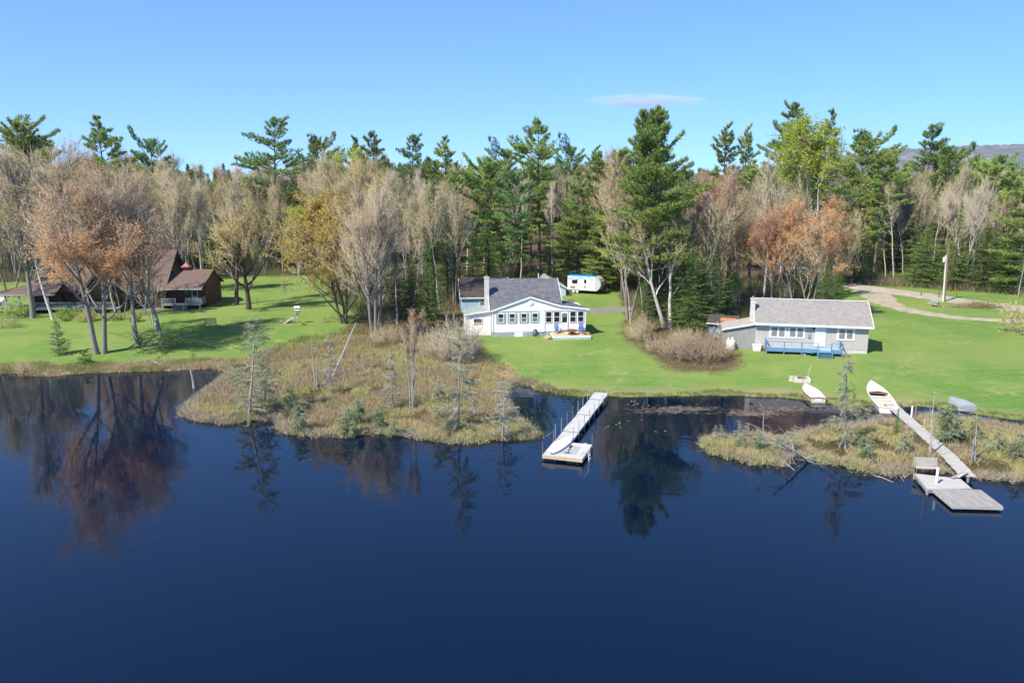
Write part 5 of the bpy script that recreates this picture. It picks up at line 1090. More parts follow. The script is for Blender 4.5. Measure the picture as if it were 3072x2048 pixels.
T('pine_tree', PN['a'], 2108, 282, 'symmetrical pine standing before the far hill', Y=160, ws=1.05)
T('pine_tree', PN['d'], 2356, 318, 'light green pine cut by the right picture edge', Y=124, ws=1.1)
T('pine_tree', PN['b'], 2222, 352, 'slim pine top before the hill, right of the symmetrical pine', Y=180, ws=1.0)
T('pine_tree', PN['f'], 2262, 370, 'round pine top near the right edge below the hill', Y=175, ws=.9)
T('pine_tree', PN['f'], 2160, 352, 'pine just right of the symmetrical pine, before the hill', Y=152, ws=.9)
T('pine_tree', PN['a'], 2296, 372, 'pine right of the bare pale clump, before the hill', Y=142, ws=.9)
T('pine_tree', PN['d'], 2058, 372, 'light green pine left of the symmetrical pine', Y=146, ws=.9)
T('hardwood_tree', HW['g2'], 2190, 372, 'tall bare tree before the hill, left of the bare pale clump', Y=140, ws=.8)
# around the birch, the shed and the cottage
T('birch_tree', gen_hardwood(71, 14, 2, .55, .35, 16, 9, 14, r0=.33, bark='white', twig='tan', leaf='olive', nleaf=8000, lsize=.14, lean=(-.17, 0), fan=.12, lw=.36), 1534, 468, 'white birch leaning left, with olive catkins, beside the brown thicket', vb=752, ws=1.05, rz=0)
T('spruce_tree', SP['k'], 1585, 570, 'bright sided dense cedar right behind the leaning birch', vb=756, ws=.95)
T('spruce_tree', SP['k'], 1630, 560, 'dense dark cedar over the small tool shed', Y=97, ws=.85)
T('spruce_tree', SP['h'], 1552, 600, 'dark hemlock left behind the leaning birch', Y=97, ws=.9)
T('spruce_tree', SP['a'], 1668, 590, 'dark spruce between the tool shed and the grey cottage chimney', Y=99, ws=1.1)
T('spruce_tree', SP['h'], 1478, 640, 'ragged small hemlock left of the leaning birch', vb=765, ws=.9)
T('hardwood_tree', HW['pole'], 1476, 505, 'thin grey trunk beside the ragged small hemlock', Y=97)
T('hardwood_tree', HW['pole'], 1448, 520, 'thinner leaning grey trunk left of the ragged small hemlock', Y=99)
T('maple_tree', HW['o2'], 1640, 398, 'rust orange maple above the small tool shed', Y=114, ws=1.1)
T('maple_tree', HW['o1'], 1690, 470, 'orange budded maple between shed and cottage chimney', Y=112, ws=.9)
T('hardwood_tree', HW['g2'], 1750, 362, 'tall pale bare tree leaning left above the cottage chimney', Y=108, ws=.9)
T('hardwood_tree', HW['g1'], 1796, 392, 'straight pale bare tree between two orange maples', Y=112, ws=.8)
T('maple_tree', HW['o1'], 1832, 452, 'widest orange budded maple directly behind the cottage roof', Y=102, ws=1.25)
T('maple_tree', HW['o2'], 1775, 480, 'orange maple behind the left half of the cottage roof', Y=103, ws=1.0)
T('hardwood_tree', HW['g3'], 1890, 486, 'bare grey tree with outstretched boughs at the right end of the cottage roof', Y=104, ws=1.2)
T('leafy_tree', gen_hardwood(72, 24, 1, .66, .33, 20, 10, 14, r0=.42, bark='white', twig='pale', leaf='lime', nleaf=24000, lsize=.22, lw=.38), 1884, 264, 'big lime green leafy tree, the brightest crown of the wood', Y=124, ws=1.1)
T('spruce_tree', SP['a'], 1888, 598, 'dark spruce peering over the right half of the cottage roof', Y=98, ws=1.2)
T('spruce_tree', SP['h'], 1915, 625, 'low dark hemlock at the right end of the cottage roof', Y=98, ws=1.0)
T('spruce_tree', SP['b'], 1938, 500, 'dark tall spruce at the road bend', Y=136, ws=1.4)
T('fir_tree', SP['f'], 1975, 545, 'sunlit green fir beyond the road bend', Y=136, ws=1.0)
T('birch_tree', HW['wpole'], 2052, 410, 'pale straight trunk beyond the road, thickest of its group', Y=135)
T('birch_tree', HW['wpole'], 2034, 470, 'thin crooked pale trunk beyond the road, left of the thickest', Y=137)
T('hardwood_tree', HW['pole'], 2074, 440, 'thin grey trunk beyond the road, right of the thickest pale one', Y=138)
T('hemlock_tree', SP['h'], 2118, 525, 'large dark hemlock left of the utility pole', Y=131, ws=1.6)
T('hemlock_tree', SP['h'], 2160, 560, 'dark hemlock directly behind the utility pole', Y=131, ws=1.45)
T('hemlock_tree', SP['d'], 2200, 545, 'hemlock right behind the yellow guy wire guard', Y=129, ws=1.5)
T('hemlock_tree', SP['h'], 2252, 520, 'large hemlock near the right edge over the road', Y=127, ws=1.6)
T('hemlock_tree', SP['h'], 2312, 540, 'hemlock close to the right picture edge', Y=124, ws=1.5)
T('hardwood_tree', gen_hardwood(73, 18, 3, .4, .42, 18, 9, 14, r0=.28, bark='pale', twig='pale', fan=.1), 2216, 388, 'tall bare pale clump of trunks right of the utility pole', Y=129)
T('dead_snag', gen_snag(74, 9, bark='silver', limbs=30, L=1.6, r=.11), 2338, 560, 'dead bare larch with many stubs at the right edge by the road', cat='dead tree', Y=119)
T('bush', gen_bush(75, 4, 1.4, 40, 'tan', 'olive', 900, lsize=.14), 2345, 660, 'olive budding bush cut by the right picture edge', cat='bush', vb=766)
for (ud, Yq, vt, sp, lab) in [(1868, 112, 600, 'h', 'dark hemlock hiding the neighbour house, left of two'), (1902, 116, 560, 'a', 'dark spruce hiding the neighbour house'), (1850, 120, 520, 'h', 'tall dark hemlock behind the widest orange maple'), (1925, 124, 590, 'h', 'dark hemlock hiding the neighbour house, right of two')]: T('hemlock_tree' if sp == 'h' else 'spruce_tree', SP[sp], ud, vt, lab, Y=Yq)
T('maple_tree', HW['o1'], 1915, 520, 'orange maple at the left side of the road bend', Y=118, ws=1.1)
# thickets
rng = random.Random(9)
for (ud, vb, vt, ws, tw, lab) in [(1510, 808, 764, 1.15, 'pink', 'brown thicket bush at the left end, before the leaning birch'), (1558, 822, 758, 1.25, 'brown', 'largest brown thicket bush below the dense cedar'), (1607, 826, 757, 1.25, 'brown', 'brown thicket bush below the tool shed'),
        (1646, 822, 762, 1.1, 'pink', 'brown thicket bush at the right end, beside the white propane cylinders'), (1575, 800, 745, 1.2, 'tan', 'tan twig bush at the back of the brown thicket')]:
    T('bush', gen_bush(80 + ud, 2.6, 1.9, 110, tw, 'dull', 260, lsize=.09, twigs=11), ud, vt, lab, cat='bush', vb=vb, ws=ws)
for (ud, vb, vt, ws, tw, lf, lab) in [(1045, 828, 708, .95, 'pale', 'olive', 'tall grey bare bush at the left corner of the white house'), (1000, 822, 742, 1.05, 'grey', None, 'grey bare bush left of the tall one by the white house'),
        (1078, 815, 752, .9, 'pale', None, 'grey bare bush right in front of the lean-to wall'), (890, 790, 730, 1.2, 'tan', 'olive', 'olive bush at the right foot of the big grey clump'), (1470, 782, 712, .9, 'tan', 'olive', 'olive tinged bush under the ragged small hemlock')]:
    T('bush', gen_bush(80 + ud, 4.0, 2.3, 120, tw, lf, 700 if lf else 0, lsize=.1, twigs=12), ud, vt, lab, cat='bush', vb=vb, ws=ws)
LEAF['white'] = foliage_mat('white_blossom', (.72, .72, .66), (.6, .6, .5), .2, .05)
T('blossom_bush', gen_bush(98, 3.4, .9, 24, 'tan', 'white', 420, lsize=.15), 1662, 728, 'white blossoming shrub at the corner of the weathered lean-to', cat='bush', vb=782, ws=.9)

# ---- fill of the wood, row by row
random.seed(4); nrng = np.random.RandomState(4)
VLIM = lambda u: float(np.interp(u, [-300, 0, 150, 480, 620, 900, 1000, 1180, 1380, 1500, 1800, 2050, 2200, 2600, 2750, 2900, 3072, 3300], [430, 440, 448, 455, 482, 472, 450, 448, 468, 470, 455, 480, 475, 470, 500, 500, 490, 470]))
ZONES = [(160, 'at the far left edge'), (420, 'above the log house roof'), (600, 'above the log house wing'), (760, 'behind the round crowned lawn tree'), (960, 'behind the back lawn'), (1160, 'behind the big grey clump'),
         (1380, 'above the spruces left of the garage'), (1560, 'above the garage roof'), (1700, 'above the white house ridge'), (1850, 'above the travel trailer'), (2080, 'behind the leaning birch'), (2250, 'above the tool shed'),
         (2420, 'above the grey cottage'), (2560, 'by the road bend'), (2750, 'beyond the road'), (2900, 'behind the utility pole'), (9999, 'at the far right edge')]
ROWS = ['in the front row', 'behind the front row', 'deep in the wood', 'far inside', 'at its back', 'at its very back']
DESC = {'g1': ('hardwood_tree', 'bare grey hardwood'), 'g2': ('hardwood_tree', 'pale barked bare hardwood'), 'g3': ('hardwood_tree', 'olive tinged forked hardwood'), 'g4': ('maple_tree', 'reddish budding maple'), 'g5': ('hardwood_tree', 'many stemmed bare hardwood'),
        'g6': ('hardwood_tree', 'golden tinged hardwood'), 'o1': ('maple_tree', 'orange budding maple'), 'o2': ('maple_tree', 'rust budding maple'), 'v1': ('leafy_tree', 'fresh green young tree'), 'l1': ('leafy_tree', 'lime green young tree'),
        'pole': ('hardwood_tree', 'thin bare pole tree'), 'wpole': ('birch_tree', 'thin pale birch'), 'Pa': ('pine_tree', 'full dark pine'), 'Pb': ('pine_tree', 'blue-green pine'), 'Pc': ('pine_tree', 'ragged pine'), 'Pd': ('pine_tree', 'light green pine'), 'Pf': ('pine_tree', 'round topped pine'),
        'Sa': ('spruce_tree', 'dark spruce'), 'Sb': ('spruce_tree', 'slim dark spruce'), 'Sc': ('spruce_tree', 'spruce with bare lower trunk'), 'Sf': ('fir_tree', 'green fir'), 'Sh': ('hemlock_tree', 'dark hemlock'), 'Sd': ('hemlock_tree', 'open hemlock')}
def mix(u):
    if u < 600: return dict(g1=5, g2=2, g3=3, g4=3, g5=2, g6=2, o1=1, pole=2, Sa=.5)
    if u < 960: return dict(g1=2.5, g2=2.5, g3=3, g4=3, g6=2.5, pole=3, wpole=1, Sa=2.2, Sb=1.5, v1=.8)
    if u < 1400: return dict(g1=4, g2=3.5, g3=4, g6=2, pole=3, wpole=1.5, Sa=3, Sb=2, Sc=1, Pd=.6, v1=.6)
    if u < 1850: return dict(g1=1, g2=1, g3=1.5, g4=.8, pole=2.5, Sa=4, Sb=3, Pd=4.5, Pf=1.5, Pa=1)
    if u < 2250: return dict(g3=2.5, g4=2, o1=1.5, o2=2, pole=2, Sa=3, Sh=2, g1=1.5, Pd=.8)
    if u < 2560: return dict(g1=2.5, g2=1.5, g3=2.5, o1=2.5, o2=.8, pole=2, Sa=1.6, Sh=1.6)
    return dict(g1=3, g2=3, g3=3, g4=2, pole=4, wpole=3, Sa=1, Sh=3, Sd=1.5, Pd=.6)
jobs = []
for row, (off, stp_) in enumerate([(1.5, 4.0), (6, 4.3), (11.5, 4.6), (18, 5.2), (26, 5.8), (36, 6.5)]):
    ulist = []; u = -130
    while u < 3210:
        Y = forest_edge(u) + off + random.uniform(-1.8, 1.8); ulist.append((u, Y)); u += stp_ * FPX / Y * random.uniform(.75, 1.25)
    for u, Y in ulist:
        if 2180 < u < 2600 and row < 2 and Y > 96 and random.random() < .3: continue
        if 2535 < u < 2660 and Y < 132: continue
        x = at_y(u, 860, Y)[0]
        if any((x - a) ** 2 + (Y - b) ** 2 < 2.6 for a, b in OCC): continue
        if -8 < x < 9.5 and Y < 130 and row == 0 and Y < 118: continue
        if 7 < x < 17 and 118 < Y < 131: continue
        if Y < 143 and abs(u - 1620) < 30: continue
        if Y < 133 and abs(u - 1732) < 22: continue
        if 18 < x < 24 and Y < 99 and 2090 < u < 2200: continue
        if abs(x - at_y(2524, 850, 140)[0] + 4) < 6 and 137 < Y < 150: continue
        m_ = dict(mix(u))
        if row >= 3:
            for q in list(m_):
                if q[0] == 'S': m_[q] *= .5
            m_['Pa'] = m_.get('Pa', 0) + 1.2; m_['Pb'] = m_.get('Pb', 0) + 1.2; m_['Pf'] = m_.get('Pf', 0) + .8
            if u < 1000: m_['Pa'] *= .4; m_['Pb'] *= .4; m_['Pf'] *= .5
        ks_ = list(m_); kd = random.choices(ks_, [m_[q] for q in ks_])[0]
        vl = VLIM(u) - 14 + random.uniform(0, 62) + (3 - row) * 5
        if kd in ('o1', 'o2'): vl += 75
        if 2330 < u < 2580 and row < 4 and kd[0] not in 'S': vl = max(vl, 600)
        z = tz(x, Y); H = at_y(u, vl, Y)[2] - z
        if kd[0] == 'S': H = min(H, random.uniform(6, 15) if row < 2 else random.uniform(10, 17))
        elif kd[0] == 'P': H = min(max(H * 1.03, 10), 27)
        else: H = min(max(H, 8), 26) * random.uniform(.88, 1.02)
        if kd in ('v1', 'l1'): H *= .6
        jobs.append((u, x, Y, z, H, kd, row)); OCC.append((x, Y))
# a low dark understorey closes the wood near the ground
for u in np.arange(-100, 3200, 46):
    Y = forest_edge(u) + random.uniform(3, 16); x = at_y(u, 860, Y)[0]
    if (-8 < x < 9.5 and Y < 118) or (7 < x < 17 and 116 < Y < 131) or (18 < x < 24 and Y < 99) or (2535 < u < 2660 and Y < 134): continue
    if any((x - a) ** 2 + (Y - b) ** 2 < 1.6 for a, b in OCC) or random.random() < (.35 if u > 640 else .75): continue
    jobs.append((u, x, Y, tz(x, Y), random.uniform(3.5, 8), random.choice(['Sa', 'Sb', 'Sf', 'Sh']) if random.random() < .8 else 'v1', 0)); OCC.append((x, Y))
by = {}
for j in jobs:
    zi = next(i for i, (a, _) in enumerate(ZONES) if j[0] < a); small = j[4] < 9 and j[5][0] == 'S'; by.setdefault((zi, j[5], j[6], small), []).append(j)
for (zi, kd, row, small), lst in by.items():
    lst.sort(); nm, ds = DESC[kd]; meshes = HW[kd] if kd in HW else (PN[kd[1]] if kd[0] == 'P' else SP[kd[1]])
    base = ('young ' if small and 'young' not in ds and kd != 'Sc' else '') + ds + ' ' + ROWS[row] + ' ' + ZONES[zi][1]; n_ = len(lst)
    for i, (u, x, Y, z, H, _, _) in enumerate(lst):
        lab = base if n_ == 1 or n_ > 3 else ('left' if i == 0 else 'right' if i == n_ - 1 else 'middle') + ' ' + base
        mq = ALTR.choice(ALT[id(meshes)]) if id(meshes) in ALT else meshes
        h0 = mq[2]; ws = (.85 + .3 * random.random()) * (1.0 if kd[0] not in 'S' else 1.05)
        if kd[0] not in 'PS' and H / h0 < .8: ws *= 1.12
        place(nm, mq, (x, Y, z - .05), H, lab, 'tree', base if n_ > 3 else 'trees of the wood', ws)
print('fill trees', len(jobs))
# the wood further back reads as one mass
parts = []; rs = np.random.RandomState(6); lib = []
for s_, (kd) in enumerate(['p', 'p', 'h', 'h', 's']):
    n_ = 420; c = rs.uniform(0, 1, n_); az = rs.uniform(0, 6.28, n_)
    if kd == 'h': ph = np.arccos(1 - 1.7 * c); R = rs.uniform(.75, 1.05, n_); P = np.stack([R * np.sin(ph) * np.cos(az) * 4.2, R * np.sin(ph) * np.sin(az) * 4.2, 12.5 + R * np.cos(ph) * 6.5], 1); L, w = 1.5, .22
    else: wd = (1 - c) ** .8 * (4.0 if kd == 'p' else 2.6) * (.65 + .35 * np.sin(c * 40)); R = np.sqrt(rs.uniform(.1, 1, n_)) * wd + .1; P = np.stack([R * np.cos(az), R * np.sin(az), 4 + c * 17], 1); L, w = .95, .4
    D = nrm(P - [0, 0, 8]) + [0, 0, .2]; V, F = np_blades(P, D, L, w, rs, 4, .6); lib.append((V, F, {'p': 0, 'h': 1, 's': 2}[kd], np.repeat(rs.uniform(0, 1, len(F)), 3)))
for i in range(620):
    Y = 165 + 380 * rs.uniform(0, 1) ** 1.6; u = rs.uniform(-200, 3270); x = at_y(u, 600, Y)[0]; z = tz(x, Y); V, F, m_, t_ = lib[rs.choice(5, p=[.12, .12, .36, .36, .04])]
    vt = VLIM(u) + rs.uniform(15, 80); H = min(max(at_y(u, vt, Y)[2] - z, 9), 26); s_ = H / 21; a_ = rs.uniform(0, 6.28); ca_, sa_ = np.cos(a_), np.sin(a_)
    parts.append((np.stack([(V[:, 0] * ca_ - V[:, 1] * sa_) * s_ + x, (V[:, 0] * sa_ + V[:, 1] * ca_) * s_ + Y, V[:, 2] * s_ + z], 1), F, m_, t_))
V, F, M_, T_ = merge(parts)
tag(link('far_wood', np_mesh('far_wood', V, F, [NEED['pine'], foliage_mat('far_twigs', (.36, .31, .22), (.42, .40, .22), .2), NEED['spruce']], M_, tone=T_)), 'distant mass of mixed pines and bare trees behind the wood', kind='stuff')
# ------------------------------------------------------------------ docks, boats and small things
def V3(u, v, z): return Vector(at_z(u, v, z))
# long dock
zd = .42
FL = V3(1629, 1363, zd); FR = V3(1741.5, 1373.5, zd); far = V3(1785, 1175.5, zd + .15)
dang = math.atan2(far.y - FL.y, far.x - FL.x) - math.pi / 2; DL = (far.xy - FL.xy).length
ld = thing('boat_dock', 'long bleached plank dock on pipe posts with a square end platform', 'dock', (FL.x, FL.y, 0), dang)
PWD, PDP, WWD = 2.75, 3.15, 1.22
def planks(mb, x0, x1, y0, y1, z, pitch=.145, gap=.012, slope=0.0, t=.035):
    n_ = max(1, int((y1 - y0) / pitch)); pp = (y1 - y0) / n_
    for i in range(n_):
        ya = y0 + i * pp; zz = z + slope * (ya - y0); mb.box(x0, x1, ya, ya + pp - gap, zz - t, zz)
pm = MB(); planks(pm, 0, PWD, 0, PDP, zd); pm.build('platform', M_dock, ld)
MB().box(-.04, PWD + .04, -.045, -.003, zd - .25, zd - .01).box(-.045, -.003, 0, PDP, zd - .25, zd - .01).box(PWD + .003, PWD + .045, 0, PDP, zd - .25, zd - .01).build('rim', mat('dock_frame', (.55, .43, .28), (.46, .36, .24), 2, .75), ld)
for xx in (.15, .42, .7, 1.7, 1.98, 2.3): MB().box(xx, xx + .22, .05, PDP - .1, -.12, zd - .26).build('float', M_black, ld)
nsec = 6; y = PDP + .02; sl_ = (DL - y) / nsec
for i in range(nsec):
    z0 = zd + .02 + .13 * i / nsec + (.03 if i % 2 else 0)
    sm = MB(); planks(sm, .02 - .03 * (i % 2), WWD, y, y + sl_ - .04, z0); sm.box(.03, .07, y, y + sl_ - .04, z0 - .2, z0 - .036).box(WWD - .06, WWD - .02, y, y + sl_ - .04, z0 - .2, z0 - .036); sm.build('walkway_section', M_dock, ld); y += sl_
for k in range(8):
    yy = PDP + .35 + k * (DL - PDP - 1.2) / 7
    for sx, h_, m_ in ((-.07, 1.35 - .05 * k, M_rust if k in (2, 3) else M_steel), (WWD + .06, 1.2 - .06 * k, M_steel)): MB().tube([(sx, yy, -1.2), (sx, yy, zd + h_ * .85)], .03, 6).build('post', m_, ld)
for xx, yy in ((-.08, .2), (PWD + .08, PDP - .3), (-.08, PDP - .1)): MB().tube([(xx, yy, -1.2), (xx, yy, zd + .85)], .03, 6).build('post', M_rust, ld)
lm = MB()
for yy in (.75, 1.2):
    lm.tube([(PWD - .35, yy, zd + .02), (PWD - .3, yy, zd + .62), (PWD + .02, yy, zd + .72), (PWD + .22, yy, zd + .45), (PWD + .3, yy, zd - .1), (PWD + .42, yy, -.75)], .024, 6)
for z_ in (-.55, -.2, .1, .32): lm.tube([(PWD + .29 + (.1 - z_) * .1, .75, z_), (PWD + .29 + (.1 - z_) * .1, 1.2, z_)], .024, 6)
lm.build('ladder', M_white, ld)
def on_dock(x, y, z=zd): return ld.matrix_basis @ Vector((x, y, z))
MB().box(0, 1.15, 0, 1.75, 0, .018).build('mat', mat('grey_mat', (.36, .37, .38), (.31, .32, .33), 3, .85), None); mo = bpy.context.scene.objects['mat']; mo.location = on_dock(1.0, .65); mo.rotation_euler.z = dang; mo.name = 'deck_mat'; tag(mo, 'grey mat lying on the dock end platform beside the white paddle board', 'mat')
pdl = thing('paddle', 'dark paddle with a T grip lying on the grey mat', 'paddle', on_dock(1.55, .75, zd + .04), dang); MB().tube([(0, 0, 0), (-.1, 1.25, 0)], .025, 6).build('shaft', M_black, pdl); MB().tube([(-.22, 0, 0), (.2, .04, 0)], .035, 6).build('grip', M_black, pdl); MB().box(-.2, -.02, 1.2, 1.65, -.01, .012).build('blade', M_black, pdl)
pbd = thing('paddle_board', 'white paddle board lying across the corner where walkway and platform meet', 'paddle board', on_dock(.75, 2.0, zd + .035), dang + math.radians(-8))
vs = []; n_ = 26
for i in range(n_ + 1):
    t_ = i / n_; yv = -1.95 + 3.9 * t_; w_ = .47 * max(0.02, (1 - abs(2 * t_ - 1) ** 2.6)) ** .6; kick = .16 * max(0, t_ - .75) ** 2 * 16 * .3
    vs += [(-w_, yv, .05 + kick), (-w_ * .9, yv, .15 + kick), (0, yv, .175 + kick), (w_ * .9, yv, .15 + kick), (w_, yv, .05 + kick), (w_ * .8, yv, .0 + kick), (-w_ * .8, yv, .0 + kick)]
pmb = MB().add(vs, [(i * 7 + k, i * 7 + (k + 1) % 7, (i + 1) * 7 + (k + 1) % 7, (i + 1) * 7 + k) for i in range(n_) for k in range(7)] + [tuple(range(7)), tuple(range(n_ * 7 + 6, n_ * 7 - 1, -1))]); pmb.build('board', M_white, pbd, True)
MB().box(-.3, .3, -.9, .5, .155, .18).build('deck_pad', mat('pale_pad', (.7, .7, .7), (.66, .66, .67), 3, .8), pbd); MB().prism([(-.02, -.16), (.02, -.16), (.03, .02), (-.03, .02)], -1.6, -1.3).build('fin', M_black, pbd)

# grey raft, landing and boardwalk on the right
zr = .34
a = V3(2859, 1514, zr); b = V3(3007, 1517.5, zr); c_ = V3(2801.6, 1465, zr); ra = math.atan2(b.y - a.y, b.x - a.x); RW = (b - a).length; RD = (c_ - a).length
rf = thing('swim_raft', 'grey weathered square raft with planks running away from the shore', 'raft', (a.x, a.y, 0), ra)
pm = MB(); n_ = 15
for i in range(n_): pm.box(i * RW / n_, (i + .93) * RW / n_, 0, RD, zr - .04, zr)
pm.build('deck', M_oldwood, rf); MB().box(-.04, RW + .04, -.05, -.004, zr - .22, zr - .02).box(-.05, -.004, 0, RD, zr - .22, zr - .02).box(RW + .004, RW + .05, 0, RD, zr - .22, zr - .02).build('rim', M_oldwoodl, rf)
for xx in (.2, RW - .6): MB().box(xx, xx + .45, .1, RD - .1, -.2, zr - .05).build('float', M_black, rf)
q = [V3(2782, 1467, zr), V3(2915, 1464, zr), V3(2881, 1435, zr + .05), V3(2744, 1419, zr + .05)]
lg = thing('landing', 'silvery plank landing between the bench and the grey raft', 'landing', (q[0].x, q[0].y, 0), ra); inv = lg.matrix_basis.inverted(); q = [inv @ p_ for p_ in q]; pm = MB(); n_ = 14
for i in range(n_):
    t0, t1 = i / n_, (i + .93) / n_; A0, A1 = q[0].lerp(q[3], t0), q[0].lerp(q[3], t1); B0, B1 = q[1].lerp(q[2], t0), q[1].lerp(q[2], t1); pm.slab([A0, B0, B1, A1], .04)
pm.build('deck', M_oldwoodl, lg); pm = MB()
for s_, e_ in ((q[0], q[3]), (q[1], q[2]), (q[0], q[1])): pm.bar(s_ - Vector((0, 0, .15)), e_ - Vector((0, 0, .15)), .05, .18)
for p_ in q: pm.box(p_.x - .06, p_.x + .06, p_.y - .06, p_.y + .06, -1, p_.z - .05)
pm.build('frame', M_oldwood, lg)
pts = [V3(2905, 1426, .45), V3(2850, 1366, .5), V3(2800, 1320, .5), V3(2745, 1273, .5), V3(2700, 1234, .5), V3(2662, 1199, .5)]
pts_bw = [q_.copy() for q_ in pts]
bw = thing('boardwalk', 'narrow weathered boardwalk crossing the bog to the lawn', 'boardwalk', (pts[0].x, pts[0].y, 0), 0); rng = random.Random(3); pm = MB(); fm = MB()
for s_, e_ in zip(pts[:-1], pts[1:]):
    s_, e_ = s_ - pts[0], e_ - pts[0]; s_.z = e_.z = .42; d_ = (e_ - s_); n_ = int(d_.length / .16); sd = Vector((-d_.y, d_.x, 0)).normalized() * .5
    for i in range(n_):
        m0 = s_ + d_ * (i / n_); m1 = s_ + d_ * ((i + .9) / n_); zz = Vector((0, 0, rng.uniform(-.012, .012))); w_ = sd * rng.uniform(.93, 1.06); pm.slab([m0 - w_ + zz, m1 - w_ + zz, m1 + w_ + zz, m0 + w_ + zz][::-1], .035)
    for k_ in (-.7, .7): fm.bar(s_ + sd * k_ - Vector((0, 0, .1)), e_ + sd * k_ - Vector((0, 0, .1)), .05, .12)
    fm.box(s_.x - .05, s_.x + .05, s_.y - .05, s_.y + .05, -.8, .37)
pm.build('planks', M_oldwoodl, bw); fm.build('frame', M_oldwood, bw)
p = V3(2883, 1424, .45); lp = thing('loose_plank', 'loose weathered plank leaning between the boardwalk and the landing', 'plank', p, .55)
MB().bar((-1.0, 0, .0), (.5, 0, .12), .24, .035).build('board', M_oldwood, lp); MB().bar((-.7, -.2, .05), (.5, -.12, .16), .16, .035).build('board', M_oldwoodl, lp)
p = V3(2783, 1421, .35); bn = thing('bench', 'slatted wooden bench facing the lake at the head of the landing', 'bench', (p.x, p.y, .28), ra - .04); bl = 1.45
s_ = MB()
for k in range(4): s_.box(-bl / 2, bl / 2, .0 + k * .11, .09 + k * .11, .42, .455)
s_.build('seat', M_oldwoodl, bn); s_ = MB()
for k in range(4): s_.bar((-bl / 2, .46 + k * .03, .55 + k * .13), (bl / 2, .46 + k * .03, .55 + k * .13), .03, .1)
s_.build('backrest', M_oldwoodl, bn)
for xx in (-.6, .6): MB().box(xx - .035, xx + .035, .02, .08, 0, .42).bar((xx, .42, 0), (xx, .58, 1.02), .06, .05).bar((xx, .05, .39), (xx, .44, .39), .05, .05).build('leg', M_black, bn)
p = V3(2806, 1466, 0); wp = thing('mooring_post', 'white pipe post standing at the corner between landing and raft', 'post', (p.x, p.y, 0), 0); MB().tube([(0, 0, -.8), (.03, .0, 1.35)], .085, 12).build('pipe', M_white, wp); MB().lathe([(.095, 0), (.095, .05), (.02, .08)], 12, (.03, 0, 1.33)).build('cap', M_white, wp)
for (u_, v_, vt, m_, lb) in ((2733, 1256, 1217, M_white, 'white post among the reeds beside the boardwalk, left of a brown one'), (2745, 1256, 1214, M_pole, 'tallest brown wooden post beside the boardwalk'), (2699, 1226, 1206, M_pole, 'short brown post at the shore end of the boardwalk'), (2772, 1279, 1257, M_silver if 'M_silver' in globals() else M_oldwoodl, 'short grey post in the bog beside the boardwalk')):
    p = ground(u_, v_); h_ = at_y(u_, vt, p.y)[2]; o = MB().tube([(0, 0, -.5 - p.z), (.02, 0, h_ - p.z)], .07, 8).build('post', m_); o.name = 'wooden_post'; o.location = p; tag(o, lb, 'post', 'posts beside the boardwalk')

# boats
def hull(L, w, h, m, parent, flip=False, bowlift=.18, name='hull', mi=None):
    n_ = 14; vs = []
    for i in range(n_ + 1):
        t_ = i / n_; ww = w / 2 * (1 - max(0, t_ - .45) ** 2.2 / .55 ** 2.2 * .93) * (.88 + .12 * min(1, t_ / .3)); zz = bowlift * t_ ** 2.5; bb = .06 + .22 * t_ ** 3
        vs += [(-ww, t_ * L, h + zz), (-ww * .82, t_ * L * .985, bb), (0, t_ * L * .98, bb - .05), (ww * .82, t_ * L * .985, bb), (ww, t_ * L, h + zz)]
    fs = [(i * 5 + k, (i + 1) * 5 + k, (i + 1) * 5 + k + 1, i * 5 + k + 1) for i in range(n_) for k in range(4)] + [(0, 1, 2, 3, 4), tuple(n_ * 5 + k for k in (4, 3, 2, 1, 0))]
    mb = MB().add(vs, fs); o = mb.build(name, m, parent, False); sm = o.modifiers.new('thickness', 'SOLIDIFY'); sm.thickness = .03; sm.offset = -1
    g_ = MB(); L1 = [Vector(vs[i * 5]) for i in range(n_ + 1)]; R1 = [Vector(vs[i * 5 + 4]) for i in range(n_ + 1)]
    return o, L1, R1
def gunwale(L1, R1, m, parent, r=.045):
    MB().tube(L1, r, 6).tube(R1, r, 6).tube([L1[0], R1[0]], r, 6).build('gunwale', m, parent)
def boat_frame(uvs, uvb, z):
    a_ = V3(*uvs, z); b_ = V3(*uvb, z + .2); return a_, math.atan2(b_.y - a_.y, b_.x - a_.x) - math.pi / 2, (b_ - a_).length
a, an, L0 = boat_frame((2455, 1207), (2415, 1162), .05)
b1 = thing('rowboat', 'pale grey covered rowboat with brown gunwale afloat at the grass edge', 'boat', (a.x, a.y, -.1), an); o, L1, R1 = hull(L0, 1.5, .55, M_boaty, b1); gunwale(L1, R1, M_boatr, b1)
vs = [v_ for l_, r_ in zip(L1, R1) for v_ in (l_ + Vector((.02, 0, .03)), (l_ + r_) / 2 + Vector((0, 0, .09)), r_ + Vector((-.02, 0, .03)))]
MB().add(vs, [(i * 3 + k, i * 3 + k + 1, (i + 1) * 3 + k + 1, (i + 1) * 3 + k) for i in range(len(L1) - 1) for k in range(2)]).build('cover', M_boat, b1, True)
MB().box(-.3, .3, -.03, -.005, .2, .5).build('transom_plate', M_boatw, b1)
a, an, L0 = boat_frame((2664, 1238), (2612, 1160), .05)
b2 = thing('motorboat', 'white open motorboat with stained orange interior beside the boardwalk', 'boat', (a.x, a.y, -.08), an); o, L1, R1 = hull(L0, 1.75, .62, M_boatw, b2, bowlift=.25); gunwale(L1, R1, M_boatw, b2, .05)
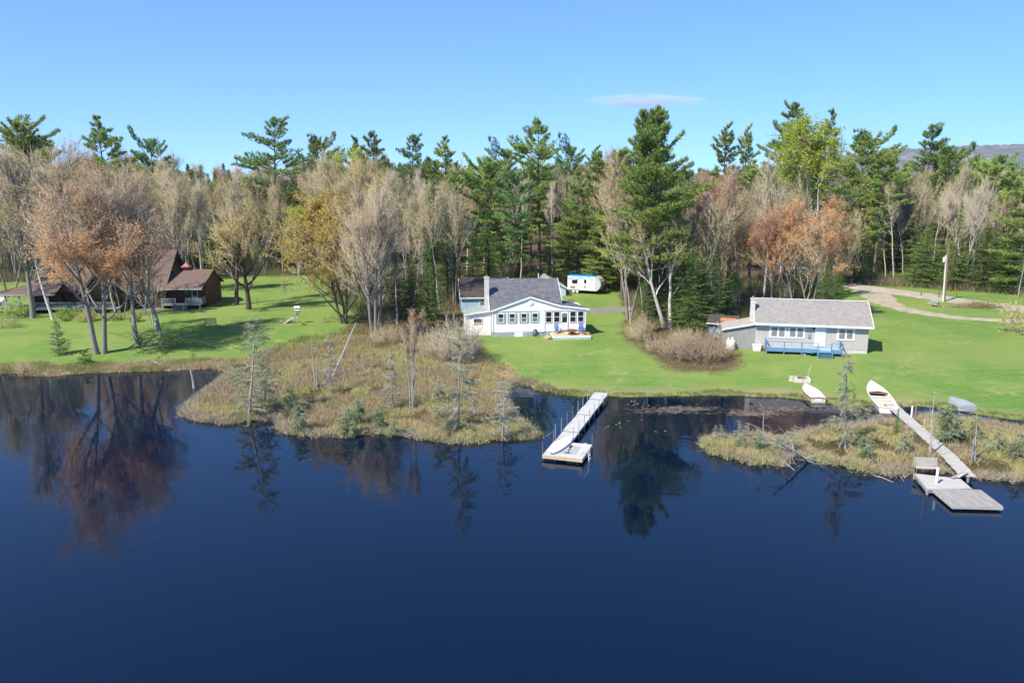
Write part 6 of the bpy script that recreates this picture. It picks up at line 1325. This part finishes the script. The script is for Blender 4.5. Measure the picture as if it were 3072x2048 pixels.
fd = 8; vs = [v_ for l_, r_ in zip(L1[fd:], R1[fd:]) for v_ in (l_ + Vector((0, 0, .03)), (l_ + r_) / 2 + Vector((0, 0, .13)), r_ + Vector((0, 0, .03)))]
MB().add(vs, [(i * 3 + k, i * 3 + k + 1, (i + 1) * 3 + k + 1, (i + 1) * 3 + k) for i in range(len(L1) - fd - 1) for k in range(2)]).build('foredeck', M_boatw, b2, True)
MB().box(-.62, .62, .1, L0 * .56, .1, .16).build('floor', mat('orange_stain', (.52, .24, .07), (.66, .52, .36), 2.5, .6), b2); MB().box(-.7, .7, L0 * .2, L0 * .28, .2, .5).build('seat', M_boaty, b2); MB().box(-.72, .72, L0 * .42, L0 * .5, .2, .52).build('seat', M_boatw, b2)
MB().bar((-.8, L0 * .56, .66), (.8, L0 * .56, .66), .07, .1).bar((-.8, L0 * .34, .66), (.75, L0 * .38, .68), .06, .05).build('thwart', M_boatr, b2); MB().box(-.62, .62, .02, .28, .3, .56).build('stern_seat', M_boaty, b2)
a = ground(2906, 1240); b = ground(2850, 1196); an = math.atan2(b.y - a.y, b.x - a.x) - math.pi / 2
b3 = thing('upturned_boat', 'dull aluminium boat turned upside down on the grass at the bog edge', 'boat', (a.x, a.y, a.z + .05), an); o, L1, R1 = hull((b - a).length, 1.5, .58, M_alu, b3); o.matrix_local = Matrix.Translation((0, 0, .6)) @ Matrix.Diagonal((1, 1, -1, 1))
MB().box(-.7, .7, -.02, .03, .06, .12).tube([(0, .1, .6), (0, (b - a).length * .85, .5)], .03, 5).build('keel', M_alu, b3)

# fire pit, stake, stump
p = ground(2405, 1143); ft = thing('fire_pit', 'square concrete block fire pit with a rusty ring on the lawn', 'fire pit', p, CR)
for (x0, x1, y0, y1) in ((-.75, .75, -.5, -.32), (-.75, .75, .5, .68), (-.75, -.57, -.3, .48), (.57, .75, -.3, .48)):
    mb = MB(); mb.box(x0, (x0 + x1) / 2 - .01 if x1 - x0 > 1 else x1, y0, y1, -.05, .3)
    if x1 - x0 > 1: mb.box((x0 + x1) / 2 + .01, x1, y0, y1, -.05, .3)
    mb.build('block', M_concl, ft)
MB().lathe([(.36, .2), (.4, .34), (.38, .34), (.34, .2)], 16, (0, .1, 0)).build('ring', M_rust, ft)
o = MB().tube([(0, 0, 0), (.16, .02, .75), (.3, .05, 1.35)], .03, 6).build('stake', M_oldwoodl); o.name = 'leaning_stake'; o.location = ground(2421, 1137); tag(o, 'pale stick leaning beside the fire pit', 'stick')
p = ground(2375, 1141); stu = thing('stump', 'short sawn tree stump left of the fire pit', 'stump', p, 0); MB().lathe([(.3, -.1), (.24, .1), (.22, .42)], 12).build('trunk', BARK['pale'], stu); MB().tube([(-.15, 0, .4), (-.45, .05, .55)], .03, 6).build('branch', BARK['pale'], stu)
# lawn bench, bird house, rocks, stake
p = ground(632, 981); lb_ = thing('garden_bench', 'brown slatted bench alone on the left lawn facing the lake', 'bench', p, .35); s_ = MB()
for k in range(4): s_.box(-.7, .7, -.05 + k * .12, .05 + k * .12, .42, .455)
s_.build('seat', mat('tan_slats', (.42, .28, .16), (.34, .22, .12), 4, .7), lb_); s_ = MB()
for k in range(5): s_.bar((-.7, .46 + k * .035, .52 + k * .12), (.7, .46 + k * .035, .52 + k * .12), .025, .085)
s_.build('backrest', MATS['tan_slats'], lb_)
for xx in (-.68, .68): MB().box(xx - .03, xx + .03, -.06, 0, 0, .65).bar((xx, .42, 0), (xx, .62, 1.05), .06, .06).bar((xx, -.06, .65), (xx, .5, .65), .07, .03).build('leg', M_brownwood, lb_)
p = ground(894, 970); bh = thing('bird_house', 'white three hole bird house on a post beside the rock heap', 'bird house', p, .05); MB().tube([(0, 0, -.2), (0, 0, 1.2)], .055, 8).build('post', M_oldwoodl, bh); MB().lathe([(.06, 1.15), (.26, 1.3), (.26, 1.36)], 10).build('guard', M_black, bh)
hb = MB().box(-.3, .3, -.22, .22, 1.36, 1.42).box(-.3, .3, -.2, .2, 1.62, 2.05).build('box', M_white, bh); MB().slab([(-.36, -.3, 2.03), (.36, -.3, 2.03), (.36, 0, 2.22), (-.36, 0, 2.22)], .03).slab([(-.36, 0, 2.22), (.36, 0, 2.22), (.36, .3, 2.03), (-.36, .3, 2.03)], .03).build('roof', M_white, bh)
MB().box(-.27, .27, -.17, .17, 1.42, 1.62).build('porch', M_black, bh)
for xx in (-.18, 0, .18): MB().tube([(xx, -.21, 1.82), (xx, -.19, 1.82)], .05, 10).build('hole', mat('red_hole_rim', (.3, .04, .04), (.25, .03, .03), 2, .6), bh)
rng = random.Random(12); rp = thing('rock_heap', 'heap of tan fieldstones left of the bird house', 'rock heap', ground(875, 968), 0)
for k in range(34):
    x_, y_ = rng.uniform(-.9, .8), rng.uniform(-.5, .5); zc = .75 * max(0, 1 - ((x_ - .25) / 1.0) ** 2 - (y_ / .7) ** 2); r_ = rng.uniform(.12, .2); MB().rock((x_, y_, zc * rng.uniform(.5, 1)), r_, rng).build('stone', M_stonel if rng.random() < .75 else M_stone, rp)
o = MB().rock((0, 0, .15), .32, rng).build('boulder', mat('pink_granite', (.38, .25, .23), (.30, .21, .2), 3, .9, .4)); o.location = ground(846, 969); tag(o, 'pinkish boulder at the left foot of the rock heap', 'boulder')
T('iris_clump', gen_bush(99, .6, .5, 50, 'tan', 'spring', 500, lsize=.18, twigs=3), 696, 738, 'green leaf clump at the foot of the bird house post', cat='plant', vb=746)
o = MB().tube([(0, 0, -.1), (0, 0, .95)], .05, 6).build('stake', M_brownwood); o.name = 'garden_stake'; o.location = ground(773, 917); tag(o, 'dark short stake on the lawn right of the round crowned tree', 'stake')

# utility pole, wires, roadside things
p = ground(2832, 905); zt = at_y(2838, 730, p.y)[2]
up_ = thing('utility_pole', 'wooden utility pole with a white conduit and grey transformer by the road', 'utility pole', p, 0); PH = zt - p.z
MB().tube([(.1, .1, -.3), (-.2, .1, PH)], [.17, .12], 10).build('pole', M_pole, up_); MB().tube([(-.16, -.05, -.3), (-.42, -.05, PH * .8)], [.14, .11], 10).build('conduit', M_polew, up_)
MB().lathe([(.15, 0), (.2, .05), (.2, .65), (.14, .72), (.05, .76)], 12, (-.66, -.05, PH * .68)).build('transformer', mat('pale_grey_steel', (.6, .62, .63), (.52, .54, .55), 3, .4), up_)
for zz in (.93, .8, .62): MB().bar((-.4, .1, PH * zz), (.1, .1, PH * zz), .06, .06).lathe([(.03, 0), (.05, .05), (.03, .12)], 8, (-.38, .1, PH * zz + .03)).build('bracket', M_black, up_)
def wire(a, b, sag, lab):
    a = Vector(a); b = Vector(b); pts_ = [a.lerp(b, t_) - Vector((0, 0, sag * 4 * t_ * (1 - t_))) for t_ in np.linspace(0, 1, 14)]; pts_ = [p_ - a for p_ in pts_]
    o = MB().tube(pts_, .022, 4).build('wire', mat('wire', (.10, .10, .10), (.08, .08, .08), 2, .5)); o.name = 'power_line'; o.location = a; tag(o, lab, 'wire')
top = p + Vector((-.2, .1, PH * .97)); m1 = p + Vector((-.15, .1, PH * .8)); m2 = p + Vector((-.1, .1, PH * .62))
wire(top, at_y(3120, 741, 108), .5, 'top wire from the utility pole towards the right edge'); wire(m1, at_y(3120, 778, 108), .5, 'lower wire from the utility pole towards the right edge')
wire(top, at_y(2560, 722, 130), .5, 'top wire from the utility pole towards the road bend'); wire(m1, at_y(2540, 755, 132), .6, 'middle wire from the utility pole towards the road bend'); wire(m2, at_y(2300, 868, 97), .8, 'service wire from the utility pole towards the grey cottage')
ga = ground(2872, 892); o = MB().tube([(0, 0, 0), Vector(m1) - ga], .02, 4).build('cable', MATS['wire']); o.name = 'guy_wire'; o.location = ga; tag(o, 'slanting guy wire from the utility pole to the ground', 'wire')
d_ = (Vector(m1) - ga).normalized(); o = MB().tube([d_ * .2, d_ * 2.3], .06, 8).build('sleeve', M_yellow); o.name = 'wire_guard'; o.location = ga; tag(o, 'yellow plastic guard around the foot of the guy wire', 'guard')
p = ground(2554, 860); mbx = thing('mailbox', 'dark mailbox on a post where the road bends', 'mailbox', p, 0); MB().box(-.05, .05, -.05, .05, -.2, 1.1).build('post', M_brownwood, mbx); mb = MB(); mb.prism([(-.15, 1.1), (.15, 1.1), (.15, 1.28)] + [(.15 * math.cos(t_), 1.28 + .15 * math.sin(t_)) for t_ in np.linspace(.2, 2.94, 7)] + [(-.15, 1.28)], -.28, .28); mb.build('box', M_black, mbx); MB().box(.155, .165, -.05, .1, 1.3, 1.45).build('flag', M_red, mbx)
for (u_, v_, vt, lb) in ((2763, 888, 878, 'short dark marker post at the road edge left of the utility pole'), (2816, 893, 871, 'dark thin post at the road edge just left of the utility pole')):
    p = ground(u_, v_); o = MB().box(-.06, .06, -.06, .06, -.1, at_y(u_, vt, p.y)[2] - p.z).box(-.09, .09, -.07, .07, at_y(u_, vt, p.y)[2] - p.z, at_y(u_, vt, p.y)[2] - p.z + .08).build('post', M_brownwood); o.name = 'marker_post'; o.location = p; tag(o, lb, 'post')
p = ground(2803, 919); wb_ = thing('wheelbarrow', 'small grey wheelbarrow left on the grass near the utility pole', 'wheelbarrow', p, .7)
MB().add([(-.25, -.4, .35), (.25, -.4, .35), (.25, .35, .35), (-.25, .35, .35), (-.38, -.6, .7), (.38, -.6, .7), (.38, .55, .7), (-.38, .55, .7)], [(0, 3, 2, 1), (0, 1, 5, 4), (1, 2, 6, 5), (2, 3, 7, 6), (3, 0, 4, 7), (4, 5, 6, 7)]).build('tray', M_alu, wb_)
MB().tube([(-.04, -.6, .22), (.04, -.6, .22)], .22, 12).build('wheel', M_red, wb_); MB().bar((-.2, -.6, .25), (-.3, 1.0, .5), .05, .05).bar((.2, -.6, .25), (.3, 1.0, .5), .05, .05).bar((-.25, .4, .4), (-.25, .45, 0), .05, .05).bar((.25, .4, .4), (.25, .45, 0), .05, .05).build('handle', M_oldwoodl, wb_)
p = ground(2925, 922); bp = thing('brush_pile', 'long pinkish pile of cut brush on the grass beside the road', 'brush pile', p, -.12)
rs = np.random.RandomState(8); n_ = 1700; cx = rs.normal(0, 1.7, n_); cy = rs.normal(0, .45, n_); cz = np.abs(rs.normal(0, .3, n_)) * np.exp(-(cx / 2.6) ** 2); d_ = rs.normal(0, 1, (n_, 3)) * [1, .8, .3]; P = np.stack([cx, cy, cz], 1); V, F = np_cones(P, P + nrm(d_) * rs.uniform(.4, 1.1, (n_, 1)), .025)
link('twigs', np_mesh('twigs', V, F, [TWIG['pink']]), bp); n_ = 2600; P = np.stack([rs.normal(.9, 1.3, n_), rs.normal(0, .5, n_), np.abs(rs.normal(.15, .3, n_))], 1); V, F = np_leaves(P, .13, rs); link('weeds', np_mesh('weeds', V, F, [LEAF['olive']], tone=np.repeat(rs.uniform(0, 1, n_), 4)), bp)
o = MB().box(-.18, .18, -.1, .0, 0, .34).build('panel', M_white); o.name = 'nest_box'; pq = at_y(1962, 630, 117); tmesh = HW['pole']; T('hardwood_tree', tmesh, 1503, 400, 'thin grey trunk carrying a small white box, over the leaning birch', Y=117.4); o.location = (pq[0], 117.05, pq[2]); tag(o, 'small white box fixed high on a thin grey trunk above the leaning birch', 'box')
# driftwood and fallen sticks
def stick(name, uv0, uv1, r0, r1, z, lab, m=None, cat='driftwood'):
    a_ = ground(*uv0); b_ = V3(*uv1, z); d_ = b_ - a_; o = MB().tube([(0, 0, .03), d_ * .5 + Vector((.03, .05, .06)), d_], [r0, (r0 + r1) / 2, r1], 7).build('log', m or BARK['silver']); o.name = name; o.location = a_; tag(o, lab, cat)
stick('driftwood_log', (482, 1098), (455, 1083), .16, .09, .35, 'pale driftwood log on the left bank below the lawn'); stick('fallen_log', (1446, 1187), (1401, 1173), .1, .06, .55, 'reddish fallen log at the inlet behind the left bog'); stick('fallen_stick', (943, 1226), (919, 1208), .07, .05, .5, 'short pale stick lying in the left bog')
stick('fallen_stick', (2345, 1385), (2384, 1411), .05, .02, .05, 'bare stick slanting into the water from the right islet'); stick('fallen_stick', (2612, 1425), (2680, 1446), .05, .02, .06, 'bare stick in the water left of the bench'); stick('leaning_pole', (998, 1132), (1068, 968), .13, .06, at_y(1068, 968, ground(998, 1132).y + 2)[2], 'leaning dead pole at the marsh edge below the big grey clump', cat='dead tree')
stick('dead_stump', (585, 1183), (572, 1108), .16, .09, at_y(572, 1108, ground(585, 1183).y)[2], 'white leaning dead stump at the left tip of the bog', cat='dead tree')

# ------------------------------------------------------------------ bog trees
LA = [gen_larch(101, 10, .33, per=5, dens=.8, bare=.4, whorl=.62), gen_larch(102, 8, .30, per=5, dens=.8, bare=.4, whorl=.6), gen_larch(103, 7, .3, bare=1.0, per=4, whorl=.42), gen_larch(104, 3, .32, per=5, whorl=.3, dens=1.3, bare=.2, need='larch'), gen_larch(105, 4, .3, bare=.7, per=4, whorl=.4)]
GS = gen_larch(106, 2.4, .34, per=5, whorl=.26, dens=1.6, bare=.1, need='jack')
T('larch_tree', LA[0], 572, 712, 'tallest pale larch at the left tip of the bog', vb=958, ws=1.15, rz=.3); T('larch_tree', LA[1], 607, 795, 'smaller larch leaning right behind the tallest pale larch', vb=940, ws=1.2)
T('larch_tree', LA[2], 759, 748, 'thin bare larch between the two snags and the triple trunk', vb=905, ws=.75); T('dead_snag', gen_snag(111, 5, limbs=6, L=.5, stems=2, r=.09), 725, 772, 'twin bare snag poles in the left bog', cat='dead tree', vb=890)
T('maple_tree', gen_hardwood(112, 11, 3, .32, .55, 16, 6, 9, r0=.2, bark='silver', twig='pink', leaf='rust', nleaf=350, lsize=.11, fan=.035, tr=.012, lw=.2), 947, 716, 'slender triple trunked bare maple with reddish top in the bog', vb=936, ws=.75)
T('larch_tree', LA[2], 904, 800, 'grey bare larch left of the triple trunked maple', vb=940, ws=1.0); T('larch_tree', LA[1], 1052, 735, 'pale green larch right of the triple trunked maple', vb=985, ws=1.05); T('larch_tree', LA[2], 1153, 866, 'wide armed dead larch at the right tip of the left bog', vb=1010, ws=1.45)
T('larch_sapling', LA[3], 668, 884, 'small pale larch sapling left of the twin snag poles', vb=948); T('larch_tree', LA[4], 1088, 905, 'low dead larch between the pale green and the wide armed one', vb=962, ws=1.3)
for i, (ud, vb, vt, lb) in enumerate([(820, 975, 912, 'bushy green larch sapling in the middle of the left bog'), (795, 1000, 930, 'bushy green larch sapling nearest the water in the left bog'), (872, 985, 928, 'green sapling just left below the grey bare larch'), (1010, 930, 880, 'green sapling right of the triple trunked maple'), (690, 990, 925, 'green sapling near the front edge, left part of the bog'), (905, 1005, 955, 'small green sapling at the front edge of the left bog')]): T('larch_sapling', GS if i % 2 == 0 else LA[3], ud, vt, lb, cat='sapling', vb=vb, ws=1.2)
T('larch_tree', LA[0], 1942, 800, 'tall pale larch on the right islet before the grey cottage', vb=1030, ws=.95, rz=2); T('dead_larch', gen_snag(121, 5, limbs=16, L=1.5, r=.09), 1751, 928, 'white dead larch in the middle of the small islet', cat='dead tree', vb=1026, ws=1.2)
for (ud, vb, vt, lb) in [(1642, 1012, 972, 'small bare larch at the left end of the small islet'), (1656, 1012, 970, 'small bare larch next right of the leftmost on the small islet'), (1697, 1008, 960, 'small leaning bare larch left of the white dead larch'), (1716, 1010, 965, 'thin grey larch just left of the white dead larch'), (1822, 1042, 970, 'thin bare larch at the right end of the small islet'), (1806, 1030, 985, 'small bare larch right of the white dead larch')]: T('larch_sapling', LA[4], ud, vt, lb, cat='small larch', vb=vb, ws=1.3)
for i, (ud, vb, vt, lb) in enumerate([(1742, 1035, 990, 'green larch sapling before the white dead larch'), (1790, 1040, 995, 'green larch sapling right on the small islet'), (1700, 1030, 990, 'green larch sapling left on the small islet'), (2180, 1010, 920, 'bushy green larch right of the boardwalk'), (2290, 1040, 975, 'bushy green larch near the right edge'), (2335, 1060, 985, 'bushy green larch cut by the right edge'), (1985, 1055, 1000, 'green sapling left of the boardwalk in the right bog'), (2075, 1040, 985, 'green sapling behind the bench'), (2240, 1010, 950, 'green larch behind the two armed bare larch')]): T('larch_sapling', GS if i % 3 == 0 else LA[3], ud, vt, lb, cat='sapling', vb=vb, ws=1.35)
T('fallen_larch', gen_snag(122, 3.5, limbs=24, L=1.7, lean=(-.7, -.1), r=.09), 1868, 962, 'uprooted dead larch with spread silver limbs beside the tall pale larch', cat='dead tree', vb=1062, ws=1.6, rz=.3); T('dead_larch', gen_snag(123, 6, limbs=14, L=1.3, lean=(.02, 0), r=.09), 2134, 893, 'crooked dead larch behind the bench', cat='dead tree', vb=1050, ws=1.2)
T('dead_larch', gen_snag(124, 3.8, limbs=12, L=1.3, stems=2, r=.09), 2239, 965, 'two armed bare larch right of the boardwalk', cat='dead tree', vb=1060, ws=1.3); T('fir_tree', SP['f'], 2058, 938, 'small bright green fir beside the boardwalk', vb=1000, ws=.9)

# ------------------------------------------------------------------ stuff: bog growth, shore grass, undergrowth, reeds
def scatter(n, polys, rs, edge=0.0, ybox=(44, 115), xbox=(-70, 75)):
    P = np.stack([rs.uniform(*xbox, n), rs.uniform(*ybox, n)], 1); s = np.max([sdist(P, q_) for q_ in polys], 0); return P[s > edge], s[s > edge]
def tufts(P, h, k, rs, spread, w, base=.12, up=1.0):
    z = terrain(P); Q = np.repeat(np.c_[P, z], k, 0); Q[:, :2] += rs.normal(0, base, (len(Q), 2)); hh = np.repeat(np.broadcast_to(h, (len(P),)), k) * rs.uniform(.55, 1.15, len(Q)); D = nrm(rs.normal(0, spread, (len(Q), 3)) * [1, 1, .3] + [0, 0, up]); return np_blades(Q, D, hh, w, rs, 1, .02)
rs = np.random.RandomState(14)
BOGPOLY = [BOGL_Z, BOGR]
def in_land(P): return np.maximum(sdist(P, MAIN), sdist(P, BOGR)) > .02
def make_stuff(name, lab, P, h, k, spread, w, m, base=.12, ptone=None, up=1.0, extra=None):
    V, F = tufts(P, h, k, rs, spread, w, base, up); t_ = np.repeat(np.clip(np.repeat(ptone if ptone is not None else rs.uniform(0, 1, len(P)), k) * .7 + rs.uniform(0, .3, len(P) * k), 0, 1), 3); tag(link(name, np_mesh(name, V, F, [m], tone=t_)), lab, kind='stuff')
P, _ = scatter(150000, BOGPOLY, rs, -.25); P = P[in_land(P)]; bwl = np.array([tuple(q_[:2]) for q_ in pts_bw]); bd_ = np.full(len(P), 9.9)
for a_, b_ in zip(bwl[:-1], bwl[1:]):
    e_ = b_ - a_; t_ = np.clip(((P - a_) @ e_) / (e_ @ e_), 0, 1); bd_ = np.minimum(bd_, np.linalg.norm(P - a_ - t_[:, None] * e_, axis=1))
P = P[bd_ > .75]; nz = vnoise(P[:, 0], P[:, 1], .38, 21); n2 = vnoise(P[:, 0], P[:, 1], .8, 22); shoreP = np.maximum(sdist(P, MAIN), sdist(P, BOGR))
A_ = P[nz > .56]; B_ = P[(nz < .5) & (n2 > .35)]; C_ = P[(n2 > .6)]; E_ = P[shoreP < .9]
M_heath = foliage_mat('heath_twigs', (.33, .255, .165), (.45, .36, .225), .1, 0); M_sedge = foliage_mat('bog_sedge', (.58, .465, .28), (.48, .41, .20), .25, 0); M_bgreen = foliage_mat('bog_leaves', (.32, .34, .115), (.44, .43, .17), .25, 0); M_grey = foliage_mat('grey_heath', (.33, .28, .23), (.42, .37, .29), .1, 0)
sub = lambda Q, f: Q[rs.uniform(0, 1, len(Q)) < f]
A_ = sub(A_, min(1, 9500 / len(A_))); make_stuff('bog_heath', 'brown leafless heath covering the bogs', A_, .62 * (.6 + .7 * vnoise(A_[:, 0], A_[:, 1], .6, 23)), 18, .75, .03, M_heath, .28)
B_ = sub(B_, min(1, 9000 / len(B_))); make_stuff('bog_sedge', 'straw coloured sedge between the heath', B_, .48, 15, .6, .03, M_sedge, .2)
C_ = sub(C_, min(1, 9000 / len(C_))); make_stuff('bog_leaves', 'low olive green leafy growth on the bogs', C_, .42 * (.6 + .8 * vnoise(C_[:, 0], C_[:, 1], .7, 24)), 18, .95, .06, M_bgreen, .28)
E_ = sub(E_, min(1, 3500 / len(E_))); make_stuff('bog_fringe', 'grey twiggy fringe along the bog edges', E_, .62, 16, .95, .028, M_grey, .26, up=.7)
# shore strip in front of the left lawn, and at the lawn edge by the inlet
P = np.stack([rs.uniform(-75, 75, 160000), rs.uniform(55, 100, 160000)], 1); s1 = sdist(P, MAIN); uu_ = 1536 + FPX * P[:, 0] / (P[:, 1] * _cp + 18 * _sp); bogd = sdist(P, BOGL_Z)
Lf = P[(s1 > -.15) & (s1 < 2.7 + 1.2 * vnoise(P[:, 0], P[:, 1], .5, 31)) & (uu_ < 780) & (bogd < .5)]; Lf = sub(Lf, min(1, 6500 / len(Lf))); make_stuff('shore_grass', 'dry tan and green grass along the left bank', Lf, .5, 12, .55, .04, foliage_mat('dry_grass', (.52, .42, .25), (.28, .29, .095), .25, 0), .15, ptone=sstep(vnoise(Lf[:, 0], Lf[:, 1], .55, 33), .42, .68))
Rt = P[(s1 > -.35) & (s1 < 1.3 * vnoise(P[:, 0], P[:, 1], .4, 35) + .15) & (uu_ > 1500)]; Rt = sub(Rt, min(1, 3600 / max(1, len(Rt)))); make_stuff('edge_grass', 'longer grass at the water edge of the right lawn', Rt, .3, 9, .5, .03, foliage_mat('edge_grass_blades', (.17, .22, .05), (.27, .25, .10), .25, 0), .12)
MAR = dz([(560, 835), (640, 800), (700, 785), (820, 778), (960, 790), (1090, 795), (1125, 830), (1230, 882), (1310, 902), (1290, 892), (1160, 850), (1090, 822), (900, 822), (700, 830)], .4)
Mq, _ = scatter(60000, [MAR], rs, -.3); Mq = sub(Mq, min(1, 4200 / len(Mq))); make_stuff('marsh_grass', 'yellow green marsh grass behind the left bog', Mq, .55, 11, .45, .04, foliage_mat('marsh_blades', (.22, .25, .06), (.38, .31, .16), .25, 0), .16, ptone=sstep(vnoise(Mq[:, 0], Mq[:, 1], .35, 36), .4, .62))
# undergrowth along the front of the wood and under the thickets
P = np.stack([rs.uniform(-120, 120, 120000), rs.uniform(88, 200, 120000)], 1); uu_ = 1536 + FPX * P[:, 0] / (P[:, 1] * _cp + 17.5 * _sp); fe_ = np.array([np.interp(uu_, [-600, 0, 560, 640, 960, 1010, 1090, 1160, 1390, 1420, 1700, 1850, 1880, 2160, 2480, 2540, 2700, 3072, 3600], [140, 138, 136, 146, 147, 118, 103, 103, 108, 124, 126, 130, 100, 97, 101, 134, 131, 122, 112])])[0]
dd = P[:, 1] - fe_; clear = ~((P[:, 0] > -9) & (P[:, 0] < 9.5) & (P[:, 1] < 116)) & ~((P[:, 0] > 6.5) & (P[:, 0] < 17) & (P[:, 1] < 131)) & (np.abs(uu_ - 2540) > 40)
U_ = P[(dd > -.8) & (dd < 48) & clear & (rs.uniform(0, 1, len(P)) < np.exp(-np.clip(dd, 0, 60) / 24))]; U_ = sub(U_, min(1, 15000 / len(U_)))
make_stuff('undergrowth', 'tangle of twigs and low leaves under the edge of the wood', U_, .9 + 1.3 * vnoise(U_[:, 0], U_[:, 1], .3, 41), 12, .5, .055, foliage_mat('undergrowth_twigs', (.26, .21, .14), (.19, .23, .07), .25, 0), .45, ptone=sstep(vnoise(U_[:, 0], U_[:, 1], .25, 42), .4, .65))
Z_ = [SHRUBZ, CLUMPZ, WOODZ]; Uq, _ = scatter(40000, Z_, rs, -.6, (70, 115)); Uq = sub(Uq, min(1, 2600 / len(Uq))); make_stuff('thicket_litter', 'dead stems and weeds around the thickets', Uq, .45, 10, .7, .035, foliage_mat('dead_stems', (.33, .23, .14), (.18, .18, .06), .2, 0), .2)
# floating reed mats and lily pads
def flat_stuff(name, lab, centres, n_, L, w, m):
    Q = []
    for (u_, v_, rx, ry) in centres:
        c0 = V3(u_, v_, 0); Q.append(np.c_[c0.x + rs.normal(0, rx, n_), c0.y + rs.normal(0, ry, n_), .008 + rs.uniform(0, .02, n_)])
    Q = np.vstack(Q); D = nrm(rs.normal(0, 1, (len(Q), 3)) * [1, .5, .015]); V, F = np_blades(Q, D, L, w, rs, 1, .01); V[:, 2] = np.clip(V[:, 2], .006, .04); tag(link(name, np_mesh(name, V, F, [m], tone=rs.uniform(0, 1, len(V)))), lab, kind='stuff')
flat_stuff('floating_reeds', 'mats of dead grey reeds floating off the right lawn', [(2000, 1232, 1.6, .5), (2070, 1225, 1.3, .4), (2280, 1236, 1.5, .5), (2360, 1226, 1.2, .4), (2250, 1242, 1.0, .3), (2560, 1225, 1.2, .5), (2640, 1250, .9, .4)], 420, .5, .02, foliage_mat('dead_reeds', (.22, .18, .14), (.30, .25, .19), .1, 0))
Q = np.array([at_z(u_ + rs.normal(0, 12), v_ + rs.normal(0, 5), .012) for (u_, v_) in [(1890, 1208), (1905, 1212), (1930, 1216), (1920, 1210), (1868, 1262), (1875, 1264), (1903, 1264), (1825, 1280), (1860, 1273), (1300, 1262), (1970, 1294)] for _ in range(3)]); V, F = np_leaves(Q, .16, rs, 1, .0); V[:, 2] = .012; tag(link('lily_pads', np_mesh('lily_pads', V, F, [foliage_mat('lily', (.5, .5, .2), (.62, .6, .45), .1, 0)], tone=rs.uniform(0, 1, len(V)))), 'few small pale lily leaves floating by the dock', kind='stuff')

STRAW = dz([(1140, 838), (1205, 860), (1262, 884), (1312, 899), (1296, 909), (1240, 902), (1195, 884), (1150, 856)], .3)
Q, _ = scatter(30000, [STRAW], rs, -.35, (66, 92), (-20, 0)); Q = sub(Q, min(1, 1700 / max(1, len(Q)))); make_stuff('straw_drift', 'flattened tan straw washed up at the inlet beside the dock lawn', Q, .45, 12, 1.6, .035, foliage_mat('straw', (.58, .44, .27), (.48, .34, .20), .15, 0), .25, up=.35)
Q = np.stack([rs.uniform(-45, 62, 5000), rs.uniform(70, 112, 5000)], 1); uq = 1536 + FPX * Q[:, 0] / (Q[:, 1] * _cp + 18 * _sp); s1 = sdist(Q, MAIN)
Q = Q[(s1 > 1.2) & (sdist(Q, BOGL_Z) < -.5) & (sdist(Q, SHRUBZ) < -.5) & (Q[:, 1] < np.interp(uq, [0, 900, 1400, 1700, 1900, 2500, 3072], [108, 110, 92, 92, 84, 100, 104])) & (vnoise(Q[:, 0], Q[:, 1], .22, 51) > .52)]; Q = sub(Q, min(1, 260 / len(Q)))
V, F = np_leaves(np.c_[Q, terrain(Q) + .05], .075, rs, 1, .0); tag(link('lawn_flowers', np_mesh('lawn_flowers', V, F, [foliage_mat('petals', (.75, .62, .06), (.72, .72, .6), .2, 0)], tone=np.repeat((rs.uniform(0, 1, len(Q)) > .45) * 1.0, 4))), 'scattered yellow and white flowers in the mown lawns', kind='stuff')
